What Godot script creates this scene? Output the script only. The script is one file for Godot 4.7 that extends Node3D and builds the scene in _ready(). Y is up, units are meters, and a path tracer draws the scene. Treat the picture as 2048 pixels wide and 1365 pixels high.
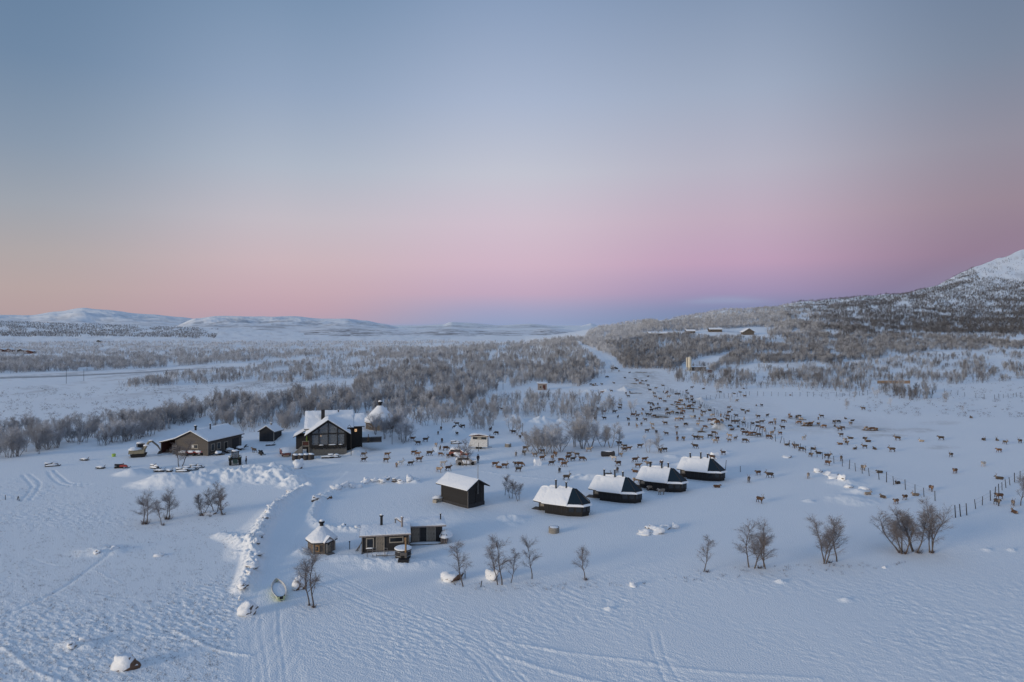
extends Node3D
# A snowed-in reindeer farm at dusk, seen from 29 m above the ground.
# World axes: x right, y up, -z away from the camera. Metres.

const EYE := 29.0
const F := 1365.0
const HZ := 650.0

var mats := {}
var taken := {}
var rng := RandomNumberGenerator.new()
var land_noise := FastNoiseLite.new()
var fine_noise := FastNoiseLite.new()
var streak_noise := FastNoiseLite.new()
var lump_noise := FastNoiseLite.new()

# ---------------------------------------------------------------- mesh builder
class MB:
	var v := PackedVector3Array()
	var n := PackedVector3Array()
	var c := PackedColorArray()
	var ix := PackedInt32Array()
	var tint := Color(1, 1, 1)
	var colored := false
	func vert(p: Vector3, nn: Vector3) -> int:
		v.append(p)
		n.append(nn)
		c.append(tint)
		return v.size() - 1
	func tri(a: Vector3, b: Vector3, d: Vector3) -> void:
		var nn := (b - a).cross(d - a).normalized()
		var i := vert(a, nn)
		vert(b, nn)
		vert(d, nn)
		ix.append_array([i, i + 2, i + 1])
	func quad(a: Vector3, b: Vector3, d: Vector3, e: Vector3) -> void:
		var nn := (d - a).cross(e - b).normalized()
		var i := vert(a, nn)
		vert(b, nn)
		vert(d, nn)
		vert(e, nn)
		ix.append_array([i, i + 2, i + 1, i, i + 3, i + 2])
	func hexa(p: Array) -> void: # p0..3 bottom counter-clockwise seen from above, p4..7 top
		quad(p[4], p[5], p[6], p[7])
		quad(p[3], p[2], p[1], p[0])
		for k in 4:
			var j := (k + 1) % 4
			quad(p[k], p[j], p[j + 4], p[k + 4])
	func box(m: Vector3, s: Vector3, b := Basis.IDENTITY) -> void:
		var h := s * 0.5
		var p := []
		for y in [-h.y, h.y]:
			p.append(m + b * Vector3(-h.x, y, h.z))
			p.append(m + b * Vector3(h.x, y, h.z))
			p.append(m + b * Vector3(h.x, y, -h.z))
			p.append(m + b * Vector3(-h.x, y, -h.z))
		hexa(p)
	func bar(a: Vector3, b: Vector3, w: float, t: float) -> void:
		var d := (b - a)
		var l := d.length()
		d = d / l
		var s := d.cross(Vector3.UP)
		if s.length() < 0.01:
			s = Vector3.RIGHT
		s = s.normalized()
		var u := s.cross(d)
		box((a + b) * 0.5, Vector3(w, t, l), Basis(s, u, -d))
	var soft := false
	static var uneven: FastNoiseLite
	func blanket(a: Vector3, b: Vector3, d: Vector3, e: Vector3, t: float) -> void:
		# a layer of snow on a slope: thinner and rounded at its rims, uneven on top
		var nx := clampi(int(maxf(a.distance_to(b), e.distance_to(d)) / 0.4), 4, 26)
		var ny := clampi(int(a.distance_to(e) / 0.4), 4, 20)
		var base := v.size()
		var low := Vector3(0, -t, 0)
		for j in ny + 1:
			for i in nx + 1:
				var p := (a.lerp(b, float(i) / nx)).lerp(e.lerp(d, float(i) / nx), float(j) / ny)
				var rim := minf(minf(i, nx - i), minf(j, ny - j))
				var k := 1.0 if rim > 1 else 0.84 if rim == 1 else 0.42
				k += uneven.get_noise_3d(p.x * 1.3 + t * 90.0, p.y, p.z * 1.3) * 0.5 * (1.0 if rim > 0 else 0.5)
				vert(p + low * (1.0 - k), Vector3.UP)
		for j in ny:
			for i in nx:
				var q := base + j * (nx + 1) + i
				ix.append_array([q, q + nx + 1, q + 1, q + 1, q + nx + 1, q + nx + 2])
		for j in ny + 1:
			for i in nx + 1:
				var gx := v[base + j * (nx + 1) + mini(i + 1, nx)] - v[base + j * (nx + 1) + maxi(i - 1, 0)]
				var gz := v[base + mini(j + 1, ny) * (nx + 1) + i] - v[base + maxi(j - 1, 0) * (nx + 1) + i]
				n[base + j * (nx + 1) + i] = gx.cross(gz).normalized()
		var ring := []
		for i in nx:
			ring.append(base + i)
		for j in ny:
			ring.append(base + j * (nx + 1) + nx)
		for i in nx:
			ring.append(base + ny * (nx + 1) + nx - i)
		for j in ny:
			ring.append(base + (ny - j) * (nx + 1))
		var corners := [a + low, b + low, d + low, e + low]
		var cut := [0, nx, nx + ny, nx + ny + nx, ring.size()]
		for s in 4:
			for k in range(cut[s], cut[s + 1]):
				var u0: float = float(k - cut[s]) / (cut[s + 1] - cut[s])
				var u1: float = float(k + 1 - cut[s]) / (cut[s + 1] - cut[s])
				var p0: Vector3 = (corners[s] as Vector3).lerp(corners[(s + 1) % 4], u0)
				var p1: Vector3 = (corners[s] as Vector3).lerp(corners[(s + 1) % 4], u1)
				quad(p0, p1, v[ring[(k + 1) % ring.size()]], v[ring[k]])
		quad(corners[3], corners[2], corners[1], corners[0])
	func slab(a: Vector3, b: Vector3, d: Vector3, e: Vector3, t: float) -> void: # top corners counter-clockwise from above, thickness downwards
		if soft:
			blanket(a, b, d, e, t)
			return
		var k := Vector3(0, -t, 0)
		hexa([a + k, b + k, d + k, e + k, a, b, d, e])
	func prism(poly: Array, y0: float, y1: float) -> void: # Vector2(x, z) counter-clockwise seen from above (x right, z towards us: clockwise in xz)
		var m := Vector2.ZERO
		for q in poly:
			m += q / poly.size()
		for k in poly.size():
			var q: Vector2 = poly[k]
			var r: Vector2 = poly[(k + 1) % poly.size()]
			quad(Vector3(q.x, y0, q.y), Vector3(r.x, y0, r.y), Vector3(r.x, y1, r.y), Vector3(q.x, y1, q.y))
			tri(Vector3(q.x, y1, q.y), Vector3(r.x, y1, r.y), Vector3(m.x, y1, m.y))
			tri(Vector3(r.x, y0, r.y), Vector3(q.x, y0, q.y), Vector3(m.x, y0, m.y))
	func tube(pts: Array, rad: Array, sides := 6, caps := true) -> void:
		var base := v.size()
		var side := Vector3.ZERO
		for k in pts.size():
			var d: Vector3 = (pts[mini(k + 1, pts.size() - 1)] - pts[maxi(k - 1, 0)]).normalized()
			if side == Vector3.ZERO:
				side = d.cross(Vector3(0.13, 0.2, 0.97)).normalized()
			side = (side - d * side.dot(d)).normalized()
			var up := d.cross(side)
			for s in sides:
				var a := TAU * s / sides
				var o := side * cos(a) + up * sin(a)
				vert(pts[k] + o * rad[k], o)
		for k in pts.size() - 1:
			for s in sides:
				var i := base + k * sides + s
				var j := base + k * sides + (s + 1) % sides
				ix.append_array([i, i + sides, j, j, i + sides, j + sides])
		if caps:
			for e in [0, pts.size() - 1]:
				var m := vert(pts[e], ((pts[e] - pts[1 if e == 0 else e - 1]) as Vector3).normalized())
				for s in sides:
					var i := base + int(e) * sides + s
					var j := base + int(e) * sides + (s + 1) % sides
					if e == 0:
						ix.append_array([m, i, j])
					else:
						ix.append_array([m, j, i])
	func cyl(a: Vector3, b: Vector3, r0: float, r1: float, sides := 10) -> void:
		tube([a, b], [r0, r1], sides)
	func wheel(m: Vector3, axis: Vector3, r: float, w: float, hole := 0.0, sides := 16) -> void:
		var a := axis.normalized() * w * 0.5
		if hole <= 0.0:
			tube([m - a, m - a * 0.9, m + a * 0.9, m + a], [r * 0.9, r, r, r * 0.9], sides)
		else:
			tube([m - a * 0.7, m - a, m - a * 0.7, m + a * 0.7, m + a, m + a * 0.7], [hole, (hole + r) * 0.5, r, r, (hole + r) * 0.5, hole], sides, false)
	func lathe(m: Vector3, prof: Array, sides := 16) -> void: # Vector2(radius, height)
		var base := v.size()
		for k in prof.size():
			var q: Vector2 = prof[k]
			var t: Vector2 = prof[mini(k + 1, prof.size() - 1)] - prof[maxi(k - 1, 0)]
			for s in sides:
				var a := TAU * s / sides
				var nn := Vector3(cos(a) * t.y, -t.x, sin(a) * t.y).normalized()
				vert(m + Vector3(cos(a) * q.x, q.y, sin(a) * q.x), nn)
		for k in prof.size() - 1:
			for s in sides:
				var i := base + k * sides + s
				var j := base + k * sides + (s + 1) % sides
				ix.append_array([i, j, i + sides, j, j + sides, i + sides])
	func blob(m: Vector3, r: Vector3, amp: float, noise: FastNoiseLite, off: float, y_from := -1.0, rings := 9, segs := 14) -> void:
		# a lumpy ellipsoid, or its upper part from y_from (of its radius) up
		var base := v.size()
		var lo := asin(clampf(y_from, -1, 0.95))
		for k in rings + 1:
			var e := lerpf(lo, PI / 2, float(k) / rings)
			for s in segs:
				var a := TAU * s / segs
				var d := Vector3(cos(a) * cos(e), sin(e), sin(a) * cos(e))
				var k2 := 1.0 + amp * noise.get_noise_3d(d.x * 1.1 + off, d.y * 1.1, d.z * 1.1 - off) * 1.6
				vert(m + d * r * k2, (d / r).normalized())
		for k in rings:
			for s in segs:
				var i := base + k * segs + s
				var j := base + k * segs + (s + 1) % segs
				ix.append_array([i, j, i + segs, j, j + segs, i + segs])
		var acc := PackedVector3Array()
		acc.resize(v.size() - base)
		for t in range(ix.size() - rings * segs * 6, ix.size(), 3):
			var p := v[ix[t]]
			var nn := (v[ix[t + 2]] - p).cross(v[ix[t + 1]] - p)
			for q in 3:
				acc[ix[t + q] - base] -= nn
		for k in acc.size():
			if acc[k].length() > 1e-9:
				var g := acc[k].normalized()
				n[base + k] = g if g.dot(n[base + k]) > 0 else -g
	func ribbon(a: Vector3, b: Vector3, w0: float, w1: float, side: Vector3) -> void:
		var d := b - a
		var s := d.cross(side).normalized()
		var nn := s.cross(d).normalized()
		var i := vert(a - s * w0, nn)
		vert(a + s * w0, nn)
		vert(b + s * w1, nn)
		vert(b - s * w1, nn)
		ix.append_array([i, i + 2, i + 1, i, i + 3, i + 2])
	func mesh() -> ArrayMesh:
		var a := []
		a.resize(Mesh.ARRAY_MAX)
		a[Mesh.ARRAY_VERTEX] = v
		a[Mesh.ARRAY_NORMAL] = n
		if colored:
			a[Mesh.ARRAY_COLOR] = c
		a[Mesh.ARRAY_INDEX] = ix
		var m := ArrayMesh.new()
		m.add_surface_from_arrays(Mesh.PRIMITIVE_TRIANGLES, a)
		return m

# ---------------------------------------------------------------- nodes, names, labels
func numbered(called: String) -> String:
	var k: int = taken.get(called, 0)
	taken[called] = k + 1
	return called if k == 0 else "%s_%03d" % [called, k]

func thing(called: String, label: String, category: String, at := Vector3.ZERO, turn := 0.0, group := "") -> Node3D:
	var o := Node3D.new()
	o.name = numbered(called)
	add_child(o)
	o.position = at
	o.rotation.y = turn
	tag(o, label, category, group)
	return o

func tag(o: Node, label: String, category: String, group := "") -> void:
	o.set_meta("label", label)
	o.set_meta("category", category)
	if group:
		o.set_meta("group", group)

func part(parent: Node, called: String, mb: MB, m: Material) -> MeshInstance3D:
	var o := MeshInstance3D.new()
	o.mesh = mb.mesh()
	o.material_override = m
	o.name = called
	parent.add_child(o, true)
	return o

func one(called: String, mb: MB, m: Material, label: String, category: String, at := Vector3.ZERO, turn := 0.0, group := "") -> MeshInstance3D:
	var o := MeshInstance3D.new()
	o.mesh = mb.mesh()
	o.material_override = m
	o.name = numbered(called)
	add_child(o)
	o.position = at
	o.rotation.y = turn
	tag(o, label, category, group)
	return o

func setting(called: String, me: Mesh, m: Material) -> MeshInstance3D:
	var o := MeshInstance3D.new()
	o.mesh = me
	o.material_override = m
	o.name = numbered(called)
	o.set_meta("kind", "structure")
	add_child(o)
	return o

func copy_of(o: Node3D, at: Vector3, turn: float, label: String, size := 1.0) -> Node3D:
	var r: Node3D = o.duplicate()
	r.name = numbered(str(o.name).trim_suffix("_000"))
	add_child(r)
	r.position = at
	r.rotation = Vector3(0, turn, 0)
	r.scale = Vector3.ONE * size
	r.set_meta("label", label)
	return r

func lin(r: float, g: float, b: float) -> Color:
	return Color(r, g, b).linear_to_srgb()

func grain(freq: float, lo: float, hi: float, seed_ := 1, octaves := 3, type := FastNoiseLite.TYPE_SIMPLEX_SMOOTH) -> NoiseTexture2D:
	var t := NoiseTexture2D.new()
	t.width = 256
	t.height = 256
	t.seamless = true
	var nz := FastNoiseLite.new()
	nz.seed = seed_
	nz.noise_type = type
	nz.frequency = freq
	nz.fractal_octaves = octaves
	t.noise = nz
	var g := Gradient.new()
	g.set_color(0, Color(lo, lo, lo))
	g.set_color(1, Color(hi, hi, hi))
	t.color_ramp = g
	return t

func mat(key: String, c := Color.WHITE, rough := 0.9, tex: Texture2D = null, scale := Vector3.ONE, metal := 0.0) -> StandardMaterial3D:
	if mats.has(key):
		return mats[key]
	var m := StandardMaterial3D.new()
	m.resource_name = key
	m.albedo_color = c
	m.roughness = rough
	m.metallic = metal
	if tex:
		m.albedo_texture = tex
		m.uv1_triplanar = true
		m.uv1_scale = scale
	mats[key] = m
	return m

func make_materials() -> void:
	var wood := grain(0.03, 0.6, 1.0, 3)
	var blotch := grain(0.012, 0.78, 1.0, 5, 4)
	var speck := grain(0.08, 0.65, 1.0, 8, 2)
	var sn := mat("snow_cover", lin(0.86, 0.88, 0.91), 0.75)
	sn.uv1_triplanar = true
	sn.uv1_scale = Vector3(0.4, 0.4, 0.4)
	sn.heightmap_enabled = true
	sn.heightmap_texture = grain(0.02, 0.0, 1.0, 11, 4)
	sn.heightmap_scale = 5.0
	mat("dark_wood", lin(0.03, 0.029, 0.031), 0.85, wood, Vector3(2.5, 0.25, 2.5))
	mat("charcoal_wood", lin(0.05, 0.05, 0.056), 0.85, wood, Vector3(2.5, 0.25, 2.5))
	mat("grey_wood", lin(0.19, 0.18, 0.175), 0.9, wood, Vector3(2.5, 0.25, 2.5))
	mat("brown_wood", lin(0.16, 0.135, 0.115), 0.9, wood, Vector3(2.0, 0.2, 2.0))
	mat("barn_wood", lin(0.15, 0.135, 0.125), 0.9, wood, Vector3(1.6, 0.2, 1.6))
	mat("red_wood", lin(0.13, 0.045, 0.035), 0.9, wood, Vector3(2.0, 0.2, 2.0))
	mat("log_wood", lin(0.27, 0.22, 0.18), 0.85, wood, Vector3(0.3, 3.0, 0.3))
	mat("orange_wood", lin(0.42, 0.26, 0.13), 0.85, wood, Vector3(0.4, 2.0, 0.4))
	mat("pale_wood", lin(0.42, 0.37, 0.31), 0.85, wood, Vector3(2.5, 0.25, 2.5))
	mat("trim", lin(0.5, 0.46, 0.4), 0.8, speck)
	mat("white_paint", lin(0.72, 0.72, 0.71), 0.6, blotch)
	mat("cream_paint", lin(0.84, 0.77, 0.62), 0.6, blotch, Vector3(0.5, 0.2, 0.5))
	mat("pink_grey_wood", lin(0.42, 0.37, 0.36), 0.85, wood, Vector3(2.0, 0.3, 2.0))
	mat("concrete", lin(0.3, 0.28, 0.25), 0.95, blotch)
	mat("wall_grey", lin(0.17, 0.17, 0.165), 0.9, blotch)
	mat("black_metal", lin(0.018, 0.018, 0.02), 0.5, null, Vector3.ONE, 0.4)
	mat("steel", lin(0.4, 0.4, 0.4), 0.4, speck, Vector3.ONE, 0.7)
	mat("rubber", lin(0.016, 0.016, 0.017), 0.9)
	mat("interior", lin(0.24, 0.17, 0.115), 0.9, wood, Vector3(0.5, 0.5, 0.5))
	mat("red_paint", lin(0.42, 0.05, 0.04), 0.45, blotch)
	mat("lime_paint", lin(0.34, 0.5, 0.1), 0.5)
	mat("boat_green", lin(0.56, 0.62, 0.36), 0.35)
	mat("tractor_green", lin(0.03, 0.06, 0.05), 0.4)
	mat("machine_yellow", lin(0.35, 0.3, 0.2), 0.6, blotch)
	mat("car_silver", lin(0.35, 0.33, 0.32), 0.35, null, Vector3.ONE, 0.3)
	mat("car_red", lin(0.26, 0.08, 0.06), 0.4, blotch)
	mat("rock", lin(0.16, 0.12, 0.095), 0.95, blotch, Vector3(1.5, 1.5, 1.5))
	mat("red_rock", lin(0.2, 0.12, 0.08), 0.95, blotch, Vector3(1.5, 1.5, 1.5))
	mat("hay", lin(0.23, 0.15, 0.075), 0.95, speck, Vector3(1.5, 1.5, 1.5))
	mat("tarp", lin(0.05, 0.045, 0.045), 0.7, blotch)
	mat("bark", lin(0.17, 0.145, 0.135), 0.95, speck, Vector3(3, 1, 3))
	mat("bark_frost", lin(0.36, 0.355, 0.365), 0.95, speck, Vector3(3, 1, 3))
	mat("shrub", lin(0.085, 0.055, 0.045), 0.95)
	mat("spruce", lin(0.1, 0.11, 0.03), 0.9)
	mat("navy_cloth", lin(0.02, 0.022, 0.035), 0.95)
	mat("skin", lin(0.4, 0.24, 0.17), 0.6)
	mat("antler", lin(0.2, 0.15, 0.11), 0.8)
	var g := mat("glass", Color(0.5, 0.52, 0.54, 0.4), 0.03)
	g.transparency = BaseMaterial3D.TRANSPARENCY_ALPHA
	var gd := mat("roof_glass", lin(0.006, 0.014, 0.022), 0.08)
	gd.metallic_specular = 0.5
	mat("window_dark", lin(0.02, 0.024, 0.03), 0.08)
	var lamp := mat("lamp_glow", lin(0.9, 0.6, 0.3), 0.6)
	lamp.emission_enabled = true
	lamp.emission = Color(1.0, 0.82, 0.6)
	lamp.emission_energy_multiplier = 0.6
	for k in 5:
		var tone_of: Color = [lin(0.5, 0.48, 0.47), lin(0.62, 0.58, 0.55), lin(0.75, 0.75, 0.75), lin(0.9, 0.82, 0.75), lin(1, 1, 1)][k]
		mat("hide_%d" % k, tone_of, 0.95).vertex_color_use_as_albedo = true
	mat("vertex_hide", Color.WHITE, 0.95).vertex_color_use_as_albedo = true
	for k in [["crown_dark", 0.18, 0.162, 0.163], ["crown_mid", 0.38, 0.378, 0.395], ["crown_frost", 0.58, 0.59, 0.62]]:
		mat(k[0], lin(k[1], k[2], k[3]), 0.95)
	var st := mat("crown_copies", Color.WHITE, 0.95)
	st.vertex_color_use_as_albedo = true

# ---------------------------------------------------------------- the lie of the land
const STOPS := [0.0, 60.0, 150.0, 250.0, 400.0, 600.0, 900.0, 1300.0, 1800.0, 2400.0, 3600.0]
const COLS := [-700.0, 0.0, 400.0, 700.0, 900.0, 1050.0, 1170.0, 1300.0, 1450.0, 1600.0, 1800.0, 1950.0, 2048.0, 2700.0]
const HEIGHTS := [
	[0, 0, 0, 0, 0, 0, 0, 0, 2, 50, 30],
	[0, 0, 0, 0, 0, 0, 0, 0, 4, 42, 30],
	[0, 0, 0, 0, 0, 0, 0, 0, 2, 18, 10],
	[0, 0, 0, 0, 0, 0, 0.5, 0, 0, 0, 0],
	[0, 0, 0, 0, 0, 2, 4, 2, 0, 0, 0],
	[0, 0, 0, 0, 0.5, 4, 8, 6, 0, 0, 0],
	[0, 0, 0, 0, 0.5, 13, 22, 14, 0, 0, 0],
	[0, 0, 0, 0, 1, 12, 34, 30, 10, 0, 0],
	[0, 0, 0, 0, 2, 13, 37, 58, 40, 0, 0],
	[0, 0, 0, 0, 2, 11, 34, 62, 90, 60, 0],
	[0, 0, 0, 0, 2, 10, 30, 65, 112, 100, 40],
	[0, 0, 0, 0, 1.5, 9, 28, 70, 150, 235, 150],
	[0, 0, 0, 0, 1, 8, 28, 75, 170, 298, 250],
	[0, 0, 0, 0, 1, 8, 35, 100, 220, 400, 500]]

func col_at(px: float) -> Array: # [column, share of the next]
	if px <= COLS[0]:
		return [0, 0.0]
	for k in COLS.size() - 1:
		if px < COLS[k + 1]:
			return [k, (px - COLS[k]) / (COLS[k + 1] - COLS[k])]
	return [COLS.size() - 2, 1.0]

func stop_height(ct: Array, s: int) -> float:
	return lerpf(HEIGHTS[ct[0]][s], HEIGHTS[ct[0] + 1][s], ct[1])

func macro(x: float, z: float) -> float:
	var d := -z
	if d <= 150.0:
		return 0.0
	var ct := col_at(1024.0 + F * x / d)
	for s in range(2, STOPS.size() - 1):
		if d < STOPS[s + 1]:
			return lerpf(stop_height(ct, s), stop_height(ct, s + 1), (d - STOPS[s]) / (STOPS[s + 1] - STOPS[s]))
	return stop_height(ct, STOPS.size() - 1)

func depth_at(px: float, py: float) -> float:
	# how far away the ground lies that a level eye 29 m up sees there
	var ct := col_at(px)
	var k := py - HZ
	for s in STOPS.size() - 1:
		var h0 := stop_height(ct, s)
		var h1 := stop_height(ct, s + 1)
		if (EYE - h1) * F / STOPS[s + 1] <= k:
			var sl: float = (h1 - h0) / (STOPS[s + 1] - STOPS[s])
			return clampf(F * (EYE - h0 + STOPS[s] * sl) / (k + F * sl), STOPS[s], STOPS[s + 1])
	return -1.0

func P(px: float, py: float) -> Vector3:
	var d := depth_at(px, py)
	return on_ground((px - 1024.0) / F * d, -d)

func PD(px: float, d: float) -> Vector3:
	return on_ground((px - 1024.0) / F * d, -d)

func on_ground(x: float, z: float) -> Vector3:
	return Vector3(x, ground(x, z), z)

# The ground mesh: rings round the point below the camera.
var ang := PackedFloat64Array()
var rad := PackedFloat64Array()
var hgt := PackedFloat32Array()
var heap := PackedFloat32Array()
var tone := PackedColorArray()

func ground(x: float, z: float) -> float:
	if hgt.is_empty():
		return macro(x, z)
	var r := sqrt(x * x + z * z)
	var a := atan2(x, -z)
	var i := clampi(ang.bsearch(a) - 1, 0, ang.size() - 2)
	var j := clampi(rad.bsearch(r) - 1, 0, rad.size() - 2)
	var s := clampf((a - ang[i]) / (ang[i + 1] - ang[i]), 0, 1)
	var t := clampf((r - rad[j]) / (rad[j + 1] - rad[j]), 0, 1)
	var w := ang.size()
	return lerpf(lerpf(hgt[j * w + i], hgt[j * w + i + 1], s), lerpf(hgt[(j + 1) * w + i], hgt[(j + 1) * w + i + 1], s), t)

func span(lo: Vector2, hi: Vector2) -> Array: # index ranges of the ground that may lie in that box of x, z
	var a0 := 9.0
	var a1 := -9.0
	var r0 := 1e9
	var r1 := 0.0
	for q in [lo, hi, Vector2(lo.x, hi.y), Vector2(hi.x, lo.y), Vector2(clampf(0, lo.x, hi.x), hi.y)]:
		var a := atan2(q.x, -q.y)
		a0 = minf(a0, a)
		a1 = maxf(a1, a)
		r0 = minf(r0, q.length())
		r1 = maxf(r1, q.length())
	return [maxi(ang.bsearch(a0) - 1, 0), mini(ang.bsearch(a1) + 1, ang.size()), maxi(rad.bsearch(r0) - 1, 0), mini(rad.bsearch(r1) + 1, rad.size())]

func lump(px: float, py: float, rx: float, rz: float, h: float, rough := 0.3, flat := 0.0, land := false) -> void:
	# a heap, mound or terrace of snow; flat is the share of its radius that is level on top; heaps that meet do not pile up
	var m := P(px, py)
	var b := span(Vector2(m.x - rx, m.z - rz), Vector2(m.x + rx, m.z + rz))
	for j in range(b[2], b[3]):
		for i in range(b[0], b[1]):
			var x := sin(ang[i]) * rad[j]
			var z := -cos(ang[i]) * rad[j]
			var d := sqrt(pow((x - m.x) / rx, 2) + pow((z - m.z) / rz, 2))
			d += lump_noise.get_noise_2d(x * 0.8, z * 0.8) * 0.35 * rough
			if d < 1.0:
				var k := (1.0 - smoothstep(flat, 1.0, d)) * h * (1.0 + rough * (lump_noise.get_noise_2d(x * 1.1, z * 1.1) * 0.6 + lump_noise.get_noise_2d(x * 3.0, z * 3.0) * 0.3))
				var id := j * ang.size() + i
				if land:
					hgt[id] += k
				else:
					heap[id] = maxf(heap[id], k)

func ridge(pts: Array, width: float, h: float, rough := 0.3, both := false) -> void:
	# a bank (h > 0) or groove (h < 0) along pixels of the path's middle
	var w := []
	for q in pts:
		var m := P(q.x, q.y)
		w.append(Vector2(m.x, m.z))
	ridge_m(w, width, h, rough, both)

func ridge_m(w: Array, width: float, h: float, rough: float, both: bool) -> void:
	var best := {}
	for k in w.size() - 1:
		var p: Vector2 = w[k]
		var q: Vector2 = w[k + 1]
		var b := span(Vector2(minf(p.x, q.x) - width, minf(p.y, q.y) - width), Vector2(maxf(p.x, q.x) + width, maxf(p.y, q.y) + width))
		var pq := q - p
		var l2 := pq.length_squared()
		for j in range(b[2], b[3]):
			for i in range(b[0], b[1]):
				var x := Vector2(sin(ang[i]), -cos(ang[i])) * rad[j]
				var t := clampf((x - p).dot(pq) / l2, 0, 1)
				var d := (x - p - pq * t).length()
				if d < width:
					var id := j * ang.size() + i
					if d < best.get(id, 1e9):
						best[id] = d
	for id in best:
		var d: float = best[id] / width
		var r: float = rad[id / ang.size()]
		var a: float = ang[id % ang.size()]
		var x := sin(a) * r
		var z := -cos(a) * r
		var k := 1.0 - smoothstep(0.0, 1.0, d)
		if both: # a pressed lane: level inside, small shoulders outside
			k = (1.0 if d < 0.55 else 0.0) - (0.5 * sin((d - 0.55) / 0.45 * PI) if d >= 0.55 else 0.0)
		hgt[id] += h * k * (1.0 + rough * lump_noise.get_noise_2d(x * 1.9, z * 1.9) * 1.6)

func smooth_lane(pts: Array, width: float) -> void: # ploughed: takes the roughness out
	for k in pts.size() - 1:
		var a := P(pts[k].x, pts[k].y)
		var c := P(pts[k + 1].x, pts[k + 1].y)
		var p := Vector2(a.x, a.z)
		var q := Vector2(c.x, c.z)
		var pq := q - p
		var b := span(Vector2(minf(p.x, q.x) - width, minf(p.y, q.y) - width), Vector2(maxf(p.x, q.x) + width, maxf(p.y, q.y) + width))
		for j in range(b[2], b[3]):
			for i in range(b[0], b[1]):
				var x := Vector2(sin(ang[i]), -cos(ang[i])) * rad[j]
				var d := (x - p - pq * clampf((x - p).dot(pq) / pq.length_squared(), 0, 1)).length()
				if d < width:
					var id := j * ang.size() + i
					hgt[id] = lerpf(macro(x.x, x.y) - 0.06 + streak_noise.get_noise_2d(x.x * 2.0, x.y * 0.3) * 0.03, hgt[id], smoothstep(width * 0.7, width, d))

# ---------------------------------------------------------------- camera, sky, sun
func make_view() -> void:
	var cam := Camera3D.new()
	cam.name = "camera"
	add_child(cam)
	cam.position = Vector3(0, EYE, 0)
	cam.set_frustum(0.5, Vector2(0, -32.5 / F * 0.5), 0.5, 40000.0) # a level 24 mm lens, the horizon a little above the middle
	cam.current = true
	var e := Environment.new()
	e.background_mode = Environment.BG_SKY
	e.tonemap_mode = Environment.TONE_MAPPER_LINEAR
	e.tonemap_exposure = 1.0
	e.sdfgi_enabled = true
	e.ssao_enabled = true
	e.ssil_enabled = true
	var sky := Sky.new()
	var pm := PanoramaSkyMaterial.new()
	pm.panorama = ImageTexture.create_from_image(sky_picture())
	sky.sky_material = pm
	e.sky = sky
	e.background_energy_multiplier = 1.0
	e.fog_enabled = false
	e.fog_density = 0.000025
	e.fog_light_color = Color(0.78, 0.86, 1.0)
	var we := WorldEnvironment.new()
	we.name = "dusk"
	we.environment = e
	add_child(we)
	var sun := DirectionalLight3D.new()
	sun.name = "low_sun"
	sun.light_energy = 0.6
	sun.light_color = Color(1.0, 0.92, 0.8)
	sun.light_angular_distance = 14.0
	sun.shadow_enabled = true
	add_child(sun)
	# the last light comes from behind the camera's left shoulder
	sun.look_at_from_position(Vector3.ZERO, -Vector3(-0.80, 0.15, 0.55))

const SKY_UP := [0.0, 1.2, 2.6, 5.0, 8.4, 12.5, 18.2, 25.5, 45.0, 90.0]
const SKY_ROUND := [-180.0, -130.0, -70.0, -37.0, -18.0, 0.0, 18.0, 37.0, 60.0, 110.0, 180.0]
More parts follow.
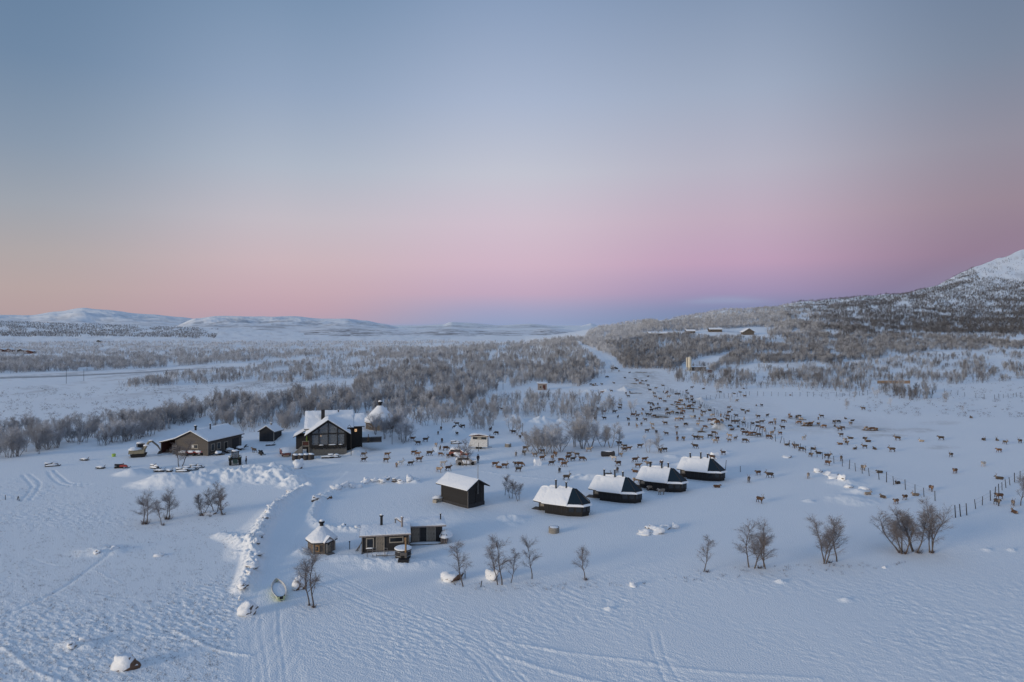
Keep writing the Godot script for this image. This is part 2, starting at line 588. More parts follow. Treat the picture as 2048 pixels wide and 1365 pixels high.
# for each direction round the horizon (0 is straight ahead, 50 lies opposite the sun): the sky's colours upwards
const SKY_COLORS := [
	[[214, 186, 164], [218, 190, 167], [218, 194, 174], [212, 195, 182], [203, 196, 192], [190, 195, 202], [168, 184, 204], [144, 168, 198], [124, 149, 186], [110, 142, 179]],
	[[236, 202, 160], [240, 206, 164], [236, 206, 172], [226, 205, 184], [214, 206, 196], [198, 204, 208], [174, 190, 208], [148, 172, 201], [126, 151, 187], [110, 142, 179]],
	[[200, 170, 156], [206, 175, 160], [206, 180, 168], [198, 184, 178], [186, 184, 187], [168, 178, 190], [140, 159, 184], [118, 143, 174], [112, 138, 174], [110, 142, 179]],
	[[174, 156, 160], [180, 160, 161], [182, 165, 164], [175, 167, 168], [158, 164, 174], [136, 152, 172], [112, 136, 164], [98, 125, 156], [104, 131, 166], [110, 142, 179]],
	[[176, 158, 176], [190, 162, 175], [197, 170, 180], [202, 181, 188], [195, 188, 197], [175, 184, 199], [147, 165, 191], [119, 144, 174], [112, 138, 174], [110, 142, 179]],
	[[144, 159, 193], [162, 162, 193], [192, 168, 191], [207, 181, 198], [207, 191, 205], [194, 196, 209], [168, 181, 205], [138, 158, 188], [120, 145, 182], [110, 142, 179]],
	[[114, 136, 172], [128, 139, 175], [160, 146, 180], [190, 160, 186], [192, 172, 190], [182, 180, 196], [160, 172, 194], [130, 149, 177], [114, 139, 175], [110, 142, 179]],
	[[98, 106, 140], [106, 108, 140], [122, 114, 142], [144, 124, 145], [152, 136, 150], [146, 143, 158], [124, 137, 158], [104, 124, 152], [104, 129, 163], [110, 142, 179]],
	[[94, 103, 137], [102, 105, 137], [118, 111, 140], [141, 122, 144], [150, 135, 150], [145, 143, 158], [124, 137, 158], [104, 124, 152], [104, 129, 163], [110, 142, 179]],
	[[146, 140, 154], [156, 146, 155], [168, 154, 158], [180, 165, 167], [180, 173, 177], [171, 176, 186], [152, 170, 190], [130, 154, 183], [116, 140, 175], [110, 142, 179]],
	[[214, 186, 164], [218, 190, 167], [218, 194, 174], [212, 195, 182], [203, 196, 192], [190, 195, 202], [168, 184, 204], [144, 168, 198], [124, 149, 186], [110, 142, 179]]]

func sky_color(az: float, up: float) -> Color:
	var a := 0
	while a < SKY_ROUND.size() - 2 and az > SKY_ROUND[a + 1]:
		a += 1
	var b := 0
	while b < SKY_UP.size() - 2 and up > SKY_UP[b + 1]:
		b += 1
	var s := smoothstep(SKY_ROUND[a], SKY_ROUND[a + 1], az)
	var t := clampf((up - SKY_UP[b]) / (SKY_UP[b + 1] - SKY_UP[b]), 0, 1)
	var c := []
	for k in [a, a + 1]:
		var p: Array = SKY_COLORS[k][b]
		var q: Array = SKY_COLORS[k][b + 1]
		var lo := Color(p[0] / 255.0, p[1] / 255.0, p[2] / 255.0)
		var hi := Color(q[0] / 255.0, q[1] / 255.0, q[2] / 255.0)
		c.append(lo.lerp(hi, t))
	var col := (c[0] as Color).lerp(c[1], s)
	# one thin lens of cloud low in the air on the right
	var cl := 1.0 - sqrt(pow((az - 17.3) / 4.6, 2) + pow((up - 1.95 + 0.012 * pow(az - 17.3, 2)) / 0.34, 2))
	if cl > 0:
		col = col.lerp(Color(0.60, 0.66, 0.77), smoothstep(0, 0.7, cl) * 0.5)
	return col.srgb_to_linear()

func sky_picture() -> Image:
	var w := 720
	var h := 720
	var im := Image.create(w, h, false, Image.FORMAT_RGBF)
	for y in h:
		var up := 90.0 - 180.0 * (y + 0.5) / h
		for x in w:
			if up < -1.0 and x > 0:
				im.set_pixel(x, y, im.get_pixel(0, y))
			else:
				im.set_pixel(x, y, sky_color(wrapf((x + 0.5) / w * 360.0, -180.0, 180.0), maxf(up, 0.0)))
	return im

# ---------------------------------------------------------------- ground
func set_noises() -> void:
	land_noise.seed = 4
	land_noise.frequency = 0.012
	land_noise.fractal_octaves = 3
	fine_noise.seed = 9
	fine_noise.frequency = 1.15
	fine_noise.fractal_octaves = 3
	streak_noise.seed = 21
	streak_noise.frequency = 0.5
	streak_noise.fractal_octaves = 2
	lump_noise.seed = 33
	lump_noise.frequency = 0.6
	lump_noise.fractal_octaves = 3
	rng.seed = 77
	MB.uneven = lump_noise

func in_poly(q: Vector2, poly: PackedVector2Array) -> bool:
	return Geometry2D.is_point_in_polygon(q, poly)

func make_ground() -> void:
	# the circle's columns: fine where the farm lies, coarse behind
	var deg := -180.0
	while deg < -46.0:
		ang.append(deg_to_rad(deg))
		deg += 6.0
	deg = -43.0
	while deg <= 43.0:
		ang.append(deg_to_rad(deg))
		deg += 0.105
	deg = 46.0
	while deg <= 180.0:
		ang.append(deg_to_rad(deg))
		deg += 6.0
	ang.append(PI)
	rad.append_array([0.5, 12.0, 25.0, 38.0])
	var y := 1440.0
	while y > 668.0:
		rad.append(EYE * F / (y - HZ))
		y -= 1.75 if y > 1150.0 else 1.45
	for k in 14:
		rad.append(2250.0 + k * 112.0)
	rad.append_array([4500.0, 6000.0, 9000.0, 15000.0, 30000.0])
	var w := ang.size()
	hgt.resize(w * rad.size())
	tone.resize(w * rad.size())
	var h0 := PackedFloat32Array()
	h0.resize(hgt.size())
	for j in rad.size():
		var r := rad[j]
		for i in w:
			var x := sin(ang[i]) * r
			var z := -cos(ang[i]) * r
			var d := -z
			var h := macro(x, z)
			if d > 30.0:
				h += land_noise.get_noise_2d(x, z) * (0.35 if d < 300.0 else 0.35 + minf((d - 300.0) * 0.004, 6.0 if x > d * 0.12 else 1.6))
				if r < 330.0:
					var px := 1024.0 + F * x / d
					var py := HZ + F * EYE / d
					# tussocky meadow on the left, wind crust on the lake ice, trampled snow between
					var meadow := smoothstep(560.0, 430.0, px - maxf(0.0, (py - 1150.0) * 0.1)) * smoothstep(925.0, 965.0, py)
					var crust := smoothstep(1120.0, 1190.0, py)
					var m := maxf(maxf(meadow, 0.55 * crust), 0.22 if py > 960.0 else 0.35)
					var patch := 0.5 + 1.5 * land_noise.get_noise_2d(x * 1.7 + 50.0, z * 2.4) + 0.5 * land_noise.get_noise_2d(x * 7.0, z * 7.0)
					h += fine_noise.get_noise_2d(x, z) * 0.055 * m * clampf(patch, 0.12, 1.3)
					h += fine_noise.get_noise_2d(x * 2.7 + 9.0, z * 2.7) * 0.05 * m * clampf(patch, 0.12, 1.3)
					var sx := x * 0.85 + z * 0.52
					var sz := -x * 0.52 + z * 0.85
					h += streak_noise.get_noise_2d(sx * 1.2, sz * 3.6) * 0.05 * (0.3 + crust) * clampf(patch, 0.05, 1.2)
			hgt[j * w + i] = h
	heap.resize(hgt.size())
	shape_snow()
	for k in hgt.size():
		hgt[k] += heap[k]
	shade_of_matter()
	# the mesh
	var mv := PackedVector3Array()
	var mn := PackedVector3Array()
	var ix := PackedInt32Array()
	mv.resize(hgt.size())
	mn.resize(hgt.size())
	for j in rad.size():
		for i in w:
			mv[j * w + i] = Vector3(sin(ang[i]) * rad[j], hgt[j * w + i], -cos(ang[i]) * rad[j])
	for j in rad.size():
		for i in w:
			var a := mv[j * w + mini(i + 1, w - 1)] - mv[j * w + maxi(i - 1, 0)]
			var b := mv[mini(j + 1, rad.size() - 1) * w + i] - mv[maxi(j - 1, 0) * w + i]
			mn[j * w + i] = a.cross(b).normalized()
			if mn[j * w + i].y < 0:
				mn[j * w + i] = -mn[j * w + i]
	for j in rad.size() - 1:
		for i in w - 1:
			var k := j * w + i
			ix.append_array([k, k + w, k + 1, k + 1, k + w, k + w + 1])
	var arr := []
	arr.resize(Mesh.ARRAY_MAX)
	arr[Mesh.ARRAY_VERTEX] = mv
	arr[Mesh.ARRAY_NORMAL] = mn
	arr[Mesh.ARRAY_COLOR] = tone
	arr[Mesh.ARRAY_INDEX] = ix
	var me := ArrayMesh.new()
	me.add_surface_from_arrays(Mesh.PRIMITIVE_TRIANGLES, arr)
	var m := StandardMaterial3D.new()
	m.resource_name = "snow_ground"
	m.vertex_color_use_as_albedo = true
	m.roughness = 0.8
	m.uv1_triplanar = true
	m.uv1_world_triplanar = true
	m.uv1_scale = Vector3.ONE / 19.0
	var t := grain(0.085, 0.0, 1.0, 61, 4)
	t.width = 1024
	t.height = 1024
	m.heightmap_enabled = true
	m.heightmap_texture = t
	m.heightmap_scale = 6.5
	setting("snow_ground", me, m)

func shape_snow() -> void:
	# ploughed lanes and the yard
	smooth_lane([Vector2(668, 945), Vector2(620, 985), Vector2(582, 1030), Vector2(566, 1080), Vector2(556, 1130), Vector2(535, 1190), Vector2(530, 1260), Vector2(548, 1420)], 2.9)
	smooth_lane([Vector2(470, 925), Vector2(560, 918), Vector2(650, 935), Vector2(760, 935), Vector2(880, 932), Vector2(960, 925)], 4.5)
	smooth_lane([Vector2(850, 905), Vector2(845, 880), Vector2(875, 850)], 3.0)
	smooth_lane([Vector2(-120, 759), Vector2(0, 756), Vector2(110, 753), Vector2(220, 748), Vector2(300, 744), Vector2(350, 740), Vector2(420, 737), Vector2(480, 735)], 13.0)
	# terrace the lodge's wing and the round hut stand on
	lump(752, 862, 15.0, 26.0, 2.1, 0.05, 0.62, true)
	lump(590, 872, 9.0, 11.0, 1.3, 0.1, 0.45, true)
	lump(715, 905, 3.0, 7.0, 0.9, 0.3)
	# heaps left by the plough
	lump(335, 967, 8.0, 5.5, 2.0, 0.2)
	lump(392, 962, 6.5, 5.0, 1.7, 0.35)
	lump(262, 948, 4.0, 3.0, 1.0, 0.2)
	lump(275, 943, 2.2, 2.0, 0.7, 0.3)
	lump(470, 955, 7.0, 6.0, 1.7, 0.45)
	lump(440, 948, 3.5, 3.0, 1.1, 0.6)
	lump(515, 952, 6.5, 6.0, 1.9, 0.45)
	lump(556, 955, 6.0, 6.5, 1.9, 0.5)
	lump(590, 967, 3.6, 5.0, 1.5, 0.5)
	lump(575, 945, 2.0, 1.8, 1.0, 0.7)
	lump(545, 938, 2.0, 1.6, 1.2, 0.6)
	lump(617, 971, 1.6, 1.5, 0.8, 0.8)
	ridge([Vector2(606, 978), Vector2(588, 990), Vector2(562, 1010), Vector2(545, 1030), Vector2(527, 1058), Vector2(514, 1085), Vector2(506, 1112), Vector2(500, 1140), Vector2(488, 1180)], 1.7, 0.8, 0.4)
	ridge([Vector2(560, 1018), Vector2(500, 1075), Vector2(492, 1110)], 3.2, 0.55, 0.25)
	ridge([Vector2(444, 1072), Vector2(470, 1082), Vector2(496, 1098)], 1.8, 0.55, 0.3)
	# the low ring of stones and snow inside the bend of the drive
	ridge([Vector2(832, 966), Vector2(790, 964), Vector2(735, 968), Vector2(690, 977), Vector2(655, 990), Vector2(636, 1004), Vector2(624, 1024), Vector2(622, 1040), Vector2(634, 1053), Vector2(670, 1060), Vector2(716, 1062)], 1.1, 0.5, 0.5)
	lump(930, 1045, 9.0, 9.0, 0.5, 0.1)
	lump(1020, 1040, 3.4, 2.4, 0.7, 0.6)
	lump(790, 1128, 8.0, 3.0, 0.5, 0.4)
	lump(700, 1118, 5.0, 2.0, 0.35, 0.4)
	lump(605, 1105, 1.8, 2.0, 0.5, 0.6)
	# heaps among the reindeer
	for q in [[915, 866, 3.2, 4.0, 1.7], [905, 880, 2.4, 2.6, 0.8], [1030, 842, 4.2, 5.0, 1.9], [1082, 843, 4.4, 5.0, 1.7], [1124, 842, 2.4, 3.0, 1.0], [1160, 955, 2.2, 1.6, 0.8], [1185, 957, 2.8, 1.8, 1.0], [1440, 857, 3.4, 5.0, 1.5], [1430, 847, 2.0, 3.0, 1.0],
		[1385, 860, 2.0, 2.6, 0.7], [1248, 782, 3.0, 7.0, 1.6], [1402, 800, 2.6, 4.0, 1.3], [1178, 783, 5.0, 5.0, 1.0], [1215, 783, 4.0, 5.0, 0.9], [1600, 962, 0, 0, 0], [1617, 1003, 1.3, 0.8, 0.45], [1430, 940, 1.6, 1.2, 0.8], [1370, 930, 3.4, 1.6, 0.7], [1343, 915, 2.4, 1.6, 0.5], [1452, 905, 1.0, 1.0, 0.5],
		[1022, 1049, 2.0, 1.4, 0.3], [1705, 1000, 5.0, 5.0, 0.5], [1690, 966, 4.0, 3.5, 0.7], [1720, 985, 3.2, 2.6, 0.6], [1975, 1100, 0.9, 0.6, 0.35], [2022, 1100, 0.8, 0.6, 0.35], [1562, 1168, 1.0, 0.6, 0.35], [1690, 1203, 1.0, 0.6, 0.3], [1218, 1217, 0.8, 0.5, 0.3], [1310, 785, 3.0, 3.0, 0.8], [1012, 760, 4.0, 5.0, 1.2], [1060, 788, 3.0, 3.0, 0.8]]:
		if q[2] > 0:
			lump(q[0], q[1], q[2], q[3], q[4], 0.55)
	lump(205, 1103, 5.0, 3.0, 0.4, 0.4)
	lump(155, 1294, 2.6, 1.4, 0.35, 0.5)
	# sledge and vehicle tracks
	for k in [-1.0, -0.55, 0.55, 1.0]:
		track([Vector2(640, 1150), Vector2(735, 1195), Vector2(830, 1232), Vector2(905, 1265), Vector2(965, 1305), Vector2(1035, 1380)], k * 1.3, 0.24, -0.035)
	for k in [-1.15, -0.75, 0.75, 1.2]:
		track([Vector2(600, 985), Vector2(572, 1030), Vector2(560, 1080), Vector2(552, 1130), Vector2(532, 1190), Vector2(528, 1260), Vector2(548, 1420)], k * 1.2, 0.26, -0.022)
	for k in [-0.5, 0.5]:
		track([Vector2(538, 1215), Vector2(545, 1280), Vector2(556, 1400)], k * 1.7, 0.24, -0.03)
		track([Vector2(1310, 1265), Vector2(1322, 1320), Vector2(1365, 1400)], k * 1.1, 0.26, -0.045)
	track([Vector2(1024, 1285), Vector2(1250, 1318), Vector2(1420, 1345), Vector2(1640, 1362)], 0.0, 0.45, 0.07)
	track([Vector2(1000, 1310), Vector2(1130, 1345), Vector2(1300, 1390)], 0.0, 0.45, 0.07)
	track([Vector2(300, 1275), Vector2(420, 1280), Vector2(490, 1277)], 0.0, 0.3, 0.07)
	track([Vector2(0, 1300), Vector2(60, 1340), Vector2(130, 1370)], 0.0, 0.35, 0.08)
	track([Vector2(350, 1265), Vector2(430, 1300), Vector2(500, 1310)], 0.0, 0.3, 0.10)
	track([Vector2(240, 1095), Vector2(120, 1180), Vector2(0, 1235)], 0.0, 0.45, -0.07)
	track([Vector2(930, 938), Vector2(1010, 950), Vector2(1110, 960)], 0.0, 0.4, 0.10)
	for k in [-0.6, 0.6]:
		track([Vector2(50, 1000), Vector2(70, 970), Vector2(52, 950)], k, 0.3, -0.12)
		track([Vector2(100, 942), Vector2(118, 960), Vector2(135, 968), Vector2(180, 970)], k, 0.3, -0.12)
		track([Vector2(1200, 700), Vector2(1215, 720), Vector2(1232, 742)], k * 1.8, 1.0, -0.2)
	# animal trails wandering over the meadow
	for k in 22:
		var q := Vector2(rng.randf_range(-40, 470), rng.randf_range(1090, 1370))
		var head := rng.randf_range(-0.5, 0.5) + (PI if rng.randf() < 0.5 else 0.0)
		var line := [q]
		for s in 7:
			head += rng.randf_range(-0.5, 0.5)
			q += Vector2(cos(head), sin(head) * 0.45) * rng.randf_range(8, 20)
			line.append(q)
		track(line, 0.0, 0.2, rng.randf_range(-0.05, 0.045))

func track(pts: Array, aside: float, width: float, h: float) -> void:
	# a smooth line through the pixels, set aside by that many metres
	var c := Curve2D.new()
	var w := []
	for q in pts:
		var m := P(q.x, q.y)
		w.append(Vector2(m.x, m.z))
	for k in w.size():
		var t: Vector2 = (w[mini(k + 1, w.size() - 1)] - w[maxi(k - 1, 0)]) * 0.18
		c.add_point(w[k], -t, t)
	c.bake_interval = 1.5
	var b := c.get_baked_points()
	var line := []
	for k in b.size():
		var t := (b[mini(k + 1, b.size() - 1)] - b[maxi(k - 1, 0)]).normalized()
		line.append(b[k] + Vector2(-t.y, t.x) * (aside + land_noise.get_noise_2d(b[k].x * 4.0, b[k].y * 4.0 + aside * 30.0) * 0.35))
	ridge_m(line, width, h, 0.4, false)

# trampled, dirtied snow where the herd is fed: [pixel x, pixel y, radius x, radius y, strength]
const DIRT := [[1290, 752, 45, 14, 0.5], [1275, 772, 50, 12, 0.45], [1330, 800, 60, 18, 0.35], [1345, 822, 70, 16, 0.5], [1400, 838, 60, 10, 0.4], [1318, 833, 32, 7, 0.8], [1450, 860, 42, 5, 0.85], [1400, 864, 30, 5, 0.5], [1590, 836, 28, 4, 0.7], [1620, 851, 50, 6, 0.7],
	[1700, 856, 90, 5, 0.5], [1760, 862, 50, 6, 0.6], [1830, 862, 60, 6, 0.35], [1880, 895, 45, 5, 0.3], [1510, 874, 28, 4, 0.6], [1230, 745, 30, 6, 0.3], [1770, 872, 60, 4, 0.4], [1150, 905, 30, 6, 0.15], [1880, 847, 50, 5, 0.25], [1300, 785, 40, 6, 0.4], [1390, 830, 190, 60, 0.3], [1290, 770, 80, 40, 0.3], [1640, 850, 160, 24, 0.22]]

func shade_of_matter() -> void:
	var w := ang.size()
	var snow := Color(0.89, 0.91, 0.935)
	var dirty := Color(0.3, 0.27, 0.23)
	var ice := Color(0.42, 0.47, 0.54)
	var heath := Color(0.36, 0.33, 0.31)
	for j in rad.size():
		var r := rad[j]
		for i in w:
			var c := snow
			if r > 140.0 and absf(ang[i]) < 0.76:
				var x := sin(ang[i]) * r
				var d := cos(ang[i]) * r
				var px := 1024.0 + F * x / d
				var py := HZ + F * (EYE - macro(x, -d)) / d
				if d < 520.0 and px > 1100.0:
					var k := 0.0
					for q in DIRT:
						if absf(px - q[0]) < q[2] and absf(py - q[1]) < q[3]:
							var e := 1.0 - sqrt(pow((px - q[0]) / q[2], 2) + pow((py - q[1]) / q[3], 2))
							if e > 0:
								k = maxf(k, minf(e * 1.8, 1.0) * q[4])
					if k > 0:
						k *= clampf(0.62 + 0.9 * streak_noise.get_noise_2d(x * 0.35, d * 0.5) + 0.5 * fine_noise.get_noise_2d(x * 0.9, d * 0.9), 0.0, 1.0)
						c = c.lerp(dirty, k)
				if d > 240.0 and px < 900.0:
					# heath showing through the valley's thin snow, and the river's bare ice
					var n := land_noise.get_noise_2d(x * 2.6, d * 1.1) + 0.5 * fine_noise.get_noise_2d(x * 0.12, d * 0.1)
					c = c.lerp(heath, clampf((n - 0.12) * 1.3, 0.0, 0.5) * smoothstep(240.0, 300.0, d) * (0.8 if d < 900.0 else 0.45))
				elif d > 320.0 and px > 1380.0:
					var n2 := land_noise.get_noise_2d(x * 2.2, d * 1.6) + 0.4 * fine_noise.get_noise_2d(x * 0.1, d * 0.1)
					c = c.lerp(heath, clampf((n2 - 0.2) * 1.2, 0.0, 0.35))
			tone[j * w + i] = c

func make_river() -> void:
	var mb := MB.new()
	var mid := [Vector2(-120, 759), Vector2(0, 756), Vector2(110, 753), Vector2(220, 748), Vector2(300, 744), Vector2(350, 740), Vector2(420, 737), Vector2(480, 735)]
	var wid := [5.0, 5.0, 5.0, 4.5, 4.0, 3.0, 2.5, 1.5]
	for k in mid.size() - 1:
		var p := []
		for e in [k, k + 1]:
			for s in [-1.0, 1.0]:
				var d: float = depth_at(mid[e].x, mid[e].y) + s * wid[e]
				var g := PD(mid[e].x, d)
				p.append(Vector3(g.x, 0.12, g.z))
		mb.quad(p[0], p[2], p[3], p[1])
	var m := mat("river_ice", lin(0.58, 0.63, 0.69), 0.35, grain(0.02, 0.7, 1.0, 71, 4), Vector3(0.05, 0.05, 0.05))
	setting("frozen_river", mb.mesh(), m)

# ---------------------------------------------------------------- far mountains
func range_of(called: String, crest: Array, near: float, top: float, back: float, foot: float, wild: float, wood: float, seed_: int) -> void:
	# crest: Vector2(pixel x, pixel y) of the skyline at that distance; a real body with a near and a far slope
	var nz := FastNoiseLite.new()
	nz.seed = seed_
	nz.frequency = 1.0 / (top * 0.09)
	nz.fractal_octaves = 5
	var cols := 420
	var rows := 60
	var mv := PackedVector3Array()
	var mc := PackedColorArray()
	var st := SurfaceTool.new()
	st.begin(Mesh.PRIMITIVE_TRIANGLES)
	st.set_smooth_group(0)
	for j in rows + 1:
		var t := float(j) / rows
		var d := lerpf(near, top, t / 0.7) if t < 0.7 else lerpf(top, back, (t - 0.7) / 0.3)
		for i in cols + 1:
			var px := lerpf(crest[0].x, crest[-1].x, float(i) / cols)
			var k := 0
			while k < crest.size() - 2 and px > crest[k + 1].x:
				k += 1
			var sh := clampf((px - crest[k].x) / (crest[k + 1].x - crest[k].x), 0, 1)
			var cy := lerpf(crest[k].y, crest[k + 1].y, lerpf(sh, smoothstep(0, 1, sh), 0.6))
			var ch := EYE + top * (HZ - cy) / F
			var x := (px - 1024.0) / F * d
			var rise := pow(t / 0.7, 1.35) if t < 0.7 else 1.0 - 0.8 * (t - 0.7) / 0.3
			var nn := nz.get_noise_2d(x, d)
			var h := foot + (ch - foot) * rise * (1.0 + wild * nn * (1.0 - smoothstep(0.5, 0.7, t) * 0.85))
			var c := Color(0.84, 0.865, 0.9)
			if wood > 0.0:
				# scrub birch covering the lower slopes in patches and streaks
				var b := nz.get_noise_2d(x * 1.6 + 900.0, d * 3.4) + 0.5 * nz.get_noise_2d(x * 6.0, d * 6.0)
				c = c.lerp(Color(0.2, 0.19, 0.2), clampf((b + 0.05) * 4.0, 0.0, 1.0) * minf(wood, 0.95) * (1.0 - smoothstep(0.4, 0.68, t + nn * 0.3)))
			mv.append(Vector3(x, h, -d))
			mc.append(c)
	for j in rows:
		for i in cols:
			var k := j * (cols + 1) + i
			for q in [k, k + cols + 1, k + 1, k + 1, k + cols + 1, k + cols + 2]:
				st.set_color(mc[q])
				st.add_vertex(mv[q])
	st.index()
	st.generate_normals()
	var m := mat("mountain_snow", Color.WHITE, 0.85)
	m.vertex_color_use_as_albedo = true
	setting(called, st.commit(), m)

func make_mountains() -> void:
	range_of("distant_mountain", [Vector2(-600, 615), Vector2(-300, 632), Vector2(0, 630), Vector2(60, 631), Vector2(110, 625), Vector2(165, 617), Vector2(215, 621), Vector2(300, 629), Vector2(360, 635), Vector2(430, 644), Vector2(520, 660), Vector2(600, 672)], 5200, 9800, 12000, -4.0, 0.5, 0.3, 5)
	range_of("distant_fells", [Vector2(300, 674), Vector2(350, 652), Vector2(390, 637), Vector2(430, 632), Vector2(480, 632), Vector2(530, 634), Vector2(580, 633), Vector2(640, 638), Vector2(690, 637), Vector2(730, 641), Vector2(765, 648), Vector2(810, 658), Vector2(860, 672)], 4000, 6800, 8500, -4.0, 0.6, 0.5, 8)
	range_of("distant_hills", [Vector2(720, 674), Vector2(800, 655), Vector2(850, 651), Vector2(885, 649), Vector2(903, 644), Vector2(935, 646), Vector2(1000, 651), Vector2(1060, 648), Vector2(1110, 652), Vector2(1160, 659), Vector2(1260, 676)], 5000, 8200, 10000, -4.0, 0.5, 0.5, 9)
	range_of("low_fells", [Vector2(380, 676), Vector2(450, 664), Vector2(520, 657), Vector2(600, 659), Vector2(680, 654), Vector2(760, 657), Vector2(820, 660), Vector2(900, 656), Vector2(980, 661), Vector2(1060, 660), Vector2(1100, 656), Vector2(1150, 661), Vector2(1240, 672)], 1650, 2700, 3500, -1.0, 0.35, 1.4, 12)
	range_of("white_peak", [Vector2(1120, 664), Vector2(1155, 656), Vector2(1170, 650), Vector2(1182, 647), Vector2(1196, 651), Vector2(1225, 661), Vector2(1300, 668)], 9000, 11000, 13000, 0.0, 0.1, 0.0, 17)

# ---------------------------------------------------------------- pieces of houses
func gable_body(w: float, d: float, hw: float, hr: float) -> MB: # ridge along z, front at z = 0
	var mb := MB.new()
	var x := w * 0.5
	var f := [Vector3(-x, -0.6, 0), Vector3(x, -0.6, 0), Vector3(x, hw, 0), Vector3(0, hr, 0), Vector3(-x, hw, 0)]
	var b := []
	for p in f:
		b.append(p + Vector3(0, 0, -d))
	mb.quad(f[0], f[1], f[2], f[4])
	mb.tri(f[4], f[2], f[3])
	mb.quad(b[1], b[0], b[4], b[2])
	mb.tri(b[2], b[4], b[3])
	mb.quad(f[1], b[1], b[2], f[2])
	mb.quad(b[0], f[0], f[4], b[4])
	mb.quad(f[2], b[2], b[3], f[3])
	mb.quad(f[4], f[3], b[3], b[4])
	return mb

func gable_roof(parent: Node3D, w: float, d: float, hw: float, hr: float, over: float, front: float, roofmat: Material, snow := 0.25, turned := false) -> void:
	# two slopes, each with boards below and snow on top; turned: ridge along x instead of z
	var x := w * 0.5
	var sl := (hr - hw) / x
	var xe := x + over
	var ye := hw - sl * over
	var r := Basis(Vector3.UP, PI / 2) if turned else Basis.IDENTITY
	var roof := MB.new()
	var sn := MB.new(); sn.soft = true
	for s in [-1.0, 1.0]:
		for k in 2:
			var up := 0.16 if k == 0 else 0.165 + snow
			var z0 := front - (0.0 if k == 0 else 0.04)
			var z1 := -d - front + (0.0 if k == 0 else 0.04)
			var e := xe - (0.0 if k == 0 else 0.05)
			var yy := ye + (0.0 if k == 0 else 0.05 * sl)
			var a := Vector3(s * e, yy + up, z0)
			var b := Vector3(s * e, yy + up, z1)
			var c := Vector3(0, hr + up, z1)
			var g := Vector3(0, hr + up, z0)
			var q := [a, b, c, g] if s > 0 else [b, a, g, c]
			for i in 4:
				q[i] = r * ((q[i] as Vector3) - Vector3(0, 0, -d * 0.5)) + (Vector3(0, 0, -d * 0.5))
			(roof if k == 0 else sn).slab(q[0], q[1], q[2], q[3], 0.15 if k == 0 else snow)
	var o := part(parent, "roof", roof, roofmat)
	if snow > 0:
		part(o, "roof_snow", sn, mats["snow_cover"])

func window_in(parent: Node3D, m: Vector3, w: float, h: float, b := Basis.IDENTITY, frame_mat := "trim", pane_mat := "window_dark", bars := 0) -> void:
	# a frame proud of the wall, with its pane set back; b.z points out of the wall
	var f := MB.new()
	var t := 0.13
	for s in [-1.0, 1.0]:
		f.box(m + b * Vector3(s * (w * 0.5 + t * 0.5), 0, 0.04), Vector3(t, h + 2 * t, 0.1), b)
		f.box(m + b * Vector3(0, s * (h * 0.5 + t * 0.5), 0.04), Vector3(w, t, 0.1), b)
	for k in bars:
		f.box(m + b * Vector3(-w * 0.5 + w * (k + 1.0) / (bars + 1.0), 0, 0.035), Vector3(0.06, h, 0.05), b)
	var o := part(parent, "window", f, mats[frame_mat])
	var p := MB.new()
	p.box(m + b * Vector3(0, 0, 0.015), Vector3(w, h, 0.02), b)
	part(o, "pane", p, mats[pane_mat])

func door_in(parent: Node3D, m: Vector3, w: float, h: float, b := Basis.IDENTITY, leaf := "pale_wood", frame := "trim") -> void: # m: middle of the sill
	var p := MB.new()
	p.box(m + b * Vector3(0, h * 0.5, 0.03), Vector3(w, h, 0.06), b)
	for k in 3:
		p.box(m + b * Vector3(-w * 0.3 + k * w * 0.3, h * 0.5, 0.07), Vector3(0.05, h * 0.94, 0.02), b)
	var o := part(parent, "door", p, mats[leaf])
	var f := MB.new()
	for s in [-1.0, 1.0]:
		f.box(m + b * Vector3(s * (w * 0.5 + 0.06), h * 0.5, 0.05), Vector3(0.11, h, 0.1), b)
	f.box(m + b * Vector3(0, h + 0.06, 0.05), Vector3(w + 0.23, 0.11, 0.1), b)
	part(o, "frame", f, mats[frame])
	var hd := MB.new()
	hd.bar(m + b * Vector3(w * 0.36, h * 0.45, 0.1), m + b * Vector3(w * 0.36, h * 0.55, 0.1), 0.04, 0.04)
	part(o, "handle", hd, mats["black_metal"])

func pipe(parent: Node3D, called: String, at: Vector3, h: float, r: float, m := "black_metal", cap := true) -> void:
	var mb := MB.new()
	mb.cyl(at, at + Vector3(0, h, 0), r, r, 10)
	if cap:
		mb.lathe(at + Vector3(0, h, 0), [Vector2(r * 0.6, -0.01), Vector2(r * 1.55, 0.02), Vector2(r * 1.55, r * 0.9), Vector2(0.01, r * 1.4)], 10)
	var o := part(parent, called, mb, mats[m])
	var s := MB.new()
	s.blob(at + Vector3(0, h + r * (1.1 if cap else 0.0), 0), Vector3(r * 1.3, r * 0.9, r * 1.3), 0.1, lump_noise, at.x, 0.0, 4, 8)
	part(o, "snow_cap", s, mats["snow_cover"])

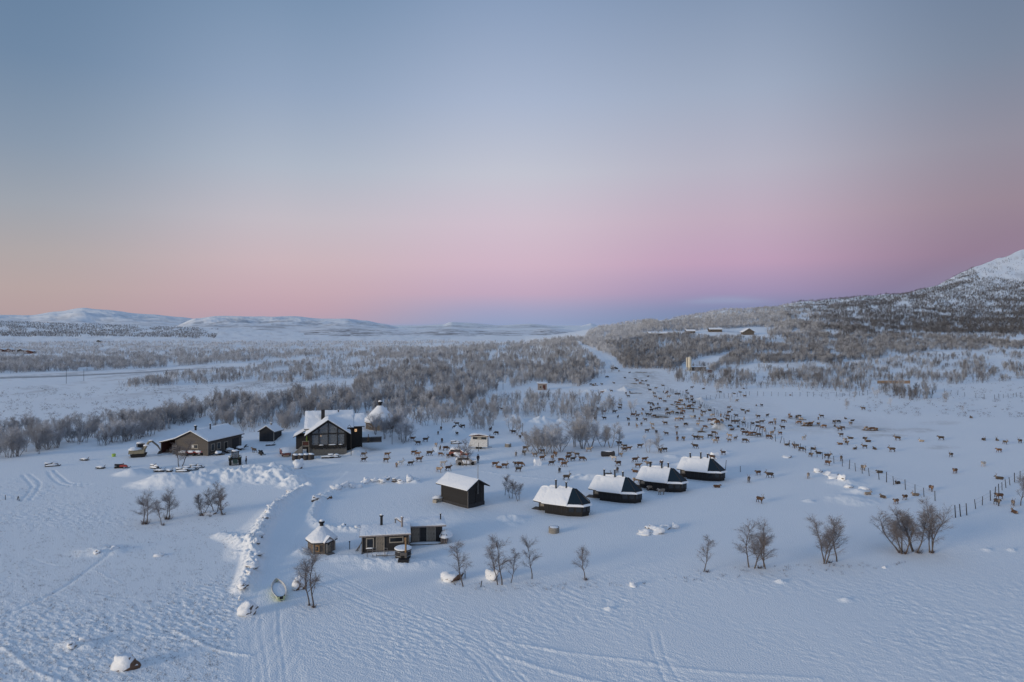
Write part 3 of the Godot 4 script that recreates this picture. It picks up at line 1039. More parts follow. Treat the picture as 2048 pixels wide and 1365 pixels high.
func make_barn() -> void:
	var t := thing("barn", "long weathered brown barn with a lean-to and a snow-covered gable roof", "barn", P(383, 911), deg_to_rad(-17.0))
	part(t, "wall", gable_body(8.8, 11.0, 3.3, 5.2), mats["barn_wood"])
	gable_roof(t, 8.8, 11.0, 3.3, 5.2, 0.45, 0.5, mats["dark_wood"], 0.3)
	for s in [-1.0, 1.0]:
		var corner := MB.new()
		corner.box(Vector3(s * 4.4, 1.6, 0.0), Vector3(0.16, 3.3, 0.16))
		part(t, "corner_board", corner, mats["grey_wood"])
	# lean-to on the left under a flatter roof
	var l := MB.new()
	l.slab(Vector3(-8.6, 2.45, 0.5), Vector3(-4.5, 3.45, 0.5), Vector3(-4.5, 3.45, -11.5), Vector3(-8.6, 2.45, -11.5), 0.15)
	var lr := part(t, "lean_to_roof", l, mats["dark_wood"])
	var ls := MB.new(); ls.soft = true
	ls.slab(Vector3(-8.55, 2.74, 0.46), Vector3(-4.3, 3.78, 0.46), Vector3(-4.3, 3.78, -11.46), Vector3(-8.55, 2.74, -11.46), 0.28)
	part(lr, "roof_snow", ls, mats["snow_cover"])
	var lw := MB.new()
	lw.box(Vector3(-6.4, 1.2, -5.0), Vector3(3.95, 3.2, 0.12))
	lw.box(Vector3(-8.38, 1.0, -5.4), Vector3(0.12, 2.7, 10.6))
	part(t, "lean_to_wall", lw, mats["red_wood"])
	for x in [-8.3, -4.75]:
		var p := MB.new()
		p.box(Vector3(x, 1.1, 0.1), Vector3(0.18, 2.9, 0.18))
		part(t, "post", p, mats["brown_wood"])
	var b := MB.new()
	for k in 9:
		b.blob(Vector3(-7.9 + k * 0.38, 0.25, -1.2 - 0.3 * (k % 3)), Vector3(0.35, 0.45, 0.3), 0.3, lump_noise, k * 3.1, -0.6, 5, 8)
	part(t, "stored_firewood", b, mats["rock"])
	window_in(t, Vector3(0.9, 1.95, 0.0), 1.5, 0.7, Basis.IDENTITY, "trim", "window_dark", 1)
	var sh := MB.new()
	sh.box(Vector3(0.35, 1.95, 0.09), Vector3(0.6, 0.55, 0.05))
	part(t, "white_board", sh, mats["white_paint"])
	var rb := Basis(Vector3.UP, PI / 2)
	for z in [-1.4, -3.3]:
		window_in(t, Vector3(4.4, 1.75, z), 0.9, 1.3, rb, "trim", "window_dark")
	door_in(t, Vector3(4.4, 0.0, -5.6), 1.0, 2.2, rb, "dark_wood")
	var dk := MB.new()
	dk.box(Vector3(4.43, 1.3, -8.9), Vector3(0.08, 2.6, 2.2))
	part(t, "gateway_shade", dk, mats["charcoal_wood"])  # dark sheet: the open gateway's shade put into its colour
	pipe(t, "chimney", Vector3(0.25, 5.2, -0.9), 1.0, 0.22)
	pipe(t, "chimney", Vector3(1.0, 5.1, -4.6), 1.1, 0.14)
	# things by its walls
	var at := t.position
	var tb := Basis(Vector3.UP, t.rotation.y)
	var lad := MB.new()
	for s in [-1.0, 1.0]:
		lad.box(Vector3(s * 0.5, 1.0, 0), Vector3(0.1, 2.2, 0.1))
	for k in 4:
		lad.box(Vector3(0, 0.35 + k * 0.5, 0), Vector3(0.94, 0.14, 0.08))
	one("wooden_rack", lad, mats["trim"], "upright pale wooden rack of four bars by the barn's lean-to", "rack", at + tb * Vector3(-4.2, 0, 0.55), t.rotation.y)
	var pile := MB.new()
	pile.box(Vector3(0, 0.35, 0), Vector3(3.0, 0.7, 0.9))
	var pt := thing("lumber_pile", "low snow-covered pile of boards against the barn's front", "lumber", at + tb * Vector3(-1.7, 0, 0.6), t.rotation.y)
	part(pt, "boards", pile, mats["grey_wood"])
	var ps := MB.new(); ps.soft = true
	ps.blob(Vector3(0, 0.6, 0), Vector3(1.6, 0.42, 0.6), 0.25, lump_noise, 4.0, 0.0, 6, 14)
	part(pt, "snow_cover", ps, mats["snow_cover"])
	for k in 3:
		var jt := thing("scrap_heap", ["snowy heap of boards by the barn's side windows", "snowy heap of boards by the barn's side door", "snowy heap of boards at the barn's far right corner"][k], "heap", at + tb * Vector3(5.8 + 0.3 * k, 0, -1.2 - 3.4 * k), t.rotation.y, "heaps along the barn's side")
		var jb := MB.new()
		for q in 6:
			var v := Vector3(rng.randf_range(-0.8, 0.8), 0.2 + 0.12 * q, rng.randf_range(-0.9, 0.9))
			jb.box(v, Vector3(1.7, 0.12, 0.35), Basis.from_euler(Vector3(rng.randf_range(-0.2, 0.2), rng.randf_range(0, 3), rng.randf_range(-0.35, 0.35))))
		part(jt, "boards", jb, mats["charcoal_wood"])
		var js := MB.new()
		js.blob(Vector3(0.1, 0.55, 0), Vector3(0.8, 0.5, 0.9), 0.4, lump_noise, k * 7.0, 0.1, 6, 12)
		part(jt, "snow_cover", js, mats["snow_cover"])

func make_lodge() -> void:
	var z0 := -depth_at(656, 912)
	var t := thing("lodge", "big dark two-storey lodge with a glass gable wall and snowy roofs", "house", Vector3((656.0 - 1024.0) / F * -z0, 0.0, z0), deg_to_rad(14.0))
	var w := 8.0
	# lower storey of the front block, open above for the glass room
	var lo := MB.new()
	lo.box(Vector3(0, 0.85, -3.2), Vector3(w, 2.9, 6.3))
	part(t, "lower_wall", lo, mats["wall_grey"])
	var room := MB.new()
	room.box(Vector3(0, 4.3, -6.0), Vector3(w - 0.3, 4.0, 0.1))
	room.box(Vector3(0, 2.36, -3.3), Vector3(w - 0.2, 0.1, 5.9))
	part(t, "room", room, mats["interior"])
	for s in [-1.0, 1.0]:
		var sides := MB.new()
		sides.box(Vector3(s * (w * 0.5 - 0.06), 3.75, -3.2), Vector3(0.12, 2.9, 6.2))
		part(t, "side_wall", sides, mats["dark_wood"])
	# timber frame of the glass gable
	var fr := MB.new()
	var hr := 7.75
	var he := 5.15
	fr.box(Vector3(-w * 0.5 + 0.3, 3.7, 0.0), Vector3(0.5, 2.9, 0.3))
	fr.box(Vector3(w * 0.5 - 0.3, 3.7, 0.0), Vector3(0.5, 2.9, 0.3))
	for x in [-1.95, 0.02, 2.0]:
		fr.box(Vector3(x, (2.25 + hr - absf(x) * 0.65) * 0.5, 0.0), Vector3(0.2, hr - absf(x) * 0.65 - 2.25, 0.24))
	fr.box(Vector3(0, 4.85, 0.02), Vector3(w - 0.1, 0.24, 0.22))
	fr.box(Vector3(0, 2.3, 0.02), Vector3(w + 0.06, 0.3, 0.34))
	for s in [-1.0, 1.0]:
		fr.bar(Vector3(s * (w * 0.5), he - 0.05, 0.0), Vector3(0, hr, 0.0), 0.3, 0.55)
	part(t, "timber_frame", fr, mats["dark_wood"])
	for x in [[-3.5, -2.05], [-1.85, -0.08], [0.12, 1.9], [2.1, 3.5]]:
		var g := MB.new()
		g.box(Vector3((x[0] + x[1]) * 0.5, 3.6, -0.02), Vector3(x[1] - x[0], 2.3, 0.03))
		part(t, "pane", g, mats["glass"])
		var u := MB.new()
		var y0: float = hr - 0.3 - absf(x[0]) * 0.65
		var y1: float = hr - 0.3 - absf(x[1]) * 0.65
		u.quad(Vector3(x[0], 4.97, -0.02), Vector3(x[1], 4.97, -0.02), Vector3(x[1], maxf(y1, 4.98), -0.02), Vector3(x[0], maxf(y0, 4.98), -0.02))
		u.quad(Vector3(x[1], 4.97, -0.05), Vector3(x[0], 4.97, -0.05), Vector3(x[0], maxf(y0, 4.98), -0.05), Vector3(x[1], maxf(y1, 4.98), -0.05))
		part(t, "pane", u, mats["glass"])
	# curtains, table and a lamp in the glass room
	for x in [-3.0, 1.2, 2.9]:
		var cu := MB.new()
		cu.box(Vector3(x, 3.5, -1.6), Vector3(0.4, 2.0, 0.12))
		part(t, "curtain", cu, mats["grey_wood"])
	var tb := MB.new()
	tb.box(Vector3(-0.9, 2.75, -1.6), Vector3(2.2, 0.7, 0.8))
	part(t, "table", tb, mats["orange_wood"])
	var lp := MB.new()
	lp.blob(Vector3(-1.6, 4.2, -1.5), Vector3(0.2, 0.2, 0.2), 0.0, lump_noise, 0.0, -1.0, 7, 10)
	part(t, "pendant_lamp", lp, mats["lamp_glow"])
	var om := OmniLight3D.new()
	om.name = "pendant_light"
	om.light_color = Color(1.0, 0.72, 0.42)
	om.light_energy = 0.35
	om.light_size = 0.2
	om.omni_range = 20.0
	om.omni_attenuation = 2.0
	om.shadow_enabled = true
	t.add_child(om)
	om.position = Vector3(-1.6, 4.2, -1.5)
	var fl := MB.new()
	for k in 34:
		fl.blob(Vector3(-3.7 + k * 0.225, 2.05 - 0.3 * rng.randf(), 0.32), Vector3(0.17, 0.22, 0.14), 0.5, lump_noise, k * 1.7, -1.0, 4, 6)
	part(t, "flower_box", fl, mats["dark_wood"])
	for x in [[-1.4, 0.9], [1.0, 1.6], [2.7, 0.8]]:
		var fs := MB.new()
		fs.blob(Vector3(x[0], 2.4, 0.2), Vector3(x[1] * 0.55, 0.14, 0.2), 0.2, lump_noise, x[0], 0.0, 4, 10)
		part(t, "sill_snow", fs, mats["snow_cover"])
	# roof of the front block
	gable_roof(t, w, 6.5, he, hr + 0.1, 1.05, 0.8, mats["dark_wood"], 0.32)
	# main block behind, ridge across
	var mb := Node3D.new()
	mb.name = "main_block"
	t.add_child(mb)
	mb.position = Vector3(0.1, 0, -4.0)
	var body := MB.new()
	body.box(Vector3(0, 2.7, -5.0), Vector3(9.8, 6.4, 9.4))
	for s in [-1.0, 1.0]:
		body.tri(Vector3(s * 4.9, 5.9, -5.0 + s * 4.7), Vector3(s * 4.9, 5.9, -5.0 - s * 4.7), Vector3(s * 4.9, 8.75, -5.0))
	part(mb, "wall", body, mats["dark_wood"])
	var roof := MB.new()
	var sn := MB.new(); sn.soft = true
	for s in [-1.0, 1.0]:
		var e := [Vector3(-5.4, 5.55, -5.0 + s * 5.4), Vector3(5.5, 5.55, -5.0 + s * 5.4), Vector3(5.5, 8.85, -5.0), Vector3(-5.4, 8.85, -5.0)]
		if s < 0:
			e = [e[1], e[0], e[3], e[2]]
		roof.slab(e[0], e[1], e[2], e[3], 0.18)
		var up := Vector3(0, 0.3, 0)
		sn.slab(e[0] + up, e[1] + up, e[2] + up, e[3] + up, 0.295)
	var rf := part(mb, "roof", roof, mats["dark_wood"])
	part(rf, "roof_snow", sn, mats["snow_cover"])
	var ch := MB.new()
	ch.box(Vector3(-1.35, 8.0, -2.2), Vector3(0.8, 3.0, 0.8))
	part(mb, "chimney", ch, mats["black_metal"])
	pipe(mb, "vent_pipe", Vector3(2.05, 8.1, -4.2), 0.9, 0.12)
	# wing on the right with the star in its window
	var wing := Node3D.new()
	wing.name = "wing"
	t.add_child(wing)
	wing.position = Vector3(0, 0, -4.2)
	var wb := MB.new()
	wb.box(Vector3(6.0, 3.3, -3.6), Vector3(3.0, 5.4, 7.0))
	part(wing, "wall", wb, mats["dark_wood"])
	var wr := MB.new()
	var ws := MB.new(); ws.soft = true
	for k in 2:
		var up := 0.0 if k == 0 else 0.27
		(wr if k == 0 else ws).slab(Vector3(5.65, 5.75 + up, 0.5), Vector3(8.05, 5.75 + up, 0.5), Vector3(8.05, 8.1 + up, -4.0), Vector3(5.65, 8.1 + up, -4.0), 0.18 if k == 0 else 0.265)
		(wr if k == 0 else ws).slab(Vector3(5.65, 8.1 + up, -4.0), Vector3(8.05, 8.1 + up, -4.0), Vector3(8.05, 5.9 + up, -7.6), Vector3(5.65, 5.9 + up, -7.6), 0.18 if k == 0 else 0.265)
	var wrr := part(wing, "roof", wr, mats["dark_wood"])
	part(wrr, "roof_snow", ws, mats["snow_cover"])
	window_in(wing, Vector3(6.05, 4.75, -0.1), 0.5, 0.6, Basis.IDENTITY, "dark_wood", "lamp_glow")
	var wl := OmniLight3D.new()
	wl.name = "window_light"
	wl.light_color = Color(1.0, 0.72, 0.42)
	wl.light_energy = 0.06
	wl.light_size = 0.3
	wl.omni_range = 12.0
	wl.omni_attenuation = 2.0
	wl.shadow_enabled = true
	wing.add_child(wl)
	wl.position = Vector3(6.05, 4.75, 0.25)
	var star := MB.new()
	for k in 5:
		var a := TAU * k / 5.0 + PI / 2
		var b := Vector3(cos(a) * 0.3, sin(a) * 0.3, 0)
		var c := Vector3(-sin(a) * 0.08, cos(a) * 0.08, 0)
		star.tri(Vector3(6.05, 4.75, -0.05) + c, Vector3(6.05, 4.75, -0.05) - c, Vector3(6.05, 4.75, -0.05) + b)
	part(wing, "paper_star", star, mats["white_paint"])
	# annex on the left
	var an := Node3D.new()
	an.name = "annex"
	t.add_child(an)
	an.position = Vector3(-6.1, 0.0, -9.5)
	var ab := MB.new()
	ab.box(Vector3(0, 1.2, -2.0), Vector3(2.6, 4.0, 4.0))
	part(an, "wall", ab, mats["charcoal_wood"])
	var ar := MB.new()
	ar.slab(Vector3(-1.9, 3.0, 0.6), Vector3(1.2, 4.6, 0.6), Vector3(1.2, 4.6, -4.4), Vector3(-1.9, 3.0, -4.4), 0.16)
	var arr := part(an, "roof", ar, mats["dark_wood"])
	var asn := MB.new(); asn.soft = true
	asn.slab(Vector3(-1.88, 3.24, 0.57), Vector3(1.2, 4.83, 0.57), Vector3(1.2, 4.83, -4.37), Vector3(-1.88, 3.24, -4.37), 0.22)
	part(arr, "roof_snow", asn, mats["snow_cover"])
	# balcony and stair wall on the left
	var ba := MB.new()
	ba.box(Vector3(-4.75, 2.35, -0.7), Vector3(1.5, 0.16, 1.9))
	for x in [-5.45, -4.1]:
		ba.box(Vector3(x, 1.0, 0.15), Vector3(0.14, 2.9, 0.14))
		ba.box(Vector3(x, 2.9, 0.15), Vector3(0.1, 1.0, 0.1))
	ba.box(Vector3(-4.78, 3.4, 0.15), Vector3(1.5, 0.1, 0.12))
	part(t, "balcony", ba, mats["pale_wood"])
	var bp := MB.new()
	bp.box(Vector3(-4.78, 2.9, 0.12), Vector3(1.3, 0.75, 0.05))
	part(t, "balcony_panel", bp, mats["red_wood"])
	var wall := MB.new()
	wall.hexa([Vector3(-7.6, -0.3, 0.4), Vector3(-5.5, -0.3, 0.4), Vector3(-5.5, -0.3, 0.15), Vector3(-7.6, -0.3, 0.15), Vector3(-7.6, 0.7, 0.4), Vector3(-5.5, 2.5, 0.4), Vector3(-5.5, 2.5, 0.15), Vector3(-7.6, 0.7, 0.15)])
	part(t, "stair_wall", wall, mats["concrete"])
	# terrace on the right
	var dk := MB.new()
	dk.box(Vector3(9.6, 2.15, -4.4), Vector3(4.4, 0.25, 3.0))
	part(t, "terrace", dk, mats["grey_wood"])
	var rl := MB.new()
	rl.box(Vector3(9.6, 2.75, -2.92), Vector3(4.4, 0.9, 0.06))
	rl.box(Vector3(9.6, 3.28, -2.92), Vector3(4.5, 0.08, 0.14))
	for x in [7.45, 9.6, 11.75]:
		rl.box(Vector3(x, 2.7, -2.88), Vector3(0.12, 1.2, 0.12))
	part(t, "terrace_railing", rl, mats["charcoal_wood"])
	# two small potted trees, their yellow lights only painted into the crown colour
	for k in 2:
		var pos: Vector3 = [Vector3(-4.9, 2.43, -0.6), Vector3(8.15, 2.28, -3.6)][k]
		var pt := thing("potted_tree", ["small yellow-green potted tree on the lodge's left balcony", "small golden potted tree on the lodge's right terrace"][k], "plant", t.position + pos, 0.0, "potted trees at the lodge")
		var pot := MB.new()
		pot.lathe(Vector3.ZERO, [Vector2(0.01, 0), Vector2(0.2, 0), Vector2(0.27, 0.35), Vector2(0.01, 0.36)], 10)
		part(pt, "pot", pot, mats["dark_wood"])
		var cr := MB.new()
		for q in 60:
			var f := float(q) / 60.0
			var a := q * 2.4
			var rr := (1.0 - f) * 0.5 + 0.06
			var y := 0.35 + f * 1.5
			cr.ribbon(Vector3(0, y + 0.12, 0), Vector3(cos(a) * rr, y, sin(a) * rr), 0.07, 0.02, Vector3.UP)
		part(pt, "crown", cr, mats["lime_paint"] if k == 0 else mats["hay"])

func make_round_hut() -> void:
	var t := thing("round_hut", "round wooden hut with a steep snowy cone roof behind the lodge", "hut", PD(760, 178.0))
	var oct := []
	for k in 10:
		var a := -TAU * k / 10.0 + 0.3
		oct.append(Vector2(cos(a), sin(a)) * 3.7)
	var wl := MB.new()
	wl.prism(oct, -0.4, 2.1)
	part(t, "wall", wl, mats["brown_wood"])
	var rf := MB.new()
	rf.lathe(Vector3.ZERO, [Vector2(4.4, 1.75), Vector2(4.4, 1.9), Vector2(0.75, 5.5), Vector2(0.01, 5.5)], 10)
	var r := part(t, "roof", rf, mats["dark_wood"])
	var sn := MB.new(); sn.soft = true
	sn.lathe(Vector3.ZERO, [Vector2(4.36, 1.92), Vector2(4.36, 2.2), Vector2(0.7, 5.85), Vector2(0.5, 5.9), Vector2(0.01, 5.92)], 20)
	part(r, "roof_snow", sn, mats["snow_cover"])
	pipe(t, "chimney", Vector3(0, 5.6, 0), 0.85, 0.42)
	var po := MB.new()
	po.slab(Vector3(-1.6, 1.9, 5.0), Vector3(0.3, 3.3, 5.0), Vector3(0.3, 3.3, 2.5), Vector3(-1.6, 1.9, 2.5), 0.12)
	po.slab(Vector3(0.3, 3.3, 5.0), Vector3(2.2, 1.9, 5.0), Vector3(2.2, 1.9, 2.5), Vector3(0.3, 3.3, 2.5), 0.12)
	po.box(Vector3(0.3, 1.0, 3.8), Vector3(2.2, 2.2, 1.4))
	part(t, "porch", po, mats["pink_grey_wood"])
	var ps := MB.new(); ps.soft = true
	ps.slab(Vector3(-1.55, 2.14, 4.95), Vector3(0.3, 3.54, 4.95), Vector3(0.3, 3.54, 2.5), Vector3(-1.55, 2.14, 2.5), 0.22)
	ps.slab(Vector3(0.3, 3.54, 4.95), Vector3(2.15, 2.14, 4.95), Vector3(2.15, 2.14, 2.5), Vector3(0.3, 3.54, 2.5), 0.22)
	part(t, "porch_snow", ps, mats["snow_cover"])
	door_in(t, Vector3(0.3, 0.0, 4.5), 0.9, 1.9, Basis.IDENTITY, "pale_wood")

func make_sheds() -> void:
	# small grey shed between barn and lodge
	var t := thing("small_shed", "small grey shed with snowy gable roof between barn and lodge", "shed", P(533, 884), deg_to_rad(-12))
	part(t, "wall", gable_body(3.9, 3.6, 2.5, 3.7), mats["charcoal_wood"])
	gable_roof(t, 3.9, 3.6, 2.5, 3.7, 0.4, 0.35, mats["grey_wood"], 0.35)
	pipe(t, "chimney", Vector3(0.4, 3.6, -1.4), 0.6, 0.2, "steel")
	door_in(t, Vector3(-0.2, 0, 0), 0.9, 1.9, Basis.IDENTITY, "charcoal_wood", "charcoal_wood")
	for s in [-1.0, 1.0]:
		var cn := MB.new()
		cn.box(Vector3(s * 1.95, 1.1, 0.0), Vector3(0.13, 2.6, 0.13))
		part(t, "corner_board", cn, mats["trim"])
	# tall dark shed standing on its own
	var c := P(936, 1019)
	var d := thing("tall_shed", "tall black-brown shed with white snowy roof standing alone above the sauna", "shed", c, deg_to_rad(-44.0))
	# origin at the near corner; the long wall runs to the left, the gable wall to the right
	var b := Node3D.new()
	b.name = "house"
	var body := MB.new()
	var L := 6.4
	var W := 3.5
	# local x along the gable wall (right, away), -x along ... long wall along -x after turning
	var f := [Vector3(0, -0.4, 0), Vector3(0, -0.4, -W), Vector3(0, 3.35, -W), Vector3(0, 4.25, -W * 0.5), Vector3(0, 3.35, 0)]
	var g := []
	for p in f:
		g.append(p + Vector3(-L, 0, 0))
	body.quad(f[0], f[1], f[2], f[4])
	body.tri(f[4], f[2], f[3])
	body.quad(g[1], g[0], g[4], g[2])
	body.tri(g[2], g[4], g[3])
	body.quad(g[0], f[0], f[4], g[4])
	body.quad(f[1], g[1], g[2], f[2])
	part(d, "wall", body, mats["dark_wood"])
	b.free()
	var ft := MB.new()
	ft.box(Vector3(0.03, 0.15, -W * 0.5), Vector3(0.08, 0.9, W + 0.1))
	ft.box(Vector3(-L * 0.5, 0.1, 0.03), Vector3(L + 0.05, 0.7, 0.08))
	part(d, "plinth", ft, mats["charcoal_wood"])
	for x in [0.04, -L]:
		var cb := MB.new()
		cb.box(Vector3(x, 1.6, 0.04), Vector3(0.12, 3.5, 0.12))
		part(d, "corner_board", cb, mats["grey_wood"])
	var rf := MB.new()
	var sn := MB.new(); sn.soft = true
	for s in [-1.0, 1.0]:
		var ze: float = -W * 0.5 + s * (W * 0.5 + 0.75)
		var e := [Vector3(-L - 0.6, 2.98, ze), Vector3(0.6, 2.98, ze), Vector3(0.6, 4.38, -W * 0.5), Vector3(-L - 0.6, 4.38, -W * 0.5)]
		if s < 0:
			e = [e[1], e[0], e[3], e[2]]
		rf.slab(e[0], e[1], e[2], e[3], 0.14)
		var up := Vector3(0, 0.16, 0)
		sn.slab(e[0] + up, e[1] + up, e[2] + up, e[3] + up, 0.155)
	var r := part(d, "roof", rf, mats["charcoal_wood"])
	part(r, "roof_snow", sn, mats["snow_cover"])
	var an := MB.new()
	an.cyl(Vector3(0.25, 2.0, -1.9), Vector3(0.25, 6.6, -1.9), 0.06, 0.05, 8)
	an.bar(Vector3(0.05, 2.1, -1.9), Vector3(0.3, 2.1, -1.9), 0.06, 0.06)
	an.bar(Vector3(0.05, 3.2, -1.9), Vector3(0.3, 3.2, -1.9), 0.06, 0.06)
	part(d, "flue_pipe", an, mats["steel"])
	var dr := Basis(Vector3.UP, PI / 2)
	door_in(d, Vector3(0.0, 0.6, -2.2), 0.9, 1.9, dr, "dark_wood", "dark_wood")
	var cr := thing("crate_heap", "snowy heap of crates and boards at the tall dark shed's left corner", "crate", P(880, 1004), 0.6)
	var cm := MB.new()
	cm.box(Vector3(0, 0.4, 0), Vector3(0.9, 0.9, 0.9))
	cm.box(Vector3(-0.9, 0.25, 0.2), Vector3(0.8, 0.55, 0.7), Basis(Vector3.UP, 0.5))
	cm.bar(Vector3(0.5, 0, 0.3), Vector3(0.6, 1.5, -0.2), 0.3, 0.06)
	part(cr, "crate", cm, mats["trim"])
	var cs := MB.new(); cs.soft = true
	cs.blob(Vector3(-0.4, 0.6, 0), Vector3(0.9, 0.5, 0.6), 0.3, lump_noise, 3.0, 0.1, 5, 10)
	part(cr, "snow_cover", cs, mats["snow_cover"])

func make_sauna() -> void:
	var p := P(771, 1104)
	var t := thing("sauna", "grey sauna cabin with pale window frames and flat snowy roof", "cabin", p, deg_to_rad(10.0))
	var hw := 2.25
	var b := MB.new()
	b.hexa([Vector3(-2.9, -0.3, 0), Vector3(2.9, -0.3, 0), Vector3(2.9, -0.3, -2.8), Vector3(-2.9, -0.3, -2.8), Vector3(-2.9, hw, 0), Vector3(2.9, hw, 0), Vector3(2.9, hw + 0.25, -2.8), Vector3(-2.9, hw + 0.25, -2.8)])
	part(t, "wall", b, mats["charcoal_wood"])
	var r := MB.new()
	r.slab(Vector3(-3.25, hw + 0.08, 0.75), Vector3(3.2, hw + 0.08, 0.75), Vector3(3.2, hw + 0.4, -3.1), Vector3(-3.25, hw + 0.4, -3.1), 0.16)
	var rr := part(t, "roof", r, mats["pink_grey_wood"])
	var s := MB.new(); s.soft = true
	s.slab(Vector3(-3.22, hw + 0.26, 0.72), Vector3(3.17, hw + 0.26, 0.72), Vector3(3.17, hw + 0.58, -3.07), Vector3(-3.22, hw + 0.58, -3.07), 0.175)
	part(rr, "roof_snow", s, mats["snow_cover"])
	window_in(t, Vector3(-1.95, 1.2, 0), 0.75, 1.05, Basis.IDENTITY, "trim", "window_dark")
	var sill := MB.new()
	sill.blob(Vector3(-1.95, 0.55, 0.18), Vector3(0.5, 0.12, 0.16), 0.2, lump_noise, 1.0, 0.0, 4, 10)
	part(t, "sill_snow", sill, mats["snow_cover"])
	window_in(t, Vector3(1.35, 1.45, 0), 1.55, 0.5, Basis.IDENTITY, "trim", "window_dark")
	door_in(t, Vector3(-0.68, 0.05, 0), 0.85, 1.85)
	pipe(t, "chimney", Vector3(-0.55, hw + 0.3, -2.4), 1.3, 0.17)
	pipe(t, "chimney", Vector3(2.1, hw + 0.2, -1.2), 1.4, 0.13, "pink_grey_wood")
	pipe(t, "vent_pipe", Vector3(1.25, hw + 0.2, -2.9), 0.8, 0.1, "steel")
	for x in [-2.92, 2.92]:
		var cn := MB.new()
		cn.box(Vector3(x, 1.0, 0.03), Vector3(0.14, 2.5, 0.12))
		part(t, "corner_board", cn, mats["grey_wood"])
	var dk := MB.new()
	dk.box(Vector3(0, -0.02, 0.9), Vector3(6.0, 0.22, 1.7))
	var ds := MB.new(); ds.soft = true
	ds.blob(Vector3(0.2, 0.08, 1.0), Vector3(3.0, 0.12, 0.7), 0.25, lump_noise, 9.0, 0.0, 5, 18)
	var deck := part(t, "deck", dk, mats["grey_wood"])
	part(deck, "deck_snow", ds, mats["snow_cover"])
	# storage wing behind, to the right
	var q := P(853, 1084)
	var u := thing("storage_shed", "grey storage shed with two pale doors behind the sauna", "shed", q, deg_to_rad(8.0))
	var ub := MB.new()
	ub.hexa([Vector3(-2.1, -0.3, 0), Vector3(2.1, -0.3, 0), Vector3(2.1, -0.3, -2.6), Vector3(-2.1, -0.3, -2.6), Vector3(-2.1, 2.2, 0), Vector3(2.1, 2.2, 0), Vector3(2.1, 2.4, -2.6), Vector3(-2.1, 2.4, -2.6)])
	part(u, "wall", ub, mats["charcoal_wood"])
	var ur := MB.new()
	ur.slab(Vector3(-2.4, 2.28, 0.6), Vector3(2.6, 2.28, 0.6), Vector3(2.4, 2.55, -2.9), Vector3(-4.2, 2.55, -2.9), 0.16)
	var urr := part(u, "roof", ur, mats["pink_grey_wood"])
	var us := MB.new(); us.soft = true
	us.slab(Vector3(-2.38, 2.46, 0.57), Vector3(2.57, 2.46, 0.57), Vector3(2.38, 2.73, -2.87), Vector3(-4.15, 2.73, -2.87), 0.175)
	part(urr, "roof_snow", us, mats["snow_cover"])
	door_in(u, Vector3(-1.45, 0.1, 0), 1.0, 1.85, Basis.IDENTITY, "pale_wood", "grey_wood")
	door_in(u, Vector3(0.6, 0.1, 0), 1.0, 1.85, Basis.IDENTITY, "pale_wood", "trim")
	pipe(u, "chimney", Vector3(1.9, 2.4, -1.2), 0.9, 0.09)
	var step := MB.new()
	step.box(Vector3(-0.1, -0.05, 0.7), Vector3(4.3, 0.3, 1.3))
	step.box(Vector3(-1.4, -0.2, 1.55), Vector3(2.4, 0.2, 0.5))
	part(u, "step", step, mats["grey_wood"])
	var us2 := MB.new()
	us2.blob(Vector3(0, 0.07, 0.75), Vector3(2.1, 0.12, 0.55), 0.2, lump_noise, 2.0, 0.0, 4, 14)
	part(u, "step_snow", us2, mats["snow_cover"])
	var wp := thing("covered_woodpile", "snow-covered wood pile at the storage shed's right end", "wood pile", P(888, 1086), 0.0)
	var wm := MB.new()
	for k in 24:
		wm.cyl(Vector3(-0.3 + (k % 4) * 0.22, 0.12 + (k / 4) * 0.2, 0.5), Vector3(-0.3 + (k % 4) * 0.22, 0.12 + (k / 4) * 0.2, -1.4), 0.11, 0.11, 7)
	part(wp, "logs", wm, mats["pink_grey_wood"])
	var wsn := MB.new()
	wsn.blob(Vector3(0.2, 0.9, -0.5), Vector3(0.9, 0.6, 1.2), 0.2, lump_noise, 6.0, -0.2, 6, 12)
	part(wp, "snow_cover", wsn, mats["snow_cover"])
	# ladder and poles leaning on the sauna's left wall
	var pl := MB.new()
	for k in 3:
		pl.bar(Vector3(-0.55 - 0.15 * k, 0, 0.1 * k), Vector3(0.0, 1.5 - 0.15 * k, -0.25 * k), 0.09, 0.06)
	one("leaning_poles", pl, mats["grey_wood"], "few grey poles leaning on the sauna's left corner", "pole", p + Vector3(-3.0, 0, -0.3))
	# chairs, a bench and the hot tub in front
	var rl := MB.new()
	for x in [-2.1, 0.1, 1.6]:
		rl.bar(Vector3(x, 0, 0), Vector3(x, 0.85, 0), 0.06, 0.06)
	rl.bar(Vector3(-2.1, 0.83, 0), Vector3(1.6, 0.83, 0), 0.07, 0.07)
	one("railing", rl, mats["grey_wood"], "thin low railing in front of the grey sauna", "railing", P(768, 1119))
	for k in 2:
		var ct := thing("garden_chair", ["light metal garden chair below the sauna's window", "light metal garden chair nearer the hot tub"][k], "chair", [P(749, 1117), P(770, 1117)][k], 0.3 - 0.4 * k, "chairs in front of the sauna")
		var sm := MB.new()
		sm.box(Vector3(0, 0.45, 0), Vector3(0.5, 0.06, 0.5))
		part(ct, "seat", sm, mats["snow_cover"])
		var bm := MB.new()
		bm.bar(Vector3(-0.24, 0.45, -0.24), Vector3(-0.2, 1.0, -0.32), 0.04, 0.04)
		bm.bar(Vector3(0.24, 0.45, -0.24), Vector3(0.2, 1.0, -0.32), 0.04, 0.04)
		bm.bar(Vector3(-0.2, 1.0, -0.32), Vector3(0.2, 1.0, -0.32), 0.04, 0.04)
		part(ct, "backrest", bm, mats["steel"])
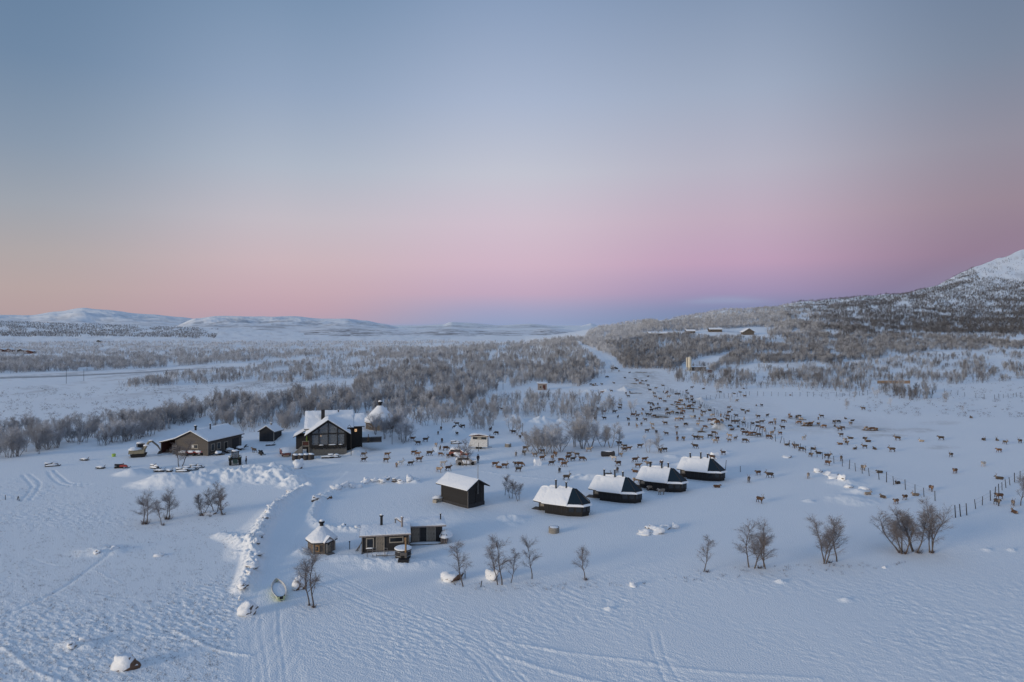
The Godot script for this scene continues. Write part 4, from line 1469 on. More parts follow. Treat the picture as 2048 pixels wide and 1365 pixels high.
		for x in [-0.22, 0.22]:
			for z in [-0.22, 0.22]:
				var lm := MB.new()
				lm.bar(Vector3(x, 0, z), Vector3(x, 0.43, z), 0.04, 0.04)
				part(ct, "leg", lm, mats["steel"])
	var h := thing("hot_tub", "round dark hot tub with snowy lid and stove pipe before the sauna", "hot tub", P(806, 1121))
	var tub := MB.new()
	tub.lathe(Vector3.ZERO, [Vector2(0.01, 0.0), Vector2(0.95, 0.0), Vector2(1.0, 1.1), Vector2(0.01, 1.1)], 24)
	part(h, "tub", tub, mats["charcoal_wood"])
	for y in [0.3, 0.85]:
		var hp := MB.new()
		hp.lathe(Vector3.ZERO, [Vector2(0.98, y), Vector2(1.03, y + 0.02), Vector2(1.03, y + 0.08), Vector2(0.98, y + 0.1)], 24)
		part(h, "hoop", hp, mats["steel"])
	var lid := MB.new()
	lid.lathe(Vector3.ZERO, [Vector2(1.05, 1.1), Vector2(1.07, 1.17), Vector2(0.95, 1.25), Vector2(0.5, 1.28), Vector2(0.01, 1.29)], 24)
	part(h, "lid_snow", lid, mats["snow_cover"])
	var stv := MB.new()
	stv.box(Vector3(0.25, 0.5, 1.1), Vector3(0.8, 0.9, 0.5))
	var so := part(h, "stove", stv, mats["grey_wood"])
	var sd := MB.new()
	sd.box(Vector3(0.15, 0.45, 1.37), Vector3(0.35, 0.35, 0.05))
	part(so, "stove_door", sd, mats["black_metal"])
	var sp := MB.new()
	sp.cyl(Vector3(0.5, 0.9, 1.1), Vector3(0.5, 2.4, 1.1), 0.12, 0.12, 10)
	sp.cyl(Vector3(0.5, 2.4, 1.1), Vector3(0.5, 2.75, 1.1), 0.15, 0.15, 10)
	part(h, "stove_pipe", sp, mats["orange_wood"])
	var bx := MB.new()
	bx.box(Vector3(0.35, 0.12, 1.75), Vector3(1.3, 0.5, 0.7))
	part(h, "wood_box", bx, mats["black_metal"])
	for k in 1:
		var po := MB.new()
		po.cyl(Vector3.ZERO, Vector3(0, 0.95, 0), 0.05, 0.05, 8)
		po.box(Vector3(0, 0.98, 0), Vector3(0.16, 0.12, 0.16))
		one("path_lamp_post", po, mats["charcoal_wood"], "short dark post in the snow between grill hut and sauna", "post", P(699, 1099))

func make_grill_hut() -> void:
	var t := thing("grill_hut", "small six-sided log grill hut with pointed snowy roof and round-window door", "hut", P(643, 1101), deg_to_rad(8))
	var hexa := []
	var big := []
	for k in 6:
		var a := -TAU * k / 6.0 + PI / 6 + 0.52
		hexa.append(Vector2(cos(a), sin(a)) * 1.65)
	var wl := MB.new()
	# stacked logs: each course a slightly proud ring
	for y in 8:
		var ring := []
		for q in hexa:
			ring.append((q as Vector2) * (1.0 if y % 2 == 0 else 0.985))
		wl.prism(ring, -0.1 + y * 0.2, -0.1 + y * 0.2 + 0.175)
		var inn := []
		for q in hexa:
			inn.append((q as Vector2) * 0.95)
		wl.prism(inn, -0.1 + y * 0.2 + 0.17, -0.1 + y * 0.2 + 0.205)
	part(t, "log_wall", wl, mats["log_wood"])
	for q in hexa:
		var cp := MB.new()
		cp.box(Vector3(q.x, 0.7, q.y), Vector3(0.14, 1.6, 0.14), Basis(Vector3.UP, 0.4))
		part(t, "corner_post", cp, mats["trim"])
	var rf := MB.new()
	rf.lathe(Vector3.ZERO, [Vector2(2.0, 1.38), Vector2(2.0, 1.5), Vector2(0.3, 3.0), Vector2(0.01, 3.02)], 6)
	var r := part(t, "roof", rf, mats["dark_wood"])
	var sn := MB.new(); sn.soft = true
	sn.lathe(Vector3.ZERO, [Vector2(1.97, 1.48), Vector2(2.02, 1.72), Vector2(1.9, 1.84), Vector2(0.36, 3.2), Vector2(0.26, 3.22), Vector2(0.01, 3.23)], 6)
	part(r, "roof_snow", sn, mats["snow_cover"])
	pipe(t, "smoke_hood", Vector3(0, 3.1, 0), 0.45, 0.24)
	var wb := Basis(Vector3.UP, deg_to_rad(-22))
	window_in(t, wb * Vector3(0, 0.75, 1.45), 0.85, 0.55, wb, "orange_wood", "window_dark", 1)
	var db := Basis(Vector3.UP, deg_to_rad(38))
	door_in(t, db * Vector3(0, 0.0, 1.5), 0.75, 1.6, db, "pale_wood", "grey_wood")
	var rw := MB.new()
	rw.wheel(db * Vector3(0, 1.25, 1.6), db * Vector3(0, 0, 1), 0.2, 0.05)
	part(t, "round_window", rw, mats["window_dark"])
	var dm := MB.new()
	var ds := MB.new(); ds.soft = true
	for k in 2:
		var up := 0.0 if k == 0 else 0.2
		for s in [-1.0, 1.0]:
			var e := [db * Vector3(s * 0.75, 1.55 + up, 2.0), db * Vector3(s * 0.75, 1.55 + up, 0.8), db * Vector3(0, 2.2 + up, 0.8), db * Vector3(0, 2.2 + up, 2.0)]
			if s < 0:
				e = [e[1], e[0], e[3], e[2]]
			(dm if k == 0 else ds).slab(e[0], e[1], e[2], e[3], 0.1 if k == 0 else 0.18)
	part(t, "door_gable", dm, mats["pink_grey_wood"])
	part(t, "door_gable_snow", ds, mats["snow_cover"])
	var stp := MB.new()
	stp.box(db * Vector3(0, 0.05, 2.0), Vector3(1.0, 0.16, 0.7), db)
	part(t, "step", stp, mats["grey_wood"])

func make_glass_cabin(label: String, at: Vector3, turn: float, flues: Array) -> Node3D:
	# length along x, glass end at +x
	var t := thing("glass_cabin", label, "cabin", at, turn, "glass-ended cabins in a row")
	var plan := [Vector2(-2.6, 2.1), Vector2(1.3, 2.1), Vector2(3.4, 1.35), Vector2(4.1, 0.0), Vector2(3.4, -1.35), Vector2(1.3, -2.1), Vector2(-2.6, -2.1)]
	var wl := MB.new()
	var inner := []
	for q in plan:
		inner.append((q as Vector2) * Vector2(0.97, 0.93))
	wl.prism(inner, -0.4, 0.45)
	part(t, "plinth", wl, mats["dark_wood"])
	var up := MB.new()
	up.prism(plan, 0.45, 1.75)
	part(t, "wall", up, mats["dark_wood"])
	# boards and dark windows round the glass end
	for k in range(1, 5):
		var a: Vector2 = plan[k]
		var b: Vector2 = plan[k + 1]
		var m := (a + b) * 0.5
		var n := Vector3((b - a).y, 0, -(b - a).x).normalized() * -1.0
		if n.dot(Vector3(m.x - 1.3, 0, m.y)) < 0:
			n = -n
		var bs := Basis(Vector3.UP.cross(n), Vector3.UP, n)
		for s in [-0.25, 0.25]:
			var w := MB.new()
			var o := Vector3(m.x, 1.1, m.y) + bs * Vector3(s * a.distance_to(b), 0, 0.02)
			w.box(o, Vector3(a.distance_to(b) * 0.36, 0.75, 0.04), bs)
			part(t, "low_window", w, mats["window_dark"])
	for k in 5:
		var w2 := MB.new()
		w2.box(Vector3(-1.9 + k * 0.75, 1.1, 2.12), Vector3(0.1, 1.25, 0.05))
		part(t, "batten", w2, mats["charcoal_wood"])
	# entrance porch at the left end
	var po := MB.new()
	po.box(Vector3(-3.35, 0.75, -0.35), Vector3(1.5, 2.1, 2.3))
	part(t, "porch", po, mats["dark_wood"])
	window_in(t, Vector3(-3.5, 1.15, 0.8), 0.62, 0.75, Basis.IDENTITY, "grey_wood", "trim")
	var stp := MB.new()
	stp.box(Vector3(-4.5, 0.02, 0.2), Vector3(1.6, 0.2, 1.6))
	part(t, "step", stp, mats["brown_wood"])
	# snowy roof: main part with ridge along x, a lower one over the porch
	var sn := MB.new(); sn.soft = true
	var bd := MB.new()
	for s in [-1.0, 1.0]:
		for k in 2:
			var y := 0.0 if k == 0 else 0.34
			var q := [Vector3(-2.9, 1.62 + y, s * 2.5), Vector3(1.3, 1.62 + y, s * 2.5), Vector3(1.3, 3.75 + y, s * 0.25), Vector3(-2.6, 3.7 + y, s * 0.2)]
			var p := [Vector3(-4.5, 1.75 + y, s * 2.0), Vector3(-2.8, 1.66 + y, s * 2.3), Vector3(-2.6, 3.55 + y, s * 0.2), Vector3(-4.0, 3.42 + y, s * 0.2)]
			if s < 0:
				q = [q[1], q[0], q[3], q[2]]
				p = [p[1], p[0], p[3], p[2]]
			(bd if k == 0 else sn).slab(q[0], q[1], q[2], q[3], 0.12 if k == 0 else 0.335)
			(bd if k == 0 else sn).slab(p[0], p[1], p[2], p[3], 0.12 if k == 0 else 0.33)
	sn.slab(Vector3(-2.6, 4.04, 0.2), Vector3(1.3, 4.1, 0.25), Vector3(1.3, 4.1, -0.25), Vector3(-2.6, 4.04, -0.2), 0.3)
	sn.slab(Vector3(-4.0, 3.76, 0.2), Vector3(-2.6, 3.89, 0.2), Vector3(-2.6, 3.89, -0.2), Vector3(-4.0, 3.76, -0.2), 0.3)
	var rf := part(t, "roof", bd, mats["dark_wood"])
	part(rf, "roof_snow", sn, mats["snow_cover"])
	# the glass hip: five facets from the eave to the end of the ridge
	var eave := [Vector2(1.3, 2.5), Vector2(3.75, 1.6), Vector2(4.5, 0.0), Vector2(3.75, -1.6), Vector2(1.3, -2.5)]
	var head := [Vector2(1.3, 0.28), Vector2(1.75, 0.25), Vector2(1.85, 0.0), Vector2(1.75, -0.25), Vector2(1.3, -0.28)]
	for k in 4:
		var g := MB.new()
		var e := MB.new(); e.soft = true
		var fr := MB.new()
		var p := []
		for q in [0.0, 0.13, 1.0]:
			for j in [k, k + 1]:
				var xy: Vector2 = (eave[j] as Vector2).lerp(head[j], q)
				p.append(Vector3(xy.x, lerpf(1.62, 3.78, q), xy.y))
		g.quad(p[2], p[3], p[5], p[4])
		part(t, "glass_facet", g, mats["roof_glass"])
		e.slab(p[0] + Vector3(0, 0.12, 0), p[1] + Vector3(0, 0.12, 0), p[3] + Vector3(0, 0.09, 0), p[2] + Vector3(0, 0.09, 0), 0.16)
		part(t, "eave_snow", e, mats["snow_cover"])
		fr.bar(p[3] + Vector3(0, 0.02, 0), p[5] + Vector3(0, 0.02, 0), 0.1, 0.07)
		fr.bar(p[2] + Vector3(0, 0.02, 0), p[3] + Vector3(0, 0.02, 0), 0.1, 0.06)
		part(t, "glazing_bar", fr, mats["charcoal_wood"])
		var sf := MB.new()
		sf.quad(p[0], p[1], p[3], p[2])
		part(t, "soffit", sf, mats["dark_wood"])
	for q in flues:
		pipe(t, "flue", Vector3(q[0], 3.5, q[1]), q[2], 0.13)
	return t

func make_cabins() -> void:
	var spots := [[1130, 1024, "nearest glass-ended cabin with two flues and thick roof snow", [[-1.3, 0.5, 1.35], [0.3, 0.2, 1.1]]], [1236, 998, "second nearest glass-ended cabin, left of a bare reindeer path", [[-2.3, 0.3, 1.2], [-0.4, 0.4, 1.4], [0.9, 0.1, 1.1]]], [1327, 977, "third glass-ended cabin, third in the row from the nearest", [[-2.3, 0.3, 1.1], [-0.2, 0.4, 1.4], [0.9, 0.1, 1.1]]], [1406, 957, "farthest glass-ended cabin, rightmost in the row of four", [[-2.3, 0.3, 1.0], [-0.3, 0.4, 1.3], [0.9, 0.1, 1.1]]]]
	spots[1][2] = "glass-ended cabin second in the row from the nearest, pinched between two others"
	for s in spots:
		make_glass_cabin(s[2], P(s[0], s[1]), deg_to_rad(-27.0), s[3])

func make_far_buildings() -> void:
	# white caravan hut
	var t := thing("caravan", "small white caravan with dark window band and snowy roof", "caravan", P(957, 899), deg_to_rad(-8))
	var b := MB.new()
	b.hexa([Vector3(-2.2, 0.5, 0.9), Vector3(2.2, 0.5, 0.9), Vector3(2.2, 0.5, -1.3), Vector3(-2.2, 0.5, -1.3), Vector3(-1.6, 2.9, 0.35), Vector3(2.15, 2.9, 0.35), Vector3(2.15, 2.9, -1.3), Vector3(-1.6, 2.9, -1.3)])
	part(t, "body", b, mats["white_paint"])
	var wn := MB.new()
	wn.box(Vector3(0.35, 2.45, 0.49), Vector3(3.2, 0.55, 0.06), Basis(Vector3.RIGHT, -0.22))
	part(t, "window", wn, mats["window_dark"])
	var wf := MB.new()
	wf.box(Vector3(0.3, 2.45, 0.56), Vector3(0.9, 0.35, 0.05), Basis(Vector3.RIGHT, -0.22))
	part(t, "curtain", wf, mats["trim"])
	var rf := MB.new()
	rf.slab(Vector3(-2.1, 3.0, 0.8), Vector3(0.2, 3.35, 0.8), Vector3(0.2, 3.35, -1.6), Vector3(-2.1, 3.0, -1.6), 0.14)
	rf.slab(Vector3(0.2, 3.35, 0.8), Vector3(2.5, 3.0, 0.8), Vector3(2.5, 3.0, -1.6), Vector3(0.2, 3.35, -1.6), 0.14)
	var r := part(t, "roof", rf, mats["red_wood"])
	var rs := MB.new(); rs.soft = true
	rs.slab(Vector3(-2.1, 3.26, 0.78), Vector3(0.2, 3.61, 0.78), Vector3(0.2, 3.61, -1.58), Vector3(-2.1, 3.26, -1.58), 0.255)
	rs.slab(Vector3(0.2, 3.61, 0.78), Vector3(2.5, 3.26, 0.78), Vector3(2.5, 3.26, -1.58), Vector3(0.2, 3.61, -1.58), 0.255)
	part(r, "roof_snow", rs, mats["snow_cover"])
	for x in [-0.2, 0.6]:
		var w := MB.new()
		w.wheel(Vector3(x, 0.32, 0.7), Vector3(0, 0, 1), 0.32, 0.22)
		part(t, "wheel", w, mats["rubber"])
	var bar := MB.new()
	bar.bar(Vector3(2.2, 0.45, 0.2), Vector3(3.2, 0.4, 0.2), 0.1, 0.1)
	part(t, "drawbar", bar, mats["black_metal"])
	# pale hut by the edge of the wood
	var h := thing("pale_hut", "small pale flat-roofed hut with a dark red door at the forest edge", "hut", P(1085, 780))
	var hb := MB.new()
	hb.box(Vector3(0, 1.3, -1.5), Vector3(4.0, 3.0, 3.0))
	part(h, "wall", hb, mats["pink_grey_wood"])
	var hr := MB.new()
	hr.slab(Vector3(-2.5, 2.95, 0.4), Vector3(2.3, 2.85, 0.4), Vector3(2.3, 3.15, -3.4), Vector3(-2.5, 3.25, -3.4), 0.14)
	var hro := part(h, "roof", hr, mats["grey_wood"])
	var hs := MB.new(); hs.soft = true
	hs.slab(Vector3(-2.5, 3.17, 0.38), Vector3(2.3, 3.07, 0.38), Vector3(2.3, 3.37, -3.38), Vector3(-2.5, 3.47, -3.38), 0.215)
	part(hro, "roof_snow", hs, mats["snow_cover"])
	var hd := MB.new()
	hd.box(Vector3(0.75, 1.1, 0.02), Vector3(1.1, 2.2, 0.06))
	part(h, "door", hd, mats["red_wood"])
	window_in(h, Vector3(-0.9, 1.3, 0.0), 0.6, 0.8, Basis.IDENTITY, "trim")
	# silo
	var s := thing("silo", "tall cream feed silo on legs beside a long grey shed", "silo", P(1378, 743))
	var sb := MB.new()
	sb.lathe(Vector3.ZERO, [Vector2(0.3, 0.7), Vector2(1.45, 2.6), Vector2(1.5, 7.6), Vector2(1.2, 8.1), Vector2(0.5, 8.4), Vector2(0.01, 8.45)], 22)
	part(s, "tank", sb, mats["cream_paint"])
	for k in 4:
		var a := TAU * k / 4.0 + 0.6
		var lg := MB.new()
		lg.bar(Vector3(cos(a) * 1.5, -0.3, sin(a) * 1.5), Vector3(cos(a) * 1.45, 3.0, sin(a) * 1.45), 0.16, 0.16)
		part(s, "leg", lg, mats["cream_paint"])
	var tu := MB.new()
	tu.tube([Vector3(-1.0, 0.6, 1.2), Vector3(-1.15, 3.0, 1.2), Vector3(-1.15, 7.9, 1.2), Vector3(-0.7, 8.5, 0.7)], [0.14, 0.14, 0.14, 0.14], 8)
	part(s, "filling_pipe", tu, mats["charcoal_wood"])
	var ls := thing("feed_shed", "long low grey shed beside the cream silo", "shed", P(1393, 742))
	var lb := MB.new()
	lb.box(Vector3(1.0, 0.9, -2.0), Vector3(9.6, 2.2, 3.6))
	part(ls, "wall", lb, mats["grey_wood"])
	var lr := MB.new()
	lr.slab(Vector3(-4.1, 2.2, 0.2), Vector3(6.1, 2.2, 0.2), Vector3(6.1, 2.6, -4.1), Vector3(-4.1, 2.6, -4.1), 0.15)
	part(ls, "roof", lr, mats["dark_wood"])
	var lsn := MB.new(); lsn.soft = true
	lsn.slab(Vector3(-4.1, 2.36, 0.1), Vector3(6.1, 2.36, 0.1), Vector3(6.1, 2.76, -4.1), Vector3(-4.1, 2.76, -4.1), 0.15)
	part(ls, "roof_snow", lsn, mats["snow_cover"])
	var box := thing("dark_container", "small dark brown box shed right of the silo", "shed", P(1420, 745))
	var cb := MB.new()
	cb.box(Vector3(0, 0.8, 0), Vector3(2.0, 1.8, 1.8))
	part(box, "wall", cb, mats["red_wood"])
	var cs := MB.new(); cs.soft = true
	cs.slab(Vector3(-1.1, 1.9, 1.0), Vector3(1.1, 1.9, 1.0), Vector3(1.1, 1.95, -1.0), Vector3(-1.1, 1.95, -1.0), 0.19)
	part(box, "roof_snow", cs, mats["snow_cover"])
	# low orange feed barrier in the right-hand field
	var fb := thing("feed_barrier", "long low orange plank wall among bushes in the right field", "wall", P(1788, 768))
	var fm := MB.new()
	for y in [0.35, 0.8, 1.25]:
		fm.box(Vector3(0, y, 0), Vector3(15.5, 0.4, 0.1))
	part(fb, "planks", fm, mats["orange_wood"])
	for k in 7:
		var pm := MB.new()
		pm.box(Vector3(-7.5 + k * 2.5, 0.7, -0.15), Vector3(0.16, 1.7, 0.16))
		part(fb, "post", pm, mats["brown_wood"])
	# hillside houses
	var hd2 := [
		["long_house", 1323, 672, 25.0, 6.0, 2.8, "long white-roofed building half hidden in trees on the hill", "building"],
		["low_house", 1382, 667, 9.0, 5.0, 2.4, "low snow-roofed house right of the long hillside building", "house"],
		["hill_house", 1432, 665, 13.0, 6.0, 2.6, "brown snow-roofed house in the middle of the hillside group", "house"],
		["gabled_house", 1498, 670, 10.5, 8.0, 3.2, "gabled brown house at the right end of the hillside group", "house"]]
	for q in hd2:
		var o := thing(q[0], q[6], q[7], P(q[1], q[2]), 0.0, "houses on the hill")
		if q[0] == "gabled_house":
			part(o, "wall", gable_body(q[3], q[4], q[5], 6.4), mats["brown_wood"])
			gable_roof(o, q[3], q[4], q[5], 6.4, 1.2, 1.0, mats["dark_wood"], 0.5)
			for x in [-3.2, 0.0, 3.2]:
				window_in(o, Vector3(x, 2.0, 0.0), 1.3, 1.2, Basis.IDENTITY, "trim")
			window_in(o, Vector3(0, 4.4, 0.0), 1.3, 1.1, Basis.IDENTITY, "trim")
		else:
			var wb := MB.new()
			wb.box(Vector3(0, q[5] * 0.5 - 0.4, -q[4] * 0.5), Vector3(q[3], q[5] + 0.8, q[4]))
			part(o, "wall", wb, mats["brown_wood"])
			var e: float = q[3] * 0.5 + 0.6
			var rr := MB.new()
			var rsn := MB.new(); rsn.soft = true
			for k in 2:
				var y: float = q[5] + (0.1 if k == 0 else 0.42)
				(rr if k == 0 else rsn).slab(Vector3(-e, y, 0.9), Vector3(e, y, 0.9), Vector3(e, y + 1.6, -q[4] * 0.5), Vector3(-e, y + 1.6, -q[4] * 0.5), 0.2 if k == 0 else 0.31)
				(rr if k == 0 else rsn).slab(Vector3(-e, y + 1.6, -q[4] * 0.5), Vector3(e, y + 1.6, -q[4] * 0.5), Vector3(e, y, -q[4] - 0.9), Vector3(-e, y, -q[4] - 0.9), 0.2 if k == 0 else 0.31)
			var ro := part(o, "roof", rr, mats["dark_wood"])
			part(ro, "roof_snow", rsn, mats["snow_cover"])
			var nw := int(q[3] / 4.0)
			for k in nw:
				window_in(o, Vector3(-q[3] * 0.5 + (k + 0.5) * q[3] / nw, q[5] * 0.55, 0.0), 1.5, 1.2, Basis.IDENTITY, "trim")
	# the farm far off in the valley
	var fs := [[-2, 705, 9.0, "red_wood", "far red farmhouse at the picture's left edge in the valley"], [16, 705, 6.0, "red_wood", "small red-brown house beside the far red farmhouse"], [40, 705, 6.5, "charcoal_wood", "far dark farm shed in the valley, left of the longer one"], [55, 706, 9.5, "red_wood", "far long dark red barn in the valley"], [196, 685, 6.0, "charcoal_wood", "tiny dark house alone on the far plain"]]
	for q in fs:
		var o2 := thing("farm_building", q[4], "house", P(q[0], q[1]), 0.0, "far farm buildings in the valley")
		part(o2, "wall", gable_body(q[2], 6.0, 2.4, 3.6), mats[q[3]])
		gable_roof(o2, q[2], 6.0, 2.4, 3.6, 0.5, 0.4, mats["dark_wood"], 0.3)
		window_in(o2, Vector3(0.8, 1.3, 0.0), 1.0, 0.9, Basis.IDENTITY, "trim")

# ---------------------------------------------------------------- vehicles and props
func snow_on(parent: Node3D, blobs: Array, called := "snow_cover") -> void: # [centre, radii]
	var mb := MB.new()
	for q in blobs:
		mb.blob(q[0], q[1], 0.22, lump_noise, q[0].x * 3.0 + q[0].z, -0.15, 6, 14)
	part(parent, called, mb, mats["snow_cover"])

func wheel_of(parent: Node3D, m: Vector3, axis: Vector3, r: float, w: float, rim := "steel") -> void:
	var ty := MB.new()
	ty.wheel(m, axis, r, w, r * 0.55)
	var o := part(parent, "wheel", ty, mats["rubber"])
	var rm := MB.new()
	rm.wheel(m, axis, r * 0.56, w * 0.7)
	part(o, "rim", rm, mats[rim])

func make_tractor() -> void:
	# its front (-z) points away and a little to the left; we see its tail
	var t := thing("tractor", "dark tractor with snowy cab roof and front loader near the barn", "tractor", P(470, 930), deg_to_rad(24))
	var b := MB.new()
	b.box(Vector3(0, 1.0, 0.1), Vector3(0.9, 0.8, 1.8))
	b.hexa([Vector3(-0.4, 0.8, -0.8), Vector3(0.4, 0.8, -0.8), Vector3(0.36, 0.8, -2.7), Vector3(-0.36, 0.8, -2.7), Vector3(-0.38, 1.75, -0.8), Vector3(0.38, 1.75, -0.8), Vector3(0.32, 1.5, -2.7), Vector3(-0.32, 1.5, -2.7)])
	b.box(Vector3(0, 0.7, 0.95), Vector3(0.7, 0.5, 0.3))
	part(t, "body", b, mats["tractor_green"])
	var fn := MB.new()
	for s in [-1.0, 1.0]:
		fn.tube([Vector3(s * 0.95, 1.5, 0.75), Vector3(s * 0.95, 1.75, 0.35), Vector3(s * 0.95, 1.75, -0.2), Vector3(s * 0.95, 1.5, -0.6)], [0.26, 0.3, 0.3, 0.24], 6)
	part(t, "fender", fn, mats["tractor_green"])
	var cab := MB.new()
	cab.box(Vector3(0, 2.85, 0.0), Vector3(1.5, 0.16, 1.6))
	for x in [-0.66, 0.66]:
		for z in [-0.7, 0.7]:
			cab.bar(Vector3(x, 1.4, z), Vector3(x * 0.95, 2.8, z * 0.95), 0.09, 0.09)
	cab.box(Vector3(0, 1.5, 0), Vector3(1.3, 0.25, 1.4))
	part(t, "cab", cab, mats["black_metal"])
	for q in [[Vector3(0, 2.15, 0.69), Vector3(1.2, 1.15, 0.03)], [Vector3(0, 2.15, -0.69), Vector3(1.2, 1.15, 0.03)], [Vector3(0.65, 2.15, 0), Vector3(0.03, 1.15, 1.25)], [Vector3(-0.65, 2.15, 0), Vector3(0.03, 1.15, 1.25)]]:
		var g := MB.new()
		g.box(q[0], q[1])
		part(t, "cab_window", g, mats["glass"])
	var st := MB.new()
	st.box(Vector3(0, 1.75, 0.25), Vector3(0.5, 0.3, 0.5))
	st.box(Vector3(0, 2.1, 0.45), Vector3(0.5, 0.6, 0.12))
	part(t, "seat", st, mats["black_metal"])
	for s in [-1.0, 1.0]:
		wheel_of(t, Vector3(s * 0.95, 0.85, 0.1), Vector3(1, 0, 0), 0.85, 0.5, "trim")
		wheel_of(t, Vector3(s * 0.85, 0.6, -2.0), Vector3(1, 0, 0), 0.6, 0.4, "trim")
		var arm := MB.new()
		arm.tube([Vector3(s * 0.6, 1.7, -0.7), Vector3(s * 0.62, 1.6, -2.2), Vector3(s * 0.62, 0.5, -3.6)], [0.1, 0.1, 0.09], 6)
		part(t, "loader_arm", arm, mats["car_red"])
	var bk := MB.new()
	bk.box(Vector3(0, 0.75, -3.6), Vector3(2.3, 0.9, 0.1))
	bk.box(Vector3(0, 0.32, -4.0), Vector3(2.3, 0.1, 0.9))
	for s in [-1.0, 1.0]:
		bk.box(Vector3(s * 1.15, 0.65, -3.95), Vector3(0.08, 0.7, 0.8))
	part(t, "bucket", bk, mats["pink_grey_wood"])
	snow_on(t, [[Vector3(0, 2.92, 0), Vector3(0.75, 0.22, 0.8)], [Vector3(0.97, 1.82, 0.2), Vector3(0.3, 0.2, 0.55)], [Vector3(-0.97, 1.82, 0.2), Vector3(0.3, 0.2, 0.55)], [Vector3(0, 1.6, -1.8), Vector3(0.4, 0.2, 0.9)]])

func make_excavator() -> void:
	var t := thing("excavator", "snow-covered excavator with folded arm left of the barn", "excavator", P(277, 914), deg_to_rad(-70))
	for s in [-1.0, 1.0]:
		var tr := MB.new()
		tr.hexa([Vector3(s * 0.95 - 0.22, 0.0, 1.3), Vector3(s * 0.95 + 0.22, 0.0, 1.3), Vector3(s * 0.95 + 0.22, 0.0, -1.3), Vector3(s * 0.95 - 0.22, 0.0, -1.3), Vector3(s * 0.95 - 0.22, 0.7, 1.55), Vector3(s * 0.95 + 0.22, 0.7, 1.55), Vector3(s * 0.95 + 0.22, 0.7, -1.55), Vector3(s * 0.95 - 0.22, 0.7, -1.55)])
		part(t, "track", tr, mats["rubber"])
	var b := MB.new()
	b.hexa([Vector3(-1.15, 0.8, 1.9), Vector3(1.15, 0.8, 1.9), Vector3(1.15, 0.8, -1.2), Vector3(-1.15, 0.8, -1.2), Vector3(-1.1, 1.75, 1.75), Vector3(1.1, 1.75, 1.75), Vector3(1.1, 1.65, -1.2), Vector3(-1.1, 1.65, -1.2)])
	part(t, "upper_body", b, mats["machine_yellow"])
	var c := MB.new()
	c.hexa([Vector3(-1.1, 1.7, 0.5), Vector3(0.0, 1.7, 0.5), Vector3(0.0, 1.7, -1.25), Vector3(-1.1, 1.7, -1.25), Vector3(-1.05, 2.9, 0.4), Vector3(-0.05, 2.9, 0.4), Vector3(-0.05, 2.9, -0.95), Vector3(-1.05, 2.9, -0.95)])
	var cab := part(t, "cab", c, mats["steel"])
	for q in [[Vector3(-1.09, 2.35, -0.35), Vector3(0.04, 0.75, 1.1)], [Vector3(0.0, 2.35, -0.35), Vector3(0.04, 0.75, 1.1)], [Vector3(-0.55, 2.35, 0.47), Vector3(0.8, 0.75, 0.04)]]:
		var g := MB.new()
		g.box(q[0], q[1])
		part(cab, "window", g, mats["window_dark"])
	var bo := MB.new()
	bo.tube([Vector3(0.4, 1.5, -1.1), Vector3(0.4, 3.1, -2.0), Vector3(0.4, 3.3, -2.7)], [0.26, 0.24, 0.2], 8)
	part(t, "boom", bo, mats["machine_yellow"])
	var st := MB.new()
	st.tube([Vector3(0.4, 3.35, -2.6), Vector3(0.4, 2.2, -3.8), Vector3(0.4, 1.3, -4.3)], [0.2, 0.18, 0.14], 8)
	part(t, "stick", st, mats["grey_wood"])
	var bk := MB.new()
	bk.hexa([Vector3(0, 0.4, -3.7), Vector3(0.8, 0.4, -3.7), Vector3(0.8, 0.5, -4.5), Vector3(0, 0.5, -4.5), Vector3(0, 1.0, -4.0), Vector3(0.8, 1.0, -4.0), Vector3(0.8, 1.3, -4.5), Vector3(0, 1.3, -4.5)])
	part(t, "bucket", bk, mats["black_metal"])
	snow_on(t, [[Vector3(0.3, 1.7, 0.8), Vector3(1.15, 0.45, 1.3)], [Vector3(-0.55, 2.9, -0.3), Vector3(0.62, 0.3, 0.85)], [Vector3(0.4, 2.4, -1.6), Vector3(0.4, 0.3, 0.7)], [Vector3(0.4, 3.45, -2.5), Vector3(0.3, 0.2, 0.5)]])

